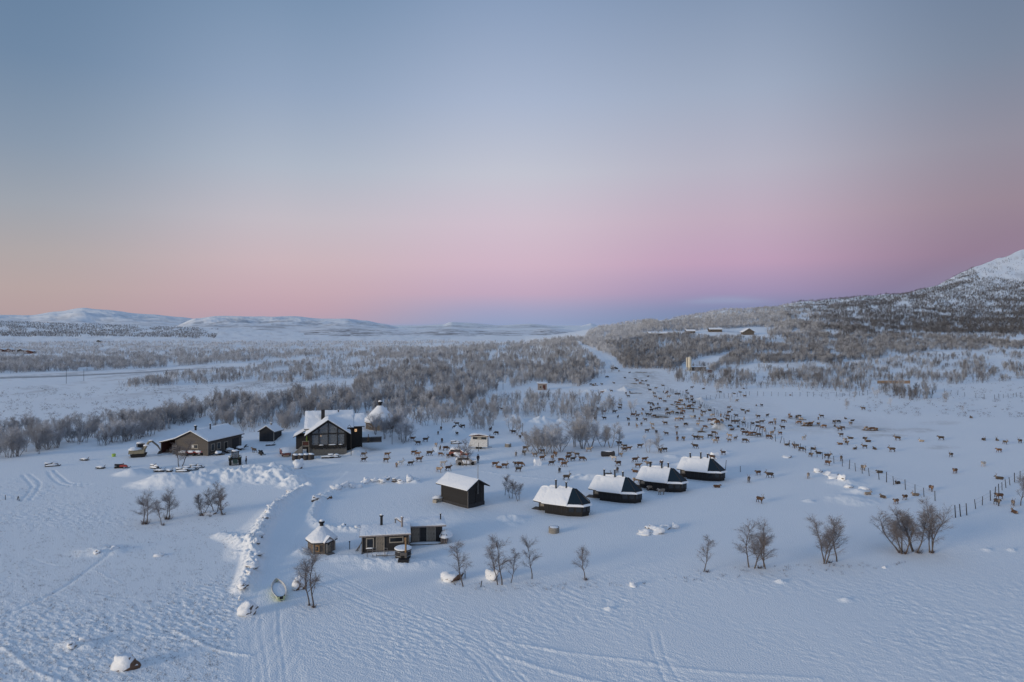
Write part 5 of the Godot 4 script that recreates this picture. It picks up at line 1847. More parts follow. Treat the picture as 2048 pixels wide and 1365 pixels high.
func make_car(called: String, label: String, at: Vector3, turn: float, paint: String, snow := 1.0, pickup := false) -> Node3D:
	# length along x, nose at +x
	var t := thing(called, label, "car", at, turn)
	var b := MB.new()
	b.hexa([Vector3(-2.15, 0.35, 0.88), Vector3(2.15, 0.35, 0.88), Vector3(2.15, 0.35, -0.88), Vector3(-2.15, 0.35, -0.88), Vector3(-2.1, 0.95, 0.84), Vector3(2.05, 0.85, 0.84), Vector3(2.05, 0.85, -0.84), Vector3(-2.1, 0.95, -0.84)])
	part(t, "body", b, mats[paint])
	var c := MB.new()
	var x0 := -0.2 if pickup else -1.9
	c.hexa([Vector3(x0, 0.9, 0.8), Vector3(1.15, 0.9, 0.8), Vector3(1.15, 0.9, -0.8), Vector3(x0, 0.9, -0.8), Vector3(x0 + 0.25, 1.6, 0.66), Vector3(0.45, 1.6, 0.66), Vector3(0.45, 1.6, -0.66), Vector3(x0 + 0.25, 1.6, -0.66)])
	var cab := part(t, "cabin", c, mats[paint])
	for s in [-1.0, 1.0]:
		var g := MB.new()
		g.box(Vector3((x0 + 0.7) * 0.5, 1.27, s * 0.74), Vector3(0.85 - x0 * 0.7, 0.42, 0.05), Basis(Vector3.RIGHT, s * -0.2))
		part(cab, "window", g, mats["window_dark"])
		var hl := MB.new()
		hl.box(Vector3(2.12, 0.7, s * 0.6), Vector3(0.06, 0.16, 0.35))
		part(t, "headlight", hl, mats["steel"])
		for x in [-1.35, 1.35]:
			wheel_of(t, Vector3(x, 0.36, s * 0.8), Vector3(0, 0, 1), 0.37, 0.24, "black_metal")
	if pickup:
		var bd := MB.new()
		bd.box(Vector3(-1.2, 1.05, 0.82), Vector3(1.9, 0.3, 0.06))
		bd.box(Vector3(-1.2, 1.05, -0.82), Vector3(1.9, 0.3, 0.06))
		bd.box(Vector3(-2.1, 1.05, 0), Vector3(0.06, 0.3, 1.6))
		part(t, "cargo_bed", bd, mats[paint])
	if snow > 0:
		var sm := MB.new()
		sm.soft = true
		var k := 0.22 * snow
		sm.slab(Vector3(x0 + 0.1, 1.58 + k, 0.74), Vector3(0.6, 1.58 + k, 0.74), Vector3(0.6, 1.58 + k, -0.74), Vector3(x0 + 0.1, 1.58 + k, -0.74), k + 0.04)
		sm.slab(Vector3(0.55, 1.55 + k * 0.6, 0.78), Vector3(1.3, 0.9 + k, 0.82), Vector3(1.3, 0.9 + k, -0.82), Vector3(0.55, 1.55 + k * 0.6, -0.78), k * 0.8)
		sm.slab(Vector3(1.25, 0.88 + k, 0.86), Vector3(2.12, 0.84 + k, 0.84), Vector3(2.12, 0.84 + k, -0.84), Vector3(1.25, 0.88 + k, -0.86), k + 0.02)
		if pickup:
			sm.slab(Vector3(-2.1, 1.2 + k, 0.84), Vector3(x0, 1.25 + k, 0.84), Vector3(x0, 1.25 + k, -0.84), Vector3(-2.1, 1.2 + k, -0.84), k + 0.2)
		else:
			sm.slab(Vector3(-2.15, 0.95 + k, 0.86), Vector3(x0 + 0.15, 1.5 + k * 0.7, 0.78), Vector3(x0 + 0.15, 1.5 + k * 0.7, -0.78), Vector3(-2.15, 0.95 + k, -0.86), k)
		part(t, "snow_cover", sm, mats["snow_cover"])
		if snow > 1.1:
			# snow blown and fallen against its sides
			var dr := MB.new()
			dr.blob(Vector3(-0.2, 0.62, 0.62), Vector3(1.1, 0.55, 0.36), 0.3, lump_noise, at.x, -0.7, 6, 14)
			dr.blob(Vector3(-0.1, 0.62, -0.62), Vector3(1.4, 0.6, 0.4), 0.3, lump_noise, at.z, -0.7, 6, 14)
			part(t, "drifted_snow", dr, mats["snow_cover"])
	return t

func make_snowmobile(label: String, at: Vector3, turn: float, snow: bool, paint := "black_metal") -> void:
	# nose at +x
	var t := thing("snowmobile", label, "snowmobile", at, turn, "snowmobiles on the farm")
	var b := MB.new()
	b.hexa([Vector3(-0.4, 0.35, 0.35), Vector3(1.3, 0.3, 0.25), Vector3(1.3, 0.3, -0.25), Vector3(-0.4, 0.35, -0.35), Vector3(-0.3, 0.8, 0.3), Vector3(0.9, 0.75, 0.2), Vector3(0.9, 0.75, -0.2), Vector3(-0.3, 0.8, -0.3)])
	part(t, "hood", b, mats[paint])
	var s := MB.new()
	s.tube([Vector3(0.1, 0.72, 0), Vector3(-0.8, 0.7, 0), Vector3(-1.5, 0.78, 0)], [0.24, 0.26, 0.2], 8)
	part(t, "seat", s, mats["black_metal"])
	var tr := MB.new()
	tr.tube([Vector3(0.3, 0.22, 0), Vector3(-1.5, 0.22, 0)], [0.24, 0.24], 8)
	part(t, "track", tr, mats["rubber"])
	for z in [-0.45, 0.45]:
		var sk := MB.new()
		sk.tube([Vector3(0.4, 0.05, z), Vector3(1.4, 0.05, z), Vector3(1.75, 0.25, z)], [0.07, 0.07, 0.05], 5)
		sk.bar(Vector3(0.9, 0.05, z), Vector3(0.8, 0.4, z * 0.5), 0.06, 0.06)
		part(t, "ski", sk, mats["black_metal"])
	var hb := MB.new()
	hb.bar(Vector3(0.1, 0.95, -0.38), Vector3(0.1, 0.95, 0.38), 0.05, 0.05)
	hb.bar(Vector3(0.25, 0.75, 0), Vector3(0.1, 0.95, 0), 0.06, 0.06)
	part(t, "handlebar", hb, mats["rubber"])
	var ws := MB.new()
	ws.quad(Vector3(0.45, 0.78, 0.26), Vector3(0.45, 0.78, -0.26), Vector3(0.25, 1.15, -0.2), Vector3(0.25, 1.15, 0.2))
	part(t, "windscreen", ws, mats["window_dark"])
	t.scale = Vector3.ONE * (0.85 if snow else 0.9)
	if snow:
		snow_on(t, [[Vector3(0.5, 0.7, 0), Vector3(0.7, 0.3, 0.36)], [Vector3(-0.8, 0.82, 0), Vector3(0.85, 0.28, 0.34)], [Vector3(-0.2, 0.3, 0.3), Vector3(1.2, 0.3, 0.2)]])

func make_quad_bike(label: String, at: Vector3, turn: float) -> void:
	var t := thing("quad_bike", label, "quad bike", at, turn, "quad bikes before the barn")
	var b := MB.new()
	b.box(Vector3(0, 0.65, 0), Vector3(1.9, 0.3, 0.5))
	b.box(Vector3(0.65, 0.85, 0), Vector3(0.6, 0.25, 0.9))
	b.box(Vector3(-0.7, 0.85, 0), Vector3(0.6, 0.2, 0.9))
	part(t, "body", b, mats["red_paint"])
	var h := MB.new()
	h.bar(Vector3(0.3, 1.15, -0.35), Vector3(0.3, 1.15, 0.35), 0.05, 0.05)
	h.bar(Vector3(0.4, 0.9, 0), Vector3(0.3, 1.15, 0), 0.06, 0.06)
	part(t, "handlebar", h, mats["rubber"])
	for x in [-0.75, 0.75]:
		for z in [-0.5, 0.5]:
			wheel_of(t, Vector3(x, 0.34, z), Vector3(0, 0, 1), 0.36, 0.28)
	snow_on(t, [[Vector3(0.1, 0.8, 0), Vector3(0.95, 0.38, 0.5)]])

func make_boat() -> void:
	# bow away from us, stern near
	var t := thing("rowing_boat", "green and white open rowing boat filled with snow beside the drive", "boat", P(557, 1186), deg_to_rad(25))
	var rows := []
	var L := 4.9
	for k in 13:
		var f := k / 12.0
		var w: float = 0.72 * pow(sin(clampf(f * 0.86 + 0.14, 0, 1) * PI), 0.62) if f < 0.5 else 0.72 * pow(maxf(0.0, sin(clampf(0.5 + (f - 0.5) * 1.0, 0, 1) * PI)), 0.75)
		if k == 0:
			w = 0.42
		rows.append([f, maxf(w, 0.02)])
	var hull := MB.new()
	var inn := MB.new()
	var rim := MB.new()
	for q in [[hull, 1.0, 0.0], [inn, 0.93, 0.04]]:
		var m: MB = q[0]
		for k in 12:
			for s in [-1.0, 1.0]:
				var p := []
				for e in [k, k + 1]:
					var f: float = rows[e][0]
					var w: float = rows[e][1] * q[1]
					var z := L * 0.5 - f * L
					var top := 0.55 + 0.22 * f * f
					var keel: float = q[2] + 0.05 + 0.35 * pow(f, 5)
					p.append([Vector3(s * w, top, z), Vector3(s * w * 0.72, lerpf(keel, top, 0.28), z), Vector3(0, keel, z)])
				for j in 2:
					if (s > 0) == (q[1] == 1.0):
						m.quad(p[0][j + 1], p[1][j + 1], p[1][j], p[0][j])
					else:
						m.quad(p[1][j + 1], p[0][j + 1], p[0][j], p[1][j])
	hull.quad(Vector3(-0.42, 0.55, L * 0.5), Vector3(-0.3, 0.15, L * 0.5), Vector3(0.3, 0.15, L * 0.5), Vector3(0.42, 0.55, L * 0.5))
	part(t, "hull", hull, mats["boat_green"])
	part(t, "inside", inn, mats["white_paint"])
	for s in [-1.0, 1.0]:
		var pts := []
		var rr := []
		for q in rows:
			pts.append(Vector3(s * q[1], 0.57 + 0.22 * q[0] * q[0], L * 0.5 - q[0] * L))
			rr.append(0.055)
		var g := MB.new()
		g.tube(pts, rr, 6)
		part(t, "gunwale", g, mats["white_paint"])
	for q in [[1.2, 0.62], [-0.1, 0.66], [-1.2, 0.5]]:
		var b := MB.new()
		b.box(Vector3(0, 0.42, q[0]), Vector3(q[1] * 2.0, 0.06, 0.3))
		part(t, "thwart", b, mats["pale_wood"])
	var sn := MB.new()
	sn.blob(Vector3(0, 0.42, -0.1), Vector3(0.66, 0.14, 2.2), 0.1, lump_noise, 5.0, 0.0, 6, 18)
	part(t, "snow_inside", sn, mats["snow_cover"])
	var mt := MB.new()
	mt.box(Vector3(0.0, 0.42, L * 0.5 + 0.04), Vector3(0.34, 0.3, 0.06))
	part(t, "motor_bracket", mt, mats["dark_wood"])

const ORD := ["first", "second", "third", "fourth", "fifth", "sixth", "seventh", "eighth", "ninth", "tenth", "eleventh", "twelfth", "thirteenth", "fourteenth", "fifteenth", "sixteenth", "seventeenth", "eighteenth", "nineteenth", "twentieth", "twenty-first", "twenty-second", "twenty-third", "twenty-fourth", "twenty-fifth", "twenty-sixth", "twenty-seventh", "twenty-eighth", "twenty-ninth", "thirtieth"]

func make_boulders() -> void:
	# [pixel x, pixel y, width m, height m, bare rock?, label]
	var spots := [
		[250, 1338, 1.8, 1.1, 2, "snow-capped brown boulder alone in the lower left corner"],
		[493, 1228, 1.7, 1.3, 1, "tall pointed snow-covered boulder at the lower end of the drive's stone row"],
		[598, 1178, 1.2, 1.5, 2, "upright pointed brown stone behind the boat"],
		[901, 1160, 2.2, 1.0, 2, "wide orange-brown boulder under the leaning birch below the sauna"],
		[985, 1158, 1.6, 1.2, 1, "round snow-capped boulder beside two birch trunks"],
		[597, 938, 1.9, 1.9, 1, "big white snow-covered stone at the head of the drive"],
		[657, 998, 1.2, 0.7, 2, "small brown stone inside the drive's bend"],
		[688, 1056, 0.9, 0.6, 2, "brown stone in the snow ring above the grill hut"],
		[716, 1060, 0.8, 0.4, 2, "flat brown stone left of the sauna roof"],
		[420, 1028, 1.5, 0.6, 2, "low reddish stone under the small meadow birches"],
		[1268, 1171, 0.9, 0.5, 1, "small snow-capped stone on the shore below the nearest cabin"],
		[1075, 930, 1.7, 1.4, 0, "white block of packed snow among the reindeer"],
		[1430, 917, 2.0, 1.4, 0, "white snow block behind the farthest cabin"],
		[406, 950, 1.9, 1.3, 0, "square block of snow on the plough heap"],
		[493, 938, 1.9, 0.9, 0, "flat-topped snow-covered slab on the plough heap's ridge"],
		[318, 1113, 1.0, 0.4, 1, "low snowy stone right of the meadow hummock"],
		[195, 1110, 0.9, 0.4, 1, "snowy stone on the meadow hummock, left one"],
		[228, 1102, 1.0, 0.45, 1, "snowy stone on the meadow hummock, right one"],
		[143, 1300, 1.0, 0.4, 1, "snowy stone left of the pair near the lower left corner"],
		[172, 1290, 0.9, 0.4, 1, "snowy stone right of the pair near the lower left corner"],
		[1290, 1068, 1.8, 0.6, 1, "leftmost stone of the snowy heap below the second cabin"],
		[1312, 1066, 2.0, 0.9, 1, "largest stone of the snowy heap below the second cabin"],
		[1330, 1057, 1.4, 0.6, 1, "stone at the back of the snowy heap below the second cabin"],
		[1348, 1055, 1.5, 0.7, 1, "rightmost stone of the snowy heap below the second cabin"],
		[1300, 1056, 1.2, 0.5, 1, "upper left stone of the snowy heap below the second cabin"],
		[1575, 915, 2.0, 0.5, 2, "flat brown rock at the top of the fence bank"],
		[1636, 945, 1.6, 0.8, 2, "dark rock halfway down the fence bank"],
		[1668, 958, 2.4, 0.9, 2, "large dark rock in the snowy heap by the fence"],
		[1684, 966, 1.5, 0.8, 1, "snowy rock beside the large dark rock by the fence"],
		[1697, 975, 1.4, 0.6, 2, "small dark rock right of the snowy fence heap"],
		[1728, 983, 1.7, 0.6, 1, "low snowy rock at the lower end of the fence heap"],
		[1655, 950, 1.6, 0.7, 1, "snowy rock left of the large dark rock by the fence"],
		[1770, 1136, 0.6, 0.3, 1, "tiny snowy stone below the big birch clump"]]
	var drive := [[581, 990], [571, 1000], [560, 1008], [553, 1017], [544, 1026], [536, 1038], [529, 1053], [521, 1068], [517, 1086], [512, 1104], [515, 1118], [511, 1133], [505, 1146], [498, 1160], [486, 1184], [480, 1200]]
	for k in drive.size():
		spots.append([drive[k][0], drive[k][1], [1.5, 0.9, 1.3, 0.7][k % 4] * (1.4 if k == 6 else 1.0), [0.6, 0.4, 0.5][k % 3], 1, "%s snowy stone from the top on the left side of the drive" % ORD[k]])
	var ring := [[633, 1004], [640, 993], [672, 982], [690, 977], [705, 975], [718, 975], [733, 968], [748, 967], [764, 967], [776, 965], [790, 965], [804, 967], [817, 965], [831, 964]]
	for k in ring.size():
		spots.append([ring[k][0], ring[k][1], [1.6, 1.3, 1.9, 1.4][k % 4], [0.9, 0.7, 0.8][k % 3], 1, "%s snowy stone from the left in the curved row above the drive" % ORD[k]])
	for k in spots.size():
		var q: Array = spots[k]
		var g := "stones in the curved row" if str(q[5]).contains("curved row") else "stones along the drive" if str(q[5]).contains("side of the drive") else ""
		var t := thing("snow_block" if q[4] == 0 else "boulder", q[5], "snow block" if q[4] == 0 else "boulder", P(q[0], q[1]) - Vector3(0, 0.12 if g == "" else 0.22, 0), rng.randf() * TAU if q[4] == 1 else 0.4, g)
		var w: float = q[2] * 0.5
		var h: float = q[3]
		if q[4] == 0:
			var b := MB.new()
			b.hexa([Vector3(-w, 0, w * 0.7), Vector3(w, 0, w * 0.8), Vector3(w, 0, -w * 0.6), Vector3(-w, 0, -w * 0.7), Vector3(-w * 0.75, h * 0.85, w * 0.5), Vector3(w * 0.5, h, w * 0.45), Vector3(w * 0.6, h * 0.9, -w * 0.5), Vector3(-w * 0.7, h * 0.95, -w * 0.5)])
			part(t, "block", b, mats["snow_cover"])
			var cr := MB.new()
			for j in 4:
				cr.blob(Vector3(rng.randf_range(-w, w), 0.08, w * rng.randf_range(0.4, 1.0)), Vector3(0.3, 0.2, 0.25), 0.4, lump_noise, j * 5.0 + k, -0.3, 5, 8)
			part(t, "crumbs", cr, mats["snow_cover"])
			continue
		var b2 := MB.new()
		b2.blob(Vector3(0, h * 0.35, 0), Vector3(w, h * 0.62, w * 0.8), 0.55, lump_noise, k * 11.3, -0.8, 8, 12)
		part(t, "stone", b2, mats["red_rock"] if q[4] == 2 else mats["rock"])
		var s := MB.new()
		if q[4] == 1:
			s.blob(Vector3(-w * 0.05, h * 0.38, w * 0.03), Vector3(w * 1.06, h * 0.68, w * 0.88), 0.55, lump_noise, k * 11.3, -0.75 + 0.5 * fmod(k * 0.37, 1.0), 8, 12)
		else:
			s.blob(Vector3(-w * 0.12, h * 0.42, -w * 0.03), Vector3(w * 1.0, h * 0.66, w * 0.86), 0.55, lump_noise, k * 11.3, -0.85, 8, 12)
		part(t, "snow_cap", s, mats["snow_cover"])

func make_props() -> void:
	make_tractor()
	make_excavator()
	make_car("snowy_car", "white snow-covered car behind a bare birch in the yard", P(932, 929), deg_to_rad(6), "car_silver", 1.2)
	make_car("buried_car", "snow-buried reddish car behind the white car", P(918, 914), deg_to_rad(-10), "car_red", 2.0)
	make_car("red_pickup", "small red pickup with snow on its bed beside the lodge", P(570, 911), deg_to_rad(-62), "car_red", 1.0, true)
	make_snowmobile("dark snowmobile parked right of the tractor", P(522, 911), deg_to_rad(-50), false)
	make_snowmobile("snow-covered snowmobile left of the low tree before the barn", P(309, 938), deg_to_rad(-25), true)
	make_snowmobile("snowmobile in the row before the barn, nearest to us and leftmost", P(365, 944), deg_to_rad(10), true)
	make_snowmobile("snowmobile in the middle of the row before the barn", P(381, 941), deg_to_rad(18), true)
	make_snowmobile("rearmost snowmobile of the row before the barn", P(393, 937), deg_to_rad(22), true, "navy_cloth")
	make_snowmobile("snowmobile with a sledge half buried left of the white caravan", P(912, 889), deg_to_rad(15), true)
	make_snowmobile("snowy snowmobile parked below the lodge's glass wall", P(668, 917), deg_to_rad(12), true)
	make_snowmobile("red snowmobile standing out on the meadow edge", P(243, 937), deg_to_rad(8), false, "red_paint")
	make_snowmobile("small snowmobile half buried at the meadow's upper edge", P(104, 934), deg_to_rad(30), true)
	make_quad_bike("left quad bike with snow before the barn's gable wall", P(381, 912), deg_to_rad(10))
	make_quad_bike("right quad bike with snow before the barn's gable wall", P(396, 912), deg_to_rad(12))
	# sledge and low trailers
	for q in [[655, 918, 3.2, "snowy flat sledge below the lodge's glass wall", 0.2], [318, 944, 2.6, "half-buried sledge behind the snow-covered snowmobile", 0.1], [200, 938, 2.0, "low dark sledge out on the meadow edge", 0.1], [168, 922, 2.0, "small flat sledge on the snow left of the excavator", 0.0], [540, 892, 2.6, "upturned boat-shaped sledge by the small grey shed", 0.5], [404, 912, 2.6, "narrow trailer right of the quad bikes", 0.2], [338, 944, 1.4, "round snow-covered machine behind the plough heap", 0.2]]:
		var t := thing("sledge", q[3], "sledge", P(q[0], q[1]), q[4], "sledges about the yard")
		var b := MB.new()
		b.box(Vector3(0, 0.35, 0), Vector3(q[2], 0.14, 0.9))
		part(t, "bed", b, mats["charcoal_wood"])
		for z in [-0.35, 0.35]:
			var r := MB.new()
			r.tube([Vector3(-q[2] * 0.5, 0.06, z), Vector3(q[2] * 0.45, 0.06, z), Vector3(q[2] * 0.62, 0.35, z)], [0.06, 0.06, 0.05], 5)
			part(t, "runner", r, mats["black_metal"])
		var f := MB.new()
		f.bar(Vector3(q[2] * 0.3, 0.4, -0.3), Vector3(q[2] * 0.55, 0.9, -0.3), 0.3, 0.06)
		part(t, "front_board", f, mats["grey_wood"])
		snow_on(t, [[Vector3(-q[2] * 0.05, 0.36, 0), Vector3(q[2] * 0.5, 0.34, 0.5)]])
		t.scale = Vector3.ONE * 0.8
	# round bales by the lodge
	for k in 4:
		var t := thing("round_bale", ["leftmost of the dark round bales before the lodge", "second dark round bale from the left before the lodge", "third dark round bale from the left before the lodge", "rightmost dark round bale, against the lodge's front corner"][k], "bale", P(590 + k * 10.5, 920 - 0.3 * k), 0.1 * k, "dark round bales before the lodge")
		var b := MB.new()
		b.tube([Vector3(0, 0, 0), Vector3(0, 0.06, 0), Vector3(0, 1.05, 0), Vector3(0, 1.15, 0)], [0.6, 0.68, 0.68, 0.55], 14)
		part(t, "bale", b, mats["tarp"])
		snow_on(t, [[Vector3(0, 1.08, 0), Vector3(0.62, 0.3, 0.62)]], "snow_cap")
	var lb := thing("long_bale", "long dark roll of wrapped bales lying among the reindeer", "bale", P(1216, 913), 0.15)
	var lm := MB.new()
	lm.tube([Vector3(-1.5, 0.55, 0), Vector3(-1.45, 0.55, 0), Vector3(1.4, 0.55, 0), Vector3(1.5, 0.55, 0)], [0.45, 0.58, 0.58, 0.45], 14)
	part(lb, "roll", lm, mats["tarp"])
	snow_on(lb, [[Vector3(0, 1.0, 0), Vector3(1.4, 0.18, 0.35)]], "snow_cap")
	# concrete well rings
	for k in 2:
		var t := thing("well_ring", ["round concrete ring with snow on top below the nearest cabin", "round concrete ring in the yard right of the caravan"][k], "well ring", [P(1108, 1065), P(1016, 896)][k], 0.0, "concrete rings")
		var b := MB.new()
		b.lathe(Vector3.ZERO, [Vector2(0.75, -0.2), Vector2(0.75, 0.75), Vector2(0.62, 0.75), Vector2(0.62, 0.5)], 20)
		part(t, "ring", b, mats["concrete"])
		var s := MB.new()
		s.blob(Vector3(0, 0.68, 0), Vector3(0.72, 0.16, 0.72), 0.1, lump_noise, k, 0.0, 4, 14)
		part(t, "snow_cap", s, mats["snow_cover"])
	# swing frame, tub, posts and poles
	var sw := thing("timber_gate_frame", "open timber frame with braces standing right of the barn", "frame", P(473, 895), 0.0)
	for x in [-1.05, 1.05]:
		var pm := MB.new()
		pm.box(Vector3(x, 1.1, 0), Vector3(0.13, 2.4, 0.13))
		part(sw, "post", pm, mats["charcoal_wood"])
		var br := MB.new()
		br.bar(Vector3(x, 1.7, 0), Vector3(x * 0.45, 2.25, 0), 0.1, 0.1)
		part(sw, "brace", br, mats["charcoal_wood"])
	var bm := MB.new()
	bm.box(Vector3(0, 2.33, 0), Vector3(3.0, 0.15, 0.2))
	part(sw, "beam", bm, mats["charcoal_wood"])
	snow_on(sw, [[Vector3(0, 2.38, 0), Vector3(1.5, 0.1, 0.13)]])
	var bt := thing("green_tub", "small lime green tub in the snow left of the excavator", "tub", P(227, 914))
	var bb := MB.new()
	bb.lathe(Vector3.ZERO, [Vector2(0.01, 0), Vector2(0.35, 0), Vector2(0.42, 0.62), Vector2(0.36, 0.62), Vector2(0.3, 0.3), Vector2(0.01, 0.3)], 14)
	part(bt, "tub", bb, mats["lime_paint"])
	snow_on(bt, [[Vector3(0, 0.4, 0), Vector3(0.33, 0.15, 0.33)]])
	var posts := [[10, 999, 0.8, 0.0, "short dark post alone at the meadow's left edge"], [33, 999, 0.7, 0.3, "leaning dark post, left one of two on the meadow"], [38, 1000, 0.7, -0.2, "leaning dark post, right one of two on the meadow"], [784, 890, 4.2, 0.0, "tall thin post right of the lodge's terrace"], [806, 889, 2.2, 0.0, "thin post in the snow between lodge and reindeer"], [883, 852, 2.6, 0.0, "thin post among trees above the yard"], [1237, 912, 3.6, 0.02, "thin pole beside the long dark bale"], [1045, 872, 3.2, 0.0, "thin pole left of the birch thicket"], [1451, 940, 1.9, 0.1, "crooked dark post behind the farthest cabin"], [1481, 945, 1.2, 0.0, "short thin post right of the farthest cabin"], [957, 905, 2.0, 0.0, "thin post in front of the white caravan"], [1006, 780, 13.0, 0.0, "tall bare utility pole left of the pale hut"], [132, 768, 7.0, 0.0, "lone thin pole on the valley field"], [167, 762, 6.0, 0.0, "lone thin pole near the frozen river"], [1016, 938, 0.7, 0.0, "stubby pale stake in front of the reindeer pair"], [930, 1157, 0.8, 0.0, "pale stake right of the orange-brown boulder"], [961, 1174, 0.7, 0.2, "dark stake left of the two birch trunks"]]
	for q in posts:
		var m := MB.new()
		var tp := Vector3(sin(q[3]) * q[2], cos(q[3]) * q[2], 0)
		m.cyl(Vector3(0, -0.2, 0), tp, 0.06 if q[2] < 5 else 0.09, 0.05 if q[2] < 5 else 0.07, 7)
		if q[2] > 10:
			m.bar(tp - Vector3(1.0, 0.5, 0), tp - Vector3(-1.0, 0.5, 0), 0.12, 0.12)
		one("post", m, mats["charcoal_wood"], q[4], "pole" if q[2] > 2.5 else "post", P(q[0], q[1]))
	var lt := thing("street_lamp", "dark goose-neck lamp post at the lodge's right corner", "lamp post", PD(702, 150.0))
	var lm2 := MB.new()
	lm2.tube([Vector3(0, -0.3, 0), Vector3(0, 5.6, 0), Vector3(-0.05, 6.3, 0), Vector3(-0.35, 6.7, 0), Vector3(-0.65, 6.5, 0), Vector3(-0.7, 6.1, 0)], [0.07, 0.06, 0.05, 0.05, 0.05, 0.05], 8)
	part(lt, "pole", lm2, mats["black_metal"])
	var lh := MB.new()
	lh.lathe(Vector3(-0.7, 5.85, 0), [Vector2(0.2, 0), Vector2(0.18, 0.12), Vector2(0.05, 0.3), Vector2(0.01, 0.32)], 10)
	part(lt, "lamp_head", lh, mats["black_metal"])
	# hay put out for the herd
	var hay := [[1282, 746, 3.4, 1.5, "farthest strip of brown hay below the silo"], [1277, 769, 3.0, 1.8, "hay heap left of the long feeding trail"], [1272, 788, 2.6, 1.1, "flat orange hay strip above the lone bushy birch"], [1358, 810, 2.8, 1.6, "hay strip left of the fence's upper end"], [1374, 818, 3.4, 1.6, "long hay strip among crowding reindeer"], [1320, 834, 2.6, 1.6, "largest dark hay heap, right of the lone bushy birch"], [1400, 843, 1.2, 0.8, "small hay heap left of the long snow heap"], [1436, 853, 1.6, 1.6, "hay along the long snow heap"], [1186, 772, 2.2, 1.0, "dark hay heap at the forest edge"], [1603, 840, 1.6, 0.6, "thin hay strip, left one in the far field"], [1615, 853, 2.0, 0.7, "brown hay strip right of the thin one in the far field"], [1742, 862, 2.0, 0.6, "hay strip on the open far field, rightmost"], [1503, 872, 1.5, 0.7, "hay at the fence's middle with brown reindeer round it"], [1404, 865, 1.3, 0.8, "pale hay below the long snow heap"]]
	for q in hay:
		var m := MB.new()
		for k in 12:
			m.blob(Vector3(rng.randf_range(-1, 1) * q[2] * 0.9, 0.0, rng.randf_range(-1, 1) * q[3] * 0.8), Vector3(q[2] * 0.28, rng.randf_range(0.06, 0.2), q[3] * 0.5), 0.5, lump_noise, k * 3.3 + q[0], 0.0, 4, 10)
		one("hay_heap", m, mats["hay"], q[4], "hay", P(q[0], q[1]), 0.0, "hay put out for the herd")
	var dv := make_car("dark_van", "dark vehicle parked where the forest road ends", P(1229, 738), deg_to_rad(20), "black_metal", 0.3)
	dv.set_meta("category", "van")
	make_fences()

func make_fence(label: String, pts: Array, step: float, h: float) -> void:
	var w := []
	for q in pts:
		w.append(P(q.x, q.y))
	var t := thing("wire_fence", label, "fence", w[0], 0.0)
	var m: Material = mats["charcoal_wood"]
	var me := MB.new()
	me.cyl(Vector3(0, -0.4, 0), Vector3(0, h, 0), 0.075, 0.06, 6)
	var shared := me.mesh()
	var tops := []
	for k in w.size() - 1:
		var a: Vector3 = w[k]
		var b: Vector3 = w[k + 1]
		var n := maxi(1, int(a.distance_to(b) / step))
		for i in n:
			var p := a.lerp(b, (i + rng.randf_range(-0.15, 0.15)) / n)
			p = on_ground(p.x, p.z)
			var o := MeshInstance3D.new()
			o.mesh = shared
			o.material_override = m
			o.name = "post"
			t.add_child(o, true)
			o.position = p - t.position
			o.rotation = Vector3(rng.randf_range(-0.09, 0.09), 0, rng.randf_range(-0.09, 0.09) - (0.3 if rng.randf() < 0.07 else 0.0))
			o.scale = Vector3.ONE * rng.randf_range(0.85, 1.1)
			tops.append(p - t.position)
	var wi := MB.new()
	for k in tops.size() - 1:
		for y in [0.55, 0.95]:
			wi.bar(tops[k] + Vector3(0, h * y * 0.9, 0), tops[k + 1] + Vector3(0, h * y * 0.9, 0), 0.012, 0.012)
	part(t, "wire", wi, mats["steel"])

func make_fences() -> void:
	make_fence("long post fence running from the feeding ground down to the right", [Vector2(1340, 786), Vector2(1400, 812), Vector2(1437, 832), Vector2(1470, 846), Vector2(1502, 861), Vector2(1551, 884), Vector2(1670, 928), Vector2(1790, 972), Vector2(1896, 1012)], 2.3, 1.75)
	make_fence("leaning posts of the fence gap right of the big birch clump", [Vector2(1910, 1037), Vector2(1944, 1030)], 1.1, 1.7)
	make_fence("short post fence climbing towards the right picture edge", [Vector2(1950, 1020), Vector2(1982, 1003), Vector2(2005, 982), Vector2(2030, 965), Vector2(2080, 940)], 3.0, 1.65)
	make_fence("far post fence crossing the right-hand field", [Vector2(1412, 800), Vector2(1500, 791), Vector2(1600, 793), Vector2(1700, 794), Vector2(1745, 790)], 2.6, 1.8)
	make_fence("farthest post fence below the orange plank wall's right end", [Vector2(1888, 786), Vector2(1930, 793), Vector2(1990, 798), Vector2(2060, 790)], 3.2, 1.8)
	make_fence("tall pen fence posts left of the small bushes by the silo", [Vector2(1330, 783), Vector2(1372, 795), Vector2(1390, 806)], 3.2, 2.0)

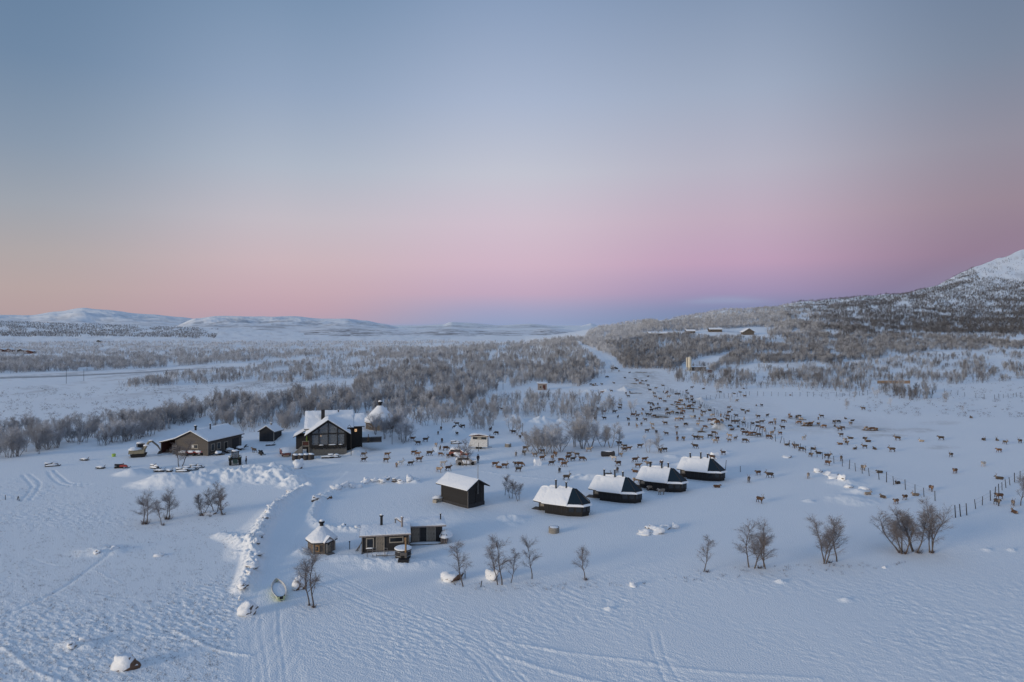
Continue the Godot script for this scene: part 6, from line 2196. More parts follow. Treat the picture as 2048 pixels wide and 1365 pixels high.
# ---------------------------------------------------------------- bodies: a smooth skin round bones
# a bone: [from, to, radius there, radius here, colour]
func skin_of(mb: MB, bones: Array, cell: float, soft: float) -> void:
	var lo := Vector3(1e9, 1e9, 1e9)
	var hi := -lo
	for b in bones:
		for k in 2:
			var r: Vector3 = Vector3.ONE * (b[2 + k] + cell * 1.5)
			lo = lo.min(b[k] - r)
			hi = hi.max(b[k] + r)
	var nx := int((hi.x - lo.x) / cell) + 2
	var ny := int((hi.y - lo.y) / cell) + 2
	var nz := int((hi.z - lo.z) / cell) + 2
	var f := PackedFloat32Array()
	f.resize(nx * ny * nz)
	f.fill(1.0)
	for b in bones:
		# only the cells near the bone
		var p: Vector3 = b[0]
		var q: Vector3 = b[1]
		var rm: float = maxf(b[2], b[3]) + cell * 2.0 + soft
		var i0 := Vector3i(((p.min(q) - Vector3.ONE * rm - lo) / cell).floor())
		var i1 := Vector3i(((p.max(q) + Vector3.ONE * rm - lo) / cell).ceil())
		var pq := q - p
		var l2 := maxf(pq.length_squared(), 1e-9)
		for z in range(maxi(i0.z, 0), mini(i1.z + 1, nz)):
			for y in range(maxi(i0.y, 0), mini(i1.y + 1, ny)):
				for x in range(maxi(i0.x, 0), mini(i1.x + 1, nx)):
					var a := lo + Vector3(x, y, z) * cell - p
					var t := clampf(a.dot(pq) / l2, 0.0, 1.0)
					var d: float = (a - pq * t).length() - lerpf(b[2], b[3], t)
					var id := (z * ny + y) * nx + x
					var e := f[id]
					var h := maxf(soft - absf(d - e), 0.0) / soft
					f[id] = minf(d, e) - h * h * soft * 0.25
	var at := {}
	for z in nz - 1:
		for y in ny - 1:
			for x in nx - 1:
				var id := (z * ny + y) * nx + x
				var m := Vector3.ZERO
				var n := 0
				var inside := 0
				var c := [f[id], f[id + 1], f[id + nx], f[id + nx + 1], f[id + nx * ny], f[id + nx * ny + 1], f[id + nx * ny + nx], f[id + nx * ny + nx + 1]]
				for k in 8:
					if c[k] < 0:
						inside += 1
				if inside == 0 or inside == 8:
					continue
				for k in 8:
					for ax in [1, 2, 4]:
						if k & ax:
							continue
						var u: float = c[k]
						var w: float = c[k | ax]
						if (u < 0) != (w < 0):
							var t := u / (u - w)
							m += Vector3(k & 1, (k >> 1) & 1, (k >> 2) & 1) + Vector3(ax & 1, (ax >> 1) & 1, (ax >> 2) & 1) * t
							n += 1
				var p := lo + (Vector3(x, y, z) + m / n) * cell
				var g := Vector3(c[1] + c[3] + c[5] + c[7] - c[0] - c[2] - c[4] - c[6], c[2] + c[3] + c[6] + c[7] - c[0] - c[1] - c[4] - c[5], c[4] + c[5] + c[6] + c[7] - c[0] - c[1] - c[2] - c[3])
				var best := 1e9
				for b in bones:
					var pq: Vector3 = b[1] - b[0]
					var t := clampf((p - b[0]).dot(pq) / maxf(pq.length_squared(), 1e-9), 0.0, 1.0)
					var d: float = (p - b[0] - pq * t).length() - lerpf(b[2], b[3], t)
					if d < best:
						best = d
						mb.tint = b[4]
				at[id] = mb.vert(p, g.normalized())
	var sx := 1
	var sy := nx
	var sz := nx * ny
	for z in range(1, nz - 1):
		for y in range(1, ny - 1):
			for x in range(1, nx - 1):
				var id := (z * ny + y) * nx + x
				for e in [[sx, sy, sz], [sy, sz, sx], [sz, sx, sy]]:
					var a := f[id] < 0
					if a == (f[id + e[0]] < 0):
						continue
					var q := [id - e[1] - e[2], id - e[2], id, id - e[1]]
					if not (at.has(q[0]) and at.has(q[1]) and at.has(q[2]) and at.has(q[3])):
						continue
					var i: int = at[q[0]]
					var j: int = at[q[1]]
					var k: int = at[q[2]]
					var l: int = at[q[3]]
					if a: # solid on the low side: the face looks up the axis
						mb.ix.append_array([i, k, j, i, l, k])
					else:
						mb.ix.append_array([i, j, k, i, k, l])

# hides: [back, flank, neck, rump and belly, legs, face]
const HIDES := {
	"dark": [Color(0.036, 0.028, 0.025), Color(0.055, 0.042, 0.036), Color(0.15, 0.125, 0.105), Color(0.3, 0.27, 0.25), Color(0.03, 0.024, 0.022), Color(0.03, 0.024, 0.022)],
	"brown": [Color(0.062, 0.036, 0.024), Color(0.095, 0.055, 0.036), Color(0.2, 0.145, 0.11), Color(0.34, 0.29, 0.25), Color(0.055, 0.036, 0.028), Color(0.05, 0.034, 0.028)],
	"pale": [Color(0.16, 0.13, 0.105), Color(0.21, 0.175, 0.145), Color(0.36, 0.31, 0.27), Color(0.46, 0.42, 0.37), Color(0.12, 0.095, 0.08), Color(0.13, 0.1, 0.085)],
	"white": [Color(0.6, 0.54, 0.45), Color(0.63, 0.57, 0.49), Color(0.66, 0.61, 0.53), Color(0.7, 0.65, 0.57), Color(0.5, 0.44, 0.37), Color(0.48, 0.41, 0.35)]}

var deer_mesh := {}

func deer_bones(pose: String, h: Array) -> Array:
	# faces +x; shoulder about 1.0 m high
	var b := []
	var dy := -0.5 if pose == "lying" else 0.0
	var o := Vector3(0, dy, 0)
	b.append([o + Vector3(0.42, 0.82, 0), o + Vector3(-0.1, 0.8, 0), 0.25, 0.25, h[1]])
	b.append([o + Vector3(-0.1, 0.82, 0), o + Vector3(-0.5, 0.86, 0), 0.24, 0.21, h[1]])
	b.append([o + Vector3(0.4, 0.97, 0), o + Vector3(-0.48, 0.96, 0), 0.13, 0.12, h[0]])
	b.append([o + Vector3(0.1, 0.66, 0), o + Vector3(-0.3, 0.7, 0), 0.14, 0.12, h[3]])
	b.append([o + Vector3(-0.66, 0.92, 0), o + Vector3(-0.7, 0.8, 0), 0.07, 0.09, h[3]])
	b.append([o + Vector3(-0.7, 0.98, 0), o + Vector3(-0.8, 0.88, 0), 0.04, 0.03, h[3]])
	var neck := Vector3(0.85, 1.12, 0)
	var nose := Vector3(1.16, 1.02, 0)
	if pose == "grazing":
		neck = Vector3(0.95, 0.5, 0)
		nose = Vector3(1.06, 0.16, 0)
	elif pose == "alert":
		neck = Vector3(0.74, 1.28, 0)
		nose = Vector3(1.04, 1.24, 0)
	elif pose == "lying":
		neck = Vector3(0.74, 1.12, 0.0)
		nose = Vector3(1.02, 1.02, 0.0)
	b.append([o + Vector3(0.48, 0.9, 0), o + neck, 0.2, 0.12, h[2]])
	b.append([o + Vector3(0.55, 0.72, 0), o + neck + Vector3(0, -0.1, 0), 0.14, 0.07, h[2]])
	b.append([o + neck, o + nose, 0.115, 0.065, h[5]])
	var fw := (nose - neck).normalized()
	for s in [-1.0, 1.0]:
		b.append([o + neck + Vector3(-0.03, 0.08, s * 0.08), o + neck - fw * 0.12 + Vector3(0, 0.14, s * 0.2), 0.04, 0.025, h[2]])
		if pose == "lying":
			b.append([Vector3(0.4, 0.25, s * 0.16), Vector3(0.62, 0.1, s * 0.2), 0.1, 0.06, h[1]])
			b.append([Vector3(0.62, 0.1, s * 0.2), Vector3(0.3, 0.05, s * 0.24), 0.055, 0.045, h[4]])
			b.append([Vector3(-0.45, 0.28, s * 0.16), Vector3(-0.15, 0.14, s * 0.27), 0.17, 0.09, h[1]])
			b.append([Vector3(-0.15, 0.12, s * 0.27), Vector3(-0.5, 0.06, s * 0.28), 0.06, 0.045, h[4]])
		else:
			var st: float = s * 0.13 if pose != "walking" else s * 0.24
			var f1 := Vector3(0.42 + st * 0.5, 0.42, s * 0.13)
			b.append([Vector3(0.4, 0.72, s * 0.13), f1, 0.13, 0.065, h[1]])
			b.append([f1, Vector3(0.42 + st, 0.07, s * 0.13), 0.055, 0.042, h[4]])
			b.append([Vector3(0.42 + st, 0.05, s * 0.13), Vector3(0.47 + st, 0.02, s * 0.13), 0.05, 0.055, h[4]])
			var kn := Vector3(-0.36 - st * 0.4, 0.56, s * 0.13)
			var hk := Vector3(-0.58 - st * 0.8, 0.38, s * 0.13)
			b.append([Vector3(-0.48, 0.8, s * 0.12), kn, 0.18, 0.1, h[1]])
			b.append([kn, hk, 0.085, 0.055, h[1]])
			b.append([hk, Vector3(-0.53 - st, 0.07, s * 0.13), 0.052, 0.042, h[4]])
			b.append([Vector3(-0.53 - st, 0.05, s * 0.13), Vector3(-0.48 - st, 0.02, s * 0.13), 0.05, 0.055, h[4]])
	return b

func deer_antlers(pose: String) -> MB:
	var mb := MB.new()
	var neck: Vector3 = {"grazing": Vector3(0.93, 0.58, 0), "alert": Vector3(0.74, 1.38, 0), "lying": Vector3(0.74, 0.72, 0)}.get(pose, Vector3(0.84, 1.22, 0))
	var lean := 0.35 if pose == "grazing" else 0.0
	for s in [-1.0, 1.0]:
		var p := [neck + Vector3(0, 0, s * 0.05), neck + Vector3(-0.16 + lean, 0.18, s * 0.16), neck + Vector3(-0.16 + lean, 0.38, s * 0.26), neck + Vector3(0.02 + lean, 0.56, s * 0.24)]
		mb.tube(p, [0.028, 0.024, 0.02, 0.01], 5)
		mb.tube([p[0], p[0] + Vector3(0.16, 0.1, s * 0.05)], [0.02, 0.008], 4)
		mb.tube([p[2], p[2] + Vector3(-0.12, 0.14, s * 0.05)], [0.016, 0.007], 4)
		mb.tube([p[1], p[1] + Vector3(-0.1, 0.16, s * 0.04)], [0.016, 0.007], 4)
	return mb

# where each animal stands: pixel x, pixel y, then facing (L R T A: left, right, towards us, away; ? unknown), pose (s stands, w walks, g grazes, a alert, l lies), hide (d b p w)
const HERD := "727,915,Rwd 727,925,Rwd 774,915,Rwb 772,926,Rsd 793,934,Tgb 801,930,Rww 821,931,Rwd 827,911,Rsb 835,914,Rwb 838,925,Rab 859,913,Rsd 881,914,Rgb 896,917,Tsb 886,931,Rsw 878,946,Rsp 896,943,Rwb 891,903,Rgb 880,902,Asd 825,882,Rsb 836,890,Lsd 851,884,Rad 872,895,Tsp 884,886,Tsd 876,869,Tsd 882,860,Tsd 914,871,Tsd 914,850,Lsd 911,857,Lgd 921,858,Tsd 926,855,?sd 993,871,Lgd 984,878,Lld 981,863,Asd 994,825,Rsd 1004,821,?sd 990,934,Rsb 998,937,Llb 1009,937,Rsb 1032,914,Tsp 1048,912,Tsd 1070,915,Lsp 1051,903,?sd 1084,922,Rsb 1085,908,Lsb 1105,921,Tab 1103,931,Rwd 1122,926,Rgb 1128,934,Rwb 1136,921,Rsb 1138,913,Rsd 1146,923,Rsd 1154,914,Lsd 1164,923,Rgb 1111,914,Tsb 1119,945,Tsd 1133,960,Rad 1033,933,Lsd 1040,934,Rgb 1037,944,Rad 1178,904,Rsp 1027,869,?sd 1040,879,Tsd 1044,873,Tsd 508,907,Lsd " + \
	"1237,932,Lsb 1235,945,Tsb 1228,921,Lsw 1242,914,Tsp 1249,904,Lsd 1250,897,Lsd 1258,901,Rsb 1239,892,Lsd 1280,897,Rsd 1270,925,Rsb 1289,924,Rsb 1276,936,Rsb 1298,933,Lsp 1323,931,Tsb 1271,945,Llb 1321,907,Tsd 1330,905,Lsd 1391,898,Lsd 1425,920,Lsb 1447,911,Lab 1367,882,Tsd 1355,882,Tsb 1354,871,Tsb 1392,880,Lsd 1402,880,?sp 1435,882,Lsb 1431,887,?sp 1459,885,Lsp 1471,881,Rsp 1460,876,?sp 1490,886,Rgd 1420,876,Rgd 1428,871,Rgd 1333,871,Lsd 1313,868,Tsd 1294,865,Rsd 1306,860,?sp 1305,852,Lsp 1331,850,Lsd 1291,842,Lsd 1274,855,?sp 1283,851,Tsd 1354,859,?sp 1371,853,Rgd 1410,858,Rgb 1404,864,?gp 1399,842,?sb 1396,852,?sp 1257,841,?sd 1274,841,?sd 1258,851,?gd 1229,827,Rsd 1208,827,Rsb 1209,839,Lsd 1236,836,?sd 1241,814,Lsd 1240,820,?sd 1188,835,?sd 1196,822,?sd 1190,840,?sd " + \
	"1460,858,Rgd 1464,862,?ld 1485,864,Rgd 1489,871,?sb 1499,871,Lgb 1503,872,?gb 1508,871,Rgb 1518,875,Lgd 1436,858,?gb 1434,850,?gb 1420,846,Rgb 1429,845,?gb 1435,856,?gb 1455,843,Lsd 1456,836,?sb 1456,830,?sb 1473,835,Lsd 1458,818,Rsd 1464,821,?ld 1459,825,?ld 1486,821,?ld 1496,823,?ld 1491,828,Asd 1517,837,Lsd 1524,813,Lsd 1513,812,?ld 1474,848,Rsd 1467,848,?sd 1487,850,?sd 1489,842,?sp 1506,852,?sd 1515,847,?ld 1524,848,?sd 1516,855,?ld 1477,856,?ld 1524,861,Lsb 1530,865,?sp 1535,834,?sd 1298,809,?gd 1303,810,?gd 1307,813,?gd 1316,811,?sd 1321,801,?sb 1330,806,?sd 1309,791,?ad 1300,784,?sd 1327,787,Tsd 1335,787,?sb 1337,797,?sp 1252,790,?sd 1257,796,Lsd 1260,788,?sd 1204,788,?sb 1223,785,?sd 1313,820,?gd 1318,819,?gd 1303,824,Rsd 1302,819,?sd 1334,823,?gd 1345,827,?gp 1266,833,Rsb 1275,834,Rsb 1284,830,?gp 1286,822,?sb 1295,832,?sd 1300,832,?sd 1272,827,Tsd 1337,830,Lgd 1309,835,?gb 1311,797,?sp 1312,780,?sd 1333,790,?gb " + \
	"1182,772,?gd 1187,773,?gd 1191,771,?gb 1204,772,Lsd 1228,769,?sd 1216,757,?sd 1213,757,?sd 1238,745,?sd 1250,759,?sd 1259,749,?sd 1296,756,?sd 1271,761,?sd 1281,769,?gb 1285,765,?sd 1292,765,?ad 1275,764,?gb 1297,775,?sd 1327,773,?ld 1376,790,Lsd 1373,785,?sd 1384,797,?sb 1384,803,?sd 1375,802,?sd 1388,809,?sd 1378,805,?ld 1352,790,?ld 1358,790,?ld 1402,814,?sd 1400,819,Lsp 1403,825,?sd 1408,828,?sd 1420,822,?ld 1384,814,?gd 1379,815,?gd 1369,812,Tsd 1387,825,?sd 1352,808,?gd 1357,809,?gb 1360,805,?gd 1363,804,?sp 1354,817,?gd 1359,821,?gb 1365,819,?gp 1371,817,?gp 1377,817,?gb 1335,821,?gd 1346,826,?gd 1354,829,Rgd 1363,830,?gb 1367,826,?gb 1354,842,Rsp 1363,842,Lsb 1368,837,?sb 1385,837,?sw 1390,837,Tsd 1404,834,?sp 1426,834,?gp 1442,834,?gb 1444,857,?gd 1469,788,?ld 1481,785,?ld 1441,787,?sd 1490,795,?sd 1474,804,?sp 1384,778,?sd 1407,779,?ld 1326,773,?ld 1488,778,?ld " + \
	"1543,850,Lgb 1551,851,?gb 1550,845,?sp 1567,847,?gd 1579,833,?sb 1582,837,?gb 1594,837,?gd 1599,835,Lgd 1603,841,?sp 1644,835,Lsd 1637,839,?gd 1613,853,?gb 1599,850,Lgb 1622,852,Ra? 1618,854,?gb 1608,851,?gp 1637,853,Tsd 1649,857,Lgb 1669,848,Tsd 1677,847,Rgd 1566,860,Lsd 1550,862,Tsd 1561,871,Lsb 1544,871,?sp 1538,879,?gb 1574,892,?ld 1590,896,?sb 1594,897,?sp 1603,903,Rgd 1622,914,Tsd 1627,900,?ld 1638,908,?ld 1655,917,Rsd 1656,931,Tsb 1608,881,Rsw 1581,791,?ld 1727,820,Lsd 1692,838,?ld 1705,842,?ld 1702,851,?sp 1670,854,?ld 1680,863,Lsd 1686,860,?sd 1683,874,Lsd 1691,884,Lsp 1694,890,Tsd 1681,890,?lb 1702,878,?ld 1710,899,?ld 1730,878,?ld 1737,884,?ld 1730,897,Lsd 1750,899,?ld 1785,904,Lsd 1796,881,Lsd 1844,884,?lp 1733,861,?gp 1740,863,?gb 1746,863,?gb 1753,863,?gb 1683,922,Tsd 1943,838,?ld 1883,881,Lsd 1968,882,?ld 1995,883,?ld 2011,890,?sd 2041,888,Lsd 1903,914,Lsd 1999,906,Lwb 1968,933,Lww 1911,947,Lsb 2000,959,?ld 1863,983,Tsb 2000,1000,Lsb 1995,1012,Tsd 2027,1013,Tsp 2030,1028,?lb 1760,947,Lld 1727,941,Tsp 1796,969,?ld 1767,996,?ld 1736,991,?lp 1793,1009,Lsb 1811,1000,Lsb 1832,992,?lp 1617,957,Tsp 1540,956,Lsd 1517,951,Lsb 1498,965,Tsd 1520,1006,Tsb 1434,975,?lb 1301,980,Rsp 1323,988,Lsp 1273,966,Rsp 1216,951,Rld"

# landmarks that labels may name: pixel x, pixel y, words
const LANDMARKS := [[655, 915, "the big lodge"], [760, 860, "the round hut"], [931, 925, "the snow-covered white car"], [957, 885, "the white caravan"], [1075, 925, "the white snow block"], [1100, 893, "the birch thicket"], [1165, 880, "the tall thicket"], [1216, 910, "the long dark bale"], [1130, 1010, "the nearest cabin"], [1236, 985, "the second cabin"], [1327, 963, "the third cabin"], [1406, 943, "the farthest cabin"], [1265, 818, "the lone bushy birch"], [1320, 832, "the largest hay heap"], [1372, 816, "the long hay strip"], [1436, 850, "the long snow heap"], [1280, 765, "the upper hay heap"], [1503, 868, "the hay at the fence"], [1890, 1000, "the fence's lower end"], [1720, 945, "the long post fence"], [1600, 905, "the flat fence rock"], [1378, 740, "the cream silo"], [1085, 775, "the pale hut"], [1608, 845, "the left far-field hay"], [1742, 860, "the right far-field hay"], [2010, 985, "the right-edge fence"], [1960, 900, "far open snow"], [1300, 905, "the small birch pair"], [500, 920, "the dark tractor"], [1190, 772, "the forest-edge hay"], [1700, 985, "the snowy fence rocks"], [1030, 842, "the two snow mounds"], [1480, 788, "the far post fence"], [1640, 790, "the far fence's right half"], [1900, 940, "right open snow"], [860, 900, "the open yard"], [890, 860, "the caravan's snow mound"]]

func near_what(px: float, py: float) -> String:
	var best := 1e9
	var out := ""
	for q in LANDMARKS:
		var dx: float = px - q[0]
		var dy: float = (py - q[1]) * 2.2
		var d := dx * dx + dy * dy
		if d < best:
			best = d
			var w := "beside"
			if str(q[2]).contains("open snow") or str(q[2]).contains("open yard"):
				w = "on"
			elif d > 300.0:
				if absf(dx) > absf(dy):
					w = "left of" if dx < 0 else "right of"
				else:
					w = "behind" if dy < 0 else "in front of"
			out = w + " " + str(q[2])
	return out

func rank_labels(rows: Array) -> void: # rows: [label, px]; equal labels of up to ten things get their order from the left
	var by := {}
	for r in rows:
		by.get_or_add(r[0], []).append(r)
	for k in by:
		var g: Array = by[k]
		if g.size() < 2 or g.size() > ORD.size():
			continue
		g.sort_custom(func(a, b): return a[1] < b[1])
		for i in g.size():
			if g.size() == 2:
				g[i][0] = k + (", the left one" if i == 0 else ", the right one")
			else:
				g[i][0] = k + (", leftmost" if i == 0 else ", rightmost" if i == g.size() - 1 else ", " + ORD[i] + " from left")

func make_herd() -> void:
	var poses := {"s": "standing", "w": "walking", "g": "grazing", "a": "alert", "l": "lying"}
	var hides := {"d": "dark", "b": "brown", "p": "pale", "w": "white"}
	var word := {"dark": "dark brown", "brown": "reddish brown", "pale": "pale grey", "white": "white"}
	var rows := []
	for s in HERD.split(" ", false):
		var q := s.split(",")
		var f := q[2][0]
		var pose: String = poses[q[2][1]]
		var hide: String = hides.get(q[2][2], "brown")
		if f == "?":
			f = ["L", "R", "L", "R", "T", "A"][rng.randi() % 6]
		if pose == "standing" and rng.randf() < 0.22 and f in ["L", "R"]:
			pose = "walking"
		var say: String = {"standing": "standing", "walking": "walking", "grazing": "feeding", "alert": "with raised head", "lying": "lying"}[pose]
		var way: String = {"L": "facing left", "R": "facing right", "T": "facing us", "A": "seen from behind"}[f]
		var what := near_what(float(q[0]), float(q[1]))
		if pose == "lying" or what.split(" ").size() > 5:
			way = ""
		var lab := "%s reindeer %s%s %s" % [word[hide], say, (" " + way) if way and pose == "standing" else "", what]
		rows.append([lab, float(q[0]), float(q[1]), f, pose, hide])
	rank_labels(rows)
	for r in rows:
		var key: String = r[4] + r[5]
		if not deer_mesh.has(key):
			var mb := MB.new()
			mb.colored = true
			var coat := []
			for c in HIDES[r[5]]:
				coat.append(Color(minf(c.r * 1.6, 0.85), minf(c.g * 1.6, 0.82), minf(c.b * 1.6, 0.78)))
			skin_of(mb, deer_bones(r[4], coat), 0.042, 0.07)
			deer_mesh[key] = mb.mesh()
			if not deer_mesh.has(r[4]):
				deer_mesh[r[4]] = deer_antlers(r[4]).mesh()
		var at := P(r[1], r[2])
		var turn: float = {"L": PI, "R": 0.0, "T": -PI / 2, "A": PI / 2}[r[3]] + rng.randf_range(-0.55, 0.55)
		var t := thing("reindeer", r[0], "reindeer", at, turn, "reindeer of the herd")
		t.scale = Vector3.ONE * rng.randf_range(0.76, 0.95)
		var b := MeshInstance3D.new()
		b.mesh = deer_mesh[key]
		b.material_override = mats["hide_%d" % (rng.randi() % 5)]
		b.name = "body"
		t.add_child(b)
		if rng.randf() < 0.55:
			var a := MeshInstance3D.new()
			a.mesh = deer_mesh[r[4]]
			a.material_override = mats["antler"]
			a.name = "antlers"
			t.add_child(a)

func make_person(label: String, at: Vector3, turn: float, coat: Color, trousers: Color, size: float) -> void:
	# faces +z
	var t := thing("person", label, "person", at, turn)
	t.scale = Vector3.ONE * size
	var skin := Color(0.4, 0.25, 0.18)
	var boot := Color(0.02, 0.02, 0.02)
	var b := []
	for s in [-1.0, 1.0]:
		b.append([Vector3(s * 0.09, 0.9, 0), Vector3(s * 0.11, 0.5, 0.02), 0.1, 0.075, trousers])
		b.append([Vector3(s * 0.11, 0.5, 0.02), Vector3(s * 0.12, 0.1, 0), 0.07, 0.055, trousers])
		b.append([Vector3(s * 0.12, 0.06, -0.02), Vector3(s * 0.13, 0.05, 0.14), 0.06, 0.05, boot])
		b.append([Vector3(s * 0.2, 1.4, 0), Vector3(s * 0.28, 1.1, 0.0), 0.075, 0.06, coat])
		b.append([Vector3(s * 0.28, 1.1, 0.0), Vector3(s * 0.25, 0.88, 0.12), 0.058, 0.045, coat])
	b.append([Vector3(0, 0.88, 0), Vector3(0, 1.1, 0), 0.16, 0.15, coat])
	b.append([Vector3(-0.08, 1.15, 0), Vector3(-0.13, 1.38, 0), 0.14, 0.1, coat])
	b.append([Vector3(0.08, 1.15, 0), Vector3(0.13, 1.38, 0), 0.14, 0.1, coat])
	b.append([Vector3(0, 1.4, 0), Vector3(0, 1.55, 0.01), 0.07, 0.06, coat])
	var mb := MB.new()
	mb.colored = true
	skin_of(mb, b, 0.03, 0.05)
	var hd := [[Vector3(0, 1.63, 0.01), Vector3(0, 1.68, 0), 0.085, 0.09, skin], [Vector3(0, 1.58, 0.04), Vector3(0, 1.6, 0.05), 0.055, 0.05, skin], [Vector3(0, 1.64, 0.1), Vector3(0, 1.61, 0.115), 0.012, 0.017, skin]]
	for s in [-1.0, 1.0]:
		hd.append([Vector3(s * 0.09, 1.65, 0), Vector3(s * 0.093, 1.61, 0), 0.016, 0.012, skin])
		hd.append([Vector3(s * 0.033, 1.665, 0.085), Vector3(s * 0.034, 1.665, 0.09), 0.014, 0.013, Color(0.03, 0.03, 0.03)])
	hd.append([Vector3(-0.02, 1.575, 0.095), Vector3(0.02, 1.575, 0.095), 0.011, 0.011, Color(0.25, 0.1, 0.09)])
	hd.append([Vector3(0, 1.53, 0), Vector3(0, 1.58, 0), 0.055, 0.06, skin])
	skin_of(mb, hd, 0.012, 0.02)
	for s in [-1.0, 1.0]:
		var w := Vector3(s * 0.25, 0.86, 0.125)
		var hb := [[w, w + Vector3(0, -0.07, 0.02), 0.032, 0.036, boot]]
		for k in 4:
			var k0 := w + Vector3(0, -0.085, -0.005 + k * 0.019)
			var ln: float = [0.034, 0.04, 0.038, 0.03][k]
			hb.append([k0, k0 + Vector3(-s * 0.006, -ln, 0.005), 0.01, 0.009, boot])
			hb.append([k0 + Vector3(-s * 0.006, -ln, 0.005), k0 + Vector3(-s * 0.026, -ln * 1.7, 0.008), 0.009, 0.008, boot])
		hb.append([w + Vector3(-s * 0.01, -0.03, 0.045), w + Vector3(-s * 0.03, -0.075, 0.07), 0.012, 0.009, boot])
		skin_of(mb, hb, 0.007, 0.006)
	part(t, "body", mb, mats["vertex_hide"])
	var hat := MB.new()
	hat.blob(Vector3(0, 1.66, -0.01), Vector3(0.112, 0.15, 0.12), 0.05, lump_noise, 2.0, 0.15, 6, 14)
	part(t, "hat", hat, mats["navy_cloth"])

# ---------------------------------------------------------------- birches
var tree_kinds := [] # [trunk mesh, crown mesh], about 5 m tall
var far_kinds := [] # one mesh each

func grow(stems: int, spread: float, fine: bool, seed_: int, upright := 0.0) -> Array:
	var r := RandomNumberGenerator.new()
	r.seed = seed_
	var tr := MB.new()
	var cr := MB.new()
	cr.colored = true
	var limbs_n := 14 if fine else 7
	var twigs_n := 12 if fine else 9
	for s in stems:
		var a := TAU * (s + r.randf() * 0.7) / stems
		var lean := spread * r.randf_range(0.45, 1.0) if stems > 1 else spread * 0.35
		var H := r.randf_range(3.9, 5.0) * (1.0 if s == 0 else r.randf_range(0.75, 1.0))
		var p := Vector3(cos(a), 0, sin(a)) * (0.22 if stems > 1 else 0.0)
		var d := Vector3(cos(a) * lean, 1, sin(a) * lean).normalized()
		var pts := [p - Vector3(0, 0.25, 0)]
		var rad_ := [0.07 if fine else 0.1]
		var n := 9
		for k in n:
			pts.append(p)
			rad_.append(lerpf(0.062, 0.011, float(k) / n))
			d = (d + Vector3(r.randf_range(-0.2, 0.2), 0.1, r.randf_range(-0.2, 0.2))).normalized()
			p += d * H / n
		tr.tube(pts, rad_, 5 if fine else 3, false)
		for k in limbs_n:
			var f := 0.22 + 0.78 * (k + r.randf()) / limbs_n
			var at := f * (pts.size() - 2)
			var o: Vector3 = (pts[1 + int(at) if int(at) < n else n] as Vector3).lerp(pts[mini(2 + int(at), n)], at - int(at))
			var az := r.randf() * TAU
			var el := r.randf_range(0.55, 1.2) + upright
			var ld := Vector3(cos(az) * cos(el), sin(el), sin(az) * cos(el))
			var ll := (1.6 - f * 1.0) * r.randf_range(0.65, 1.15)
			var lp := [o]
			var lr := [0.021 * (1.25 - f * 0.7)]
			for j in 4:
				ld = (ld + Vector3(r.randf_range(-0.25, 0.25), r.randf_range(-0.12, 0.2), r.randf_range(-0.25, 0.25))).normalized()
				lp.append(lp[-1] + ld * ll / 4.0)
				lr.append(lr[0] * (1.0 - 0.21 * (j + 1)))
			if fine:
				tr.tube(lp, lr, 4, false)
			else:
				cr.tint = Color(0.75, 0.75, 0.75)
				cr.ribbon(lp[0], lp[2], 0.022, 0.016, Vector3(r.randf_range(-1, 1), r.randf_range(-1, 1), r.randf_range(-1, 1)))
				cr.ribbon(lp[2], lp[4], 0.016, 0.012, Vector3(r.randf_range(-1, 1), r.randf_range(-1, 1), r.randf_range(-1, 1)))
			for j in twigs_n:
				var g := 0.15 + 0.9 * (j + r.randf()) / twigs_n * 4.0 / 4.0
				var gi := clampi(int(g * 4.0), 0, 3)
				var to: Vector3 = (lp[gi] as Vector3).lerp(lp[gi + 1], clampf(g * 4.0 - gi, 0, 1))
				var td := (ld + Vector3(r.randf_range(-1, 1), r.randf_range(-0.45, 1.0), r.randf_range(-1, 1)) * 0.75).normalized()
				var tl := r.randf_range(0.3, 0.8)
				var sd := Vector3(r.randf_range(-1, 1), r.randf_range(-1, 1), r.randf_range(-1, 1))
				var v := r.randf_range(0.7, 1.3)
				cr.tint = Color(v, v, v)
				if fine:
					var q := to + td * tl * 0.5
					var e := q + (td + Vector3(0, -0.35, 0)).normalized() * tl * 0.5
					cr.ribbon(to, q, 0.0075, 0.0065, sd)
					cr.ribbon(q, e, 0.0065, 0.005, sd)
					for m in 7:
						var so := to.lerp(e, r.randf_range(0.2, 1.0))
						var sdn := (td + Vector3(r.randf_range(-1, 1), r.randf_range(-1, 0.5), r.randf_range(-1, 1))).normalized()
						cr.ribbon(so, so + sdn * r.randf_range(0.14, 0.42), 0.005, 0.0038, Vector3(r.randf_range(-1, 1), r.randf_range(-1, 1), r.randf_range(-1, 1)))
				else:
					cr.ribbon(to, to + td * tl, 0.015, 0.009, sd)
					var so2 := to + td * tl * 0.5
					cr.ribbon(so2, so2 + (td + Vector3(r.randf_range(-1, 1), r.randf_range(-0.8, 0.8), r.randf_range(-1, 1))).normalized() * tl * 0.6, 0.012, 0.008, sd)
	if fine:
		return [tr.mesh(), cr.mesh()]
	# one mesh with its bark in vertex colours, for the woods far off
	var base := cr.v.size()
	cr.v.append_array(tr.v)
	cr.n.append_array(tr.n)
	for k in tr.c.size():
		cr.c.append(Color(0.8, 0.78, 0.76))
	for k in tr.ix:
		cr.ix.append(k + base)
	return [cr.mesh()]

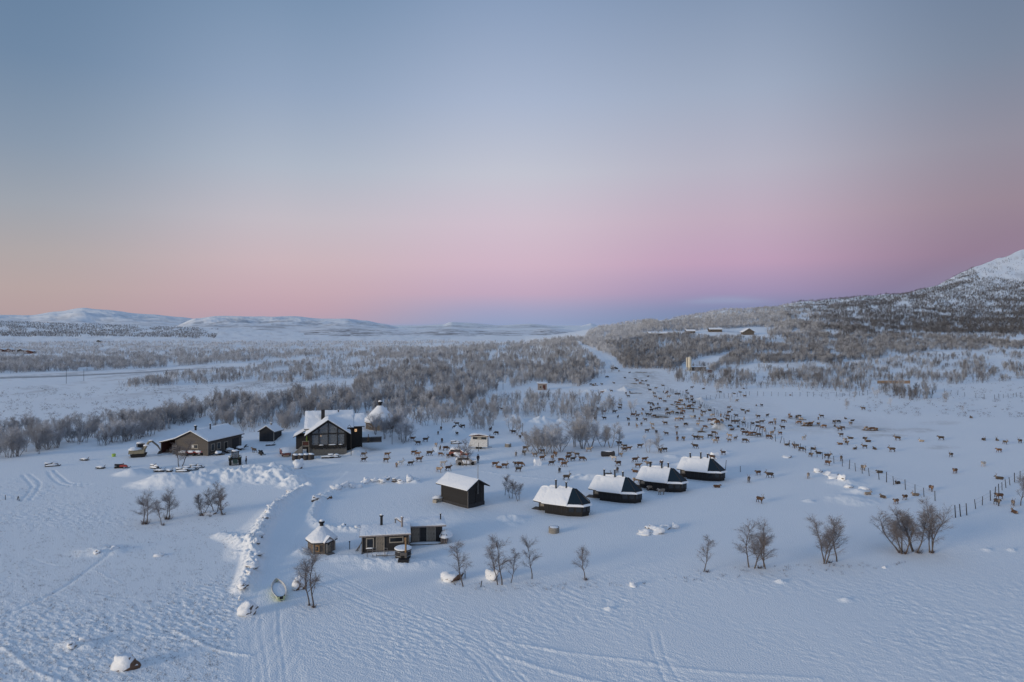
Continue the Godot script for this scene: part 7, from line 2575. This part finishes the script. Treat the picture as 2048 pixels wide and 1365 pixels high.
func shrub_mesh(n: int, seed_: int) -> MB:
	var r := RandomNumberGenerator.new()
	r.seed = seed_
	var mb := MB.new()
	for k in n:
		var a := r.randf() * TAU
		var o := Vector3(cos(a), 0, sin(a)) * r.randf() * 0.35
		var d := Vector3(cos(a) * r.randf_range(0.1, 0.8), 1, sin(a) * r.randf_range(0.1, 0.8)).normalized()
		mb.ribbon(o - d * 0.05, o + d * r.randf_range(0.25, 0.7), 0.014, 0.006, Vector3(r.randf_range(-1, 1), r.randf_range(-1, 1), r.randf_range(-1, 1)))
	return mb

# woods: [trees, lowest and highest m, frost 0..1, clumping 0..1, what the label says, corner pixels ...]
var WOODS := [
	[150, 4.4, 6.2, 0.45, 0.3, "in the left-edge birch belt", [Vector2(-60, 925), Vector2(60, 915), Vector2(130, 893), Vector2(215, 893), Vector2(262, 884), Vector2(300, 862), Vector2(280, 848), Vector2(150, 850), Vector2(-60, 868)]],
	[60, 4.0, 5.6, 0.5, 0.3, "in the birch belt behind the barn", [Vector2(262, 882), Vector2(318, 868), Vector2(370, 850), Vector2(400, 838), Vector2(300, 842)]],
	[110, 4.2, 5.8, 0.45, 0.3, "in the wood between barn and lodge", [Vector2(425, 850), Vector2(480, 868), Vector2(512, 866), Vector2(560, 872), Vector2(600, 865), Vector2(600, 828), Vector2(440, 822)]],
	[420, 4.2, 5.8, 0.5, 0.35, "in the wood behind the lodge", [Vector2(390, 838), Vector2(480, 806), Vector2(600, 790), Vector2(740, 785), Vector2(760, 828), Vector2(700, 834), Vector2(600, 832), Vector2(440, 826)]],
	[46, 3.8, 5.6, 0.5, 0.2, "around the round hut", [Vector2(735, 882), Vector2(772, 886), Vector2(815, 884), Vector2(848, 858), Vector2(880, 848), Vector2(860, 822), Vector2(800, 830), Vector2(778, 850)]],
	[900, 3.8, 5.6, 0.55, 0.4, "in the dense wood left of the pale hut", [Vector2(740, 830), Vector2(860, 822), Vector2(930, 812), Vector2(1000, 782), Vector2(1070, 766), Vector2(960, 745), Vector2(760, 770)]],
	[3400, 3.6, 5.6, 0.55, 0.25, "in the dense wood on the rise", [Vector2(690, 800), Vector2(760, 772), Vector2(960, 748), Vector2(1080, 766), Vector2(1160, 775), Vector2(1230, 742), Vector2(1205, 722), Vector2(1160, 692), Vector2(1060, 700), Vector2(900, 712), Vector2(820, 722), Vector2(720, 760)]],
	[2600, 3.6, 5.6, 0.7, 0.2, "on the ridge of the rise", [Vector2(820, 722), Vector2(900, 712), Vector2(1060, 700), Vector2(1158, 692), Vector2(1168, 676), Vector2(1080, 686), Vector2(900, 697), Vector2(740, 702), Vector2(700, 712)]],
	[3400, 3.8, 5.6, 0.85, 0.1, "on the frosted ridge left of the forest road", [Vector2(1040, 690), Vector2(1160, 692), Vector2(1180, 662), Vector2(1240, 644), Vector2(1300, 632), Vector2(1330, 670), Vector2(1220, 690), Vector2(1240, 720), Vector2(1170, 690)]],
	[3600, 3.8, 5.6, 0.5, 0.25, "on the hill below the hillside houses", [Vector2(1205, 690), Vector2(1330, 668), Vector2(1420, 674), Vector2(1540, 682), Vector2(1480, 700), Vector2(1400, 716), Vector2(1340, 740), Vector2(1245, 736)]],
	[6000, 4.0, 5.6, 0.75, 0.12, "on the hill above the hillside houses", [Vector2(1280, 664), Vector2(1290, 634), Vector2(1350, 620), Vector2(1450, 608), Vector2(1560, 600), Vector2(1590, 655), Vector2(1520, 655), Vector2(1400, 660)]],
	[170, 3.4, 5.0, 0.4, 0.35, "around the silo", [Vector2(1245, 738), Vector2(1330, 742), Vector2(1350, 765), Vector2(1430, 775), Vector2(1470, 765), Vector2(1440, 735), Vector2(1340, 730)]],
	[6500, 3.6, 5.4, 0.45, 0.27, "on the slope right of the hillside houses", [Vector2(1480, 700), Vector2(1540, 682), Vector2(1530, 655), Vector2(1600, 640), Vector2(1760, 668), Vector2(1900, 675), Vector2(2080, 690), Vector2(2080, 700), Vector2(1900, 700), Vector2(1800, 712), Vector2(1640, 730), Vector2(1500, 728), Vector2(1420, 742)]],
	[15000, 3.8, 6.2, 0.12, 0.12, "on the dark mountainside", [Vector2(1560, 662), Vector2(1560, 625), Vector2(1620, 612), Vector2(1760, 606), Vector2(1860, 585), Vector2(1930, 562), Vector2(1990, 556), Vector2(2080, 572), Vector2(2080, 668), Vector2(1900, 668), Vector2(1760, 662)]],
	[4200, 3.8, 6.2, 0.08, 0.1, "along the mountain's dark crest", [Vector2(1500, 622), Vector2(1560, 596), Vector2(1650, 590), Vector2(1760, 582), Vector2(1830, 566), Vector2(1905, 542), Vector2(1945, 530), Vector2(1960, 560), Vector2(1860, 594), Vector2(1760, 612), Vector2(1600, 620)]],
	[1300, 2.8, 4.8, 0.4, 0.5, "scattered over the right-hand slope", [Vector2(1430, 745), Vector2(1640, 732), Vector2(1800, 714), Vector2(2080, 700), Vector2(2080, 760), Vector2(1900, 772), Vector2(1700, 760), Vector2(1600, 765), Vector2(1480, 770)]],
	[420, 3.2, 5.0, 0.1, 0.35, "thinning out below the summit", [Vector2(1900, 556), Vector2(1960, 520), Vector2(2000, 512), Vector2(2080, 520), Vector2(2080, 575), Vector2(1990, 562)]],
	[2600, 3.4, 5.2, 0.4, 0.3, "along the mountain's foot", [Vector2(1540, 652), Vector2(1760, 655), Vector2(2080, 660), Vector2(2080, 694), Vector2(1900, 690), Vector2(1700, 680), Vector2(1540, 676)]],
	[150, 4.0, 5.6, 0.5, 0.2, "in the wood above the barn", [Vector2(262, 868), Vector2(330, 860), Vector2(400, 836), Vector2(480, 806), Vector2(440, 798), Vector2(330, 832), Vector2(240, 850)]],
	[260, 3.0, 4.8, 0.45, 0.3, "between the silo and the far fence", [Vector2(1400, 752), Vector2(1560, 742), Vector2(1740, 745), Vector2(1740, 786), Vector2(1560, 780), Vector2(1440, 778)]],
	[90, 3.4, 5.2, 0.3, 0.5, "in the bush row before the orange plank wall", [Vector2(1748, 776), Vector2(1800, 772), Vector2(1880, 780), Vector2(1880, 798), Vector2(1800, 802), Vector2(1745, 792)]],
	[60, 3.4, 4.8, 0.35, 0.3, "in the open grove below the far fence's left end", [Vector2(1560, 750), Vector2(1720, 752), Vector2(1730, 788), Vector2(1620, 784), Vector2(1540, 772)]],
	[230, 3.2, 5.0, 0.55, 0.22, "scattered below the pale hut", [Vector2(985, 842), Vector2(1010, 800), Vector2(1080, 792), Vector2(1215, 800), Vector2(1245, 818), Vector2(1180, 850), Vector2(1130, 838), Vector2(1040, 836)]],
	[100, 3.6, 5.2, 0.55, 0.15, "in the open wood above the caravan", [Vector2(868, 850), Vector2(930, 836), Vector2(1000, 832), Vector2(1012, 800), Vector2(930, 815), Vector2(858, 826)]],
	[22, 3.4, 4.8, 0.55, 0.1, "in the grove behind the caravan", [Vector2(925, 864), Vector2(990, 862), Vector2(985, 846), Vector2(940, 848)]],
	[5200, 3.0, 4.8, 0.7, 0.3, "in the valley thickets beyond the river", [Vector2(-60, 752), Vector2(110, 744), Vector2(300, 736), Vector2(460, 728), Vector2(640, 712), Vector2(720, 704), Vector2(560, 700), Vector2(300, 706), Vector2(100, 712), Vector2(-60, 716)]],
	[1500, 2.8, 4.4, 0.6, 0.42, "in the thickets this side of the river", [Vector2(240, 776), Vector2(330, 752), Vector2(450, 742), Vector2(560, 728), Vector2(720, 708), Vector2(800, 722), Vector2(700, 758), Vector2(620, 768), Vector2(470, 764), Vector2(400, 770)]],
	[6500, 2.4, 4.0, 0.85, 0.12, "on the far plain", [Vector2(-60, 712), Vector2(300, 703), Vector2(560, 698), Vector2(740, 700), Vector2(900, 694), Vector2(1000, 684), Vector2(700, 684), Vector2(300, 684), Vector2(-60, 686)]],
	[9000, 3.6, 5.6, 0.35, 0.2, "on the low wooded ridge far left", [Vector2(-60, 674), Vector2(250, 674), Vector2(430, 678), Vector2(440, 660), Vector2(250, 642), Vector2(-60, 638)]]]

# single trees one can point at: pixel x, pixel y of the foot, height m, stems, label
const LONE := [[290, 1046, 4.6, 2, "birch clump with bushy foot, leftmost on the meadow"], [335, 1037, 4.4, 2, "tallest birch of the meadow clump, second from the left"], [322, 1049, 3.6, 1, "thin leaning birch between the meadow's two left clumps"], [404, 1030, 3.4, 3, "low spreading birch in the middle of the meadow row"], [431, 1024, 4.4, 2, "birch standing over the low reddish meadow stone"], [443, 1028, 4.0, 2, "rightmost birch of the meadow row"],
	[618, 1210, 5.0, 1, "left stem of the twin birch beside the boat"], [627, 1214, 5.2, 1, "right stem of the twin birch beside the boat"], [926, 1173, 5.0, 1, "birch leaning over the orange-brown boulder"], [995, 1170, 4.6, 1, "left birch behind the round shore boulder"], [1004, 1170, 4.8, 1, "right birch behind the round shore boulder"], [1022, 1166, 3.6, 1, "thin birch right of the shore boulder pair"], [1064, 1158, 4.3, 1, "drooping birch right of the shore boulder"], [1170, 1157, 3.8, 1, "small round-crowned birch alone below the nearest cabin"],
	[1408, 1146, 4.0, 1, "slender birch alone between cabins and lake"], [1504, 1139, 5.3, 2, "left half of the wide drooping birch pair"], [1530, 1139, 5.4, 2, "right half of the wide drooping birch pair"], [1648, 1128, 4.9, 3, "birch with several leaning stems on the shore"], [1674, 1125, 5.6, 1, "tall single birch right of the leaning stems"], [1806, 1106, 5.6, 5, "many-stemmed birch clump at the right shore"], [1832, 1104, 5.4, 3, "middle of the right shore's birch clumps"], [1862, 1104, 6.0, 3, "rightmost of the big shore birch clumps"], [2042, 1013, 5.0, 1, "thin dark birch at the right picture edge"],
	[1010, 992, 3.2, 1, "thin birch, left of the stems right of the tall shed"], [1022, 998, 3.4, 2, "middle stems of the thin birches right of the tall shed"], [1036, 1003, 3.4, 2, "right stems of the thin birches right of the tall shed"], [929, 932, 5.2, 2, "bare birch growing right before the white car"], [361, 934, 5.4, 2, "bare tree standing before the barn's gable wall"], [1265, 827, 4.4, 3, "lone bushy birch among the reindeer"], [1297, 906, 3.8, 2, "left one of the small birch pair among the reindeer"], [1318, 905, 4.2, 2, "right one of the small birch pair among the reindeer"],
	[752, 884, 5.4, 3, "frosted birch before the round hut, left one"], [768, 886, 5.2, 3, "frosted birch before the round hut, right one"], [806, 886, 6.0, 2, "tall frosted birch right of the round hut"], [814, 884, 5.4, 2, "second tall frosted birch right of the round hut"], [873, 850, 5.4, 1, "leaning birch at the top of the yard"], [840, 858, 5.4, 1, "slim birch above the yard's upper lane"],
	[1060, 905, 5.0, 3, "left edge of the big birch thicket"], [1078, 908, 5.4, 4, "second clump from the left in the birch thicket"], [1092, 910, 5.6, 4, "densest clump in the birch thicket's middle"], [1106, 908, 5.4, 4, "clump right of the birch thicket's middle"], [1122, 904, 5.2, 4, "right clump of the thicket's front"], [1086, 892, 5.2, 4, "back left clump of the birch thicket"], [1110, 890, 5.4, 4, "back right clump of the birch thicket"], [1150, 895, 6.4, 3, "left tall birch of the thicket's high part"], [1166, 898, 6.8, 4, "tallest birch of the thicket's high part"], [1180, 895, 6.2, 3, "right tall birch of the thicket's high part"], [1160, 880, 6.4, 3, "rear birch of the thicket's high part"], [1206, 894, 5.2, 3, "left birch right of the big thicket"], [1222, 896, 5.6, 3, "middle birch right of the big thicket"], [1238, 892, 4.6, 2, "right birch right of the big thicket"],
	[1034, 872, 5.2, 2, "birch left of the big thicket by the thin pole"], [1022, 866, 4.6, 3, "spreading birch between caravan and thicket"], [1694, 818, 3.6, 2, "leaning bush birch on the open field"], [1782, 815, 3.4, 1, "small lone birch below the plank wall's bushes"], [1892, 804, 3.8, 3, "round bush birch right of the plank wall's bushes"], [1927, 826, 2.2, 1, "tiny sapling alone on the far right field"], [1461, 804, 2.6, 1, "tiny sapling by the far fence's left end"], [1435, 785, 4.2, 3, "bush birch behind the far fence's left end"], [1753, 797, 4.2, 2, "slim bush birch at the far fence's right end"], [1709, 802, 3.6, 1, "slim tree touching the leaning bush on the field"]]

func make_trees() -> void:
	for k in 9:
		tree_kinds.append(grow([1, 2, 3, 4, 1, 3, 5, 2, 1][k], [0.2, 0.45, 0.5, 0.55, 0.3, 0.7, 0.5, 0.6, 0.15][k], true, 100 + k))
	for k in 6:
		far_kinds.append(grow([2, 3, 4, 3, 5, 2][k], [0.22, 0.3, 0.36, 0.26, 0.4, 0.18][k], false, 200 + k, 0.22)[0])
	var all := [] # [pixels tall, px, position, height, frost, place words, stems]
	for q in LONE:
		all.append([1e6, q[0], P(q[0], q[1]), q[2], 0.5 if q[1] < 920 else 0.0, q[4], q[3]])
	var keep_out := [[656, 900, 75, 30], [383, 895, 75, 30], [535, 872, 24, 18], [760, 860, 24, 8], [957, 892, 30, 14], [1085, 778, 14, 5], [1378, 743, 8, 4], [1325, 668, 27, 3], [1382, 664, 10, 3], [1432, 662, 15, 3], [1498, 667, 12, 4]]
	var nz := FastNoiseLite.new()
	nz.seed = 5
	nz.frequency = 0.03
	for wd in WOODS:
		var poly := PackedVector2Array(wd[6])
		var lo := Vector2(1e9, 1e9)
		var hi := -lo
		for q in poly:
			lo = lo.min(q)
			hi = hi.max(q)
		var left: int = wd[0]
		var tries := 0
		while left > 0 and tries < wd[0] * 30:
			tries += 1
			var q := Vector2(rng.randf_range(lo.x, hi.x), rng.randf_range(lo.y, hi.y))
			if not Geometry2D.is_point_in_polygon(q, poly):
				continue
			# the forest road stays open
			if q.y < 740 and q.y > 684 and absf(q.x - lerpf(1158, 1228, (q.y - 688) / 50.0)) < 5.0 + (q.y - 684) * 0.28:
				continue
			if nz.get_noise_2d(q.x * 0.55, q.y * 2.2) < (wd[4] - 0.55) * 0.75 + rng.randf_range(-0.12, 0.12) * 1.2:
				continue
			var bad := false
			for b in keep_out:
				if absf(q.x - b[0]) < b[2] and absf(q.y - b[1]) < b[3]:
					bad = true
			if bad:
				continue
			var d := depth_at(q.x, q.y)
			if d < 0 or d > 3400:
				continue
			left -= 1
			var h := rng.randf_range(wd[1], wd[2]) * rng.randf_range(0.6, 1.12)
			var frost: float = wd[3]
			if q.x > 1440.0 and q.y < 672.0:
				frost = lerpf(0.75, 0.12, smoothstep(1470.0, 1720.0, q.x + nz.get_noise_2d(q.x, q.y * 3.0) * 120.0 - (q.y - 620.0) * 1.5))
			all.append([h * F / d, q.x, PD(q.x, d), h, frost, wd[5], 0])
	all.sort_custom(func(a, b): return a[0] > b[0])
	# those that show largest stand on their own
	var rows := []
	var per := {}
	for k in 300:
		per.get_or_add(all[k][5], []).append(all[k])
	for place in per:
		var g: Array = per[place]
		g.sort_custom(func(a, b): return a[2].z > b[2].z)
		for k in g.size():
			var a: Array = g[k]
			if a[6] > 0:
				rows.append([a[5], a[1], a])
				continue
			var row := ""
			if g.size() > 12:
				row = ["front row", "middle row", "back row"][k * 3 / g.size()] + " "
			var size: String = "tall " if a[3] > 5.3 else "small " if a[3] < 4.4 else ""
			rows.append([size + "frosted birch, " + row + a[5], a[1], a])
	rank_labels(rows)
	for r in rows:
		var a: Array = r[2]
		var stems: int = a[6]
		var kind: int = 0
		if stems == 0:
			kind = [1, 2, 3, 5, 7, 2][rng.randi() % 6]
		else:
			kind = {1: [0, 4, 8], 2: [1, 7, 1], 3: [2, 5, 2], 4: [3, 3, 6], 5: [6, 6, 3]}[stems][rng.randi() % 3]
		var t := thing("birch_tree", r[0], "tree", a[2], rng.randf() * TAU, "birches of the farm")
		var wide := rng.randf_range(1.1, 1.35) if stems > 0 else rng.randf_range(0.8, 1.08)
		t.scale = Vector3(wide, 1.08 if stems > 0 else 1.0, wide) * (a[3] / 4.7)
		for k in 2:
			var o := MeshInstance3D.new()
			o.mesh = tree_kinds[kind][k]
			o.material_override = (mats["bark"] if a[4] == 0.0 else mats["bark_frost"]) if k == 0 else (mats["crown_dark"] if a[4] == 0.0 else mats["crown_mid"] if rng.randf() < 0.75 else mats["crown_frost"])
			o.name = ["trunk", "crown"][k]
			t.add_child(o)
	# the rest of the woods
	var mm := []
	for k in far_kinds.size():
		mm.append([])
	for k in range(300, all.size()):
		mm[rng.randi() % far_kinds.size()].append(all[k])
	for k in far_kinds.size():
		var m := MultiMesh.new()
		m.transform_format = MultiMesh.TRANSFORM_3D
		m.use_colors = true
		m.mesh = far_kinds[k]
		m.instance_count = mm[k].size()
		for i in mm[k].size():
			var a: Array = mm[k][i]
			var s: float = a[3] / 4.7
			m.set_instance_transform(i, Transform3D(Basis(Vector3.UP, rng.randf() * TAU).scaled(Vector3(s * rng.randf_range(0.85, 1.2), s, s * rng.randf_range(0.85, 1.2))), a[2]))
			var f := clampf(a[4] + rng.randf_range(-0.3, 0.3), 0.0, 1.0)
			var dark := Color(0.21, 0.207, 0.218)
			var rime := Color(0.82, 0.835, 0.87)
			var deep := Color(0.085, 0.083, 0.088)
			m.set_instance_color(i, deep.lerp(dark, f / 0.3) if f < 0.3 else dark.lerp(rime, (f - 0.3) / 0.7 * 0.85))
		var o := MultiMeshInstance3D.new()
		o.multimesh = m
		o.material_override = mats["crown_copies"]
		o.name = numbered("birch_wood")
		o.set_meta("kind", "stuff")
		tag(o, "far frosted birch wood covering the rises, valley and hillsides", "wood")
		add_child(o)

func scatter(called: String, label: String, category: String, me: Mesh, m: Material, zones: Array) -> void: # zones: [count, smallest, largest, clumping, corner pixels]
	var list := []
	var nz := FastNoiseLite.new()
	nz.seed = 15
	nz.frequency = 0.05
	for z in zones:
		var poly := PackedVector2Array(z[4])
		var lo := Vector2(1e9, 1e9)
		var hi := -lo
		for q in poly:
			lo = lo.min(q)
			hi = hi.max(q)
		var left: int = z[0]
		var tries := 0
		while left > 0 and tries < z[0] * 25:
			tries += 1
			var q := Vector2(rng.randf_range(lo.x, hi.x), rng.randf_range(lo.y, hi.y))
			if not Geometry2D.is_point_in_polygon(q, poly) or nz.get_noise_2d(q.x * 0.5, q.y) < z[3] - 0.5 + rng.randf_range(-0.2, 0.2):
				continue
			left -= 1
			list.append(Transform3D(Basis(Vector3.UP, rng.randf() * TAU).scaled(Vector3.ONE * rng.randf_range(z[1], z[2])), P(q.x, q.y)))
	var mmesh := MultiMesh.new()
	mmesh.transform_format = MultiMesh.TRANSFORM_3D
	mmesh.mesh = me
	mmesh.instance_count = list.size()
	for i in list.size():
		mmesh.set_instance_transform(i, list[i])
	var o := MultiMeshInstance3D.new()
	o.multimesh = mmesh
	o.material_override = m
	o.name = numbered(called)
	o.set_meta("kind", "stuff")
	tag(o, label, category)
	add_child(o)

func make_undergrowth() -> void:
	var feet := [[290, 1047, 1.5], [336, 1038, 1.4], [327, 1050, 0.8], [404, 1031, 1.3], [441, 1020, 1.2], [446, 1030, 0.9], [420, 1033, 0.6], [627, 1215, 0.7], [618, 1211, 0.45], [1806, 1107, 1.5], [1838, 1106, 1.2], [1866, 1106, 0.9], [1520, 1140, 0.8], [1660, 1128, 0.7], [1415, 1147, 0.7], [1172, 1160, 0.7]]
	for k in feet.size():
		var q: Array = feet[k]
		var t := one("shrub", shrub_mesh(70, 50 + k), mats["shrub"], "dry brown twigs at the foot of " + ["the leftmost meadow birch clump", "the tallest meadow birch", "the thin leaning meadow birch", "the low spreading meadow birch", "the birch over the reddish stone", "the rightmost meadow birch", "the reddish meadow stone", "the twin birch's right stem", "the twin birch's left stem", "the many-stemmed shore clump", "the middle shore clump", "the rightmost shore clump", "the wide drooping birch pair", "the leaning-stem shore birch", "the slender lone birch", "the small round-crowned birch"][k], "shrub", P(q[0], q[1]))
		t.scale = Vector3(q[2], q[2] * 0.8, q[2])
	scatter("dry_grass", "dry grass and twigs poking through the thin snow", "grass", shrub_mesh(12, 7).mesh(), mats["shrub"], [
		[6500, 0.1, 0.28, 0.42, [Vector2(-30, 965), Vector2(250, 975), Vector2(430, 1000), Vector2(470, 1100), Vector2(470, 1260), Vector2(430, 1365), Vector2(-30, 1365)]],
		[170, 0.2, 0.5, 0.5, [Vector2(900, 1168), Vector2(1300, 1165), Vector2(1420, 1140), Vector2(1800, 1125), Vector2(1860, 1115), Vector2(1720, 1150), Vector2(1400, 1165), Vector2(1100, 1180), Vector2(960, 1185)]],
		[1400, 0.5, 1.2, 0.55, [Vector2(1480, 745), Vector2(1640, 735), Vector2(1800, 715), Vector2(2080, 705), Vector2(2080, 840), Vector2(1760, 830), Vector2(1560, 770)]],
		[1800, 0.4, 1.1, 0.5, [Vector2(-30, 775), Vector2(230, 775), Vector2(480, 770), Vector2(700, 745), Vector2(620, 780), Vector2(480, 800), Vector2(300, 840), Vector2(150, 845), Vector2(-30, 850)]]])

func make_life() -> void:
	make_herd()
	make_person("person in dark blue clothes standing right of the tractor", P(492, 931), deg_to_rad(-60), Color(0.012, 0.014, 0.03), Color(0.012, 0.012, 0.02), 1.02)
	make_person("person in dark brown clothes standing right of the white car", P(956, 926), deg_to_rad(20), Color(0.05, 0.03, 0.025), Color(0.02, 0.02, 0.022), 1.05)

func _ready() -> void:
	make_view()
	set_noises()
	make_materials()
	make_ground()
	make_river()
	make_mountains()
	make_barn()
	make_lodge()
	make_round_hut()
	make_sheds()
	make_sauna()
	make_grill_hut()
	make_cabins()
	make_far_buildings()
	make_trees()
	make_boat()
	make_boulders()
	make_props()
	make_life()
	make_undergrowth()
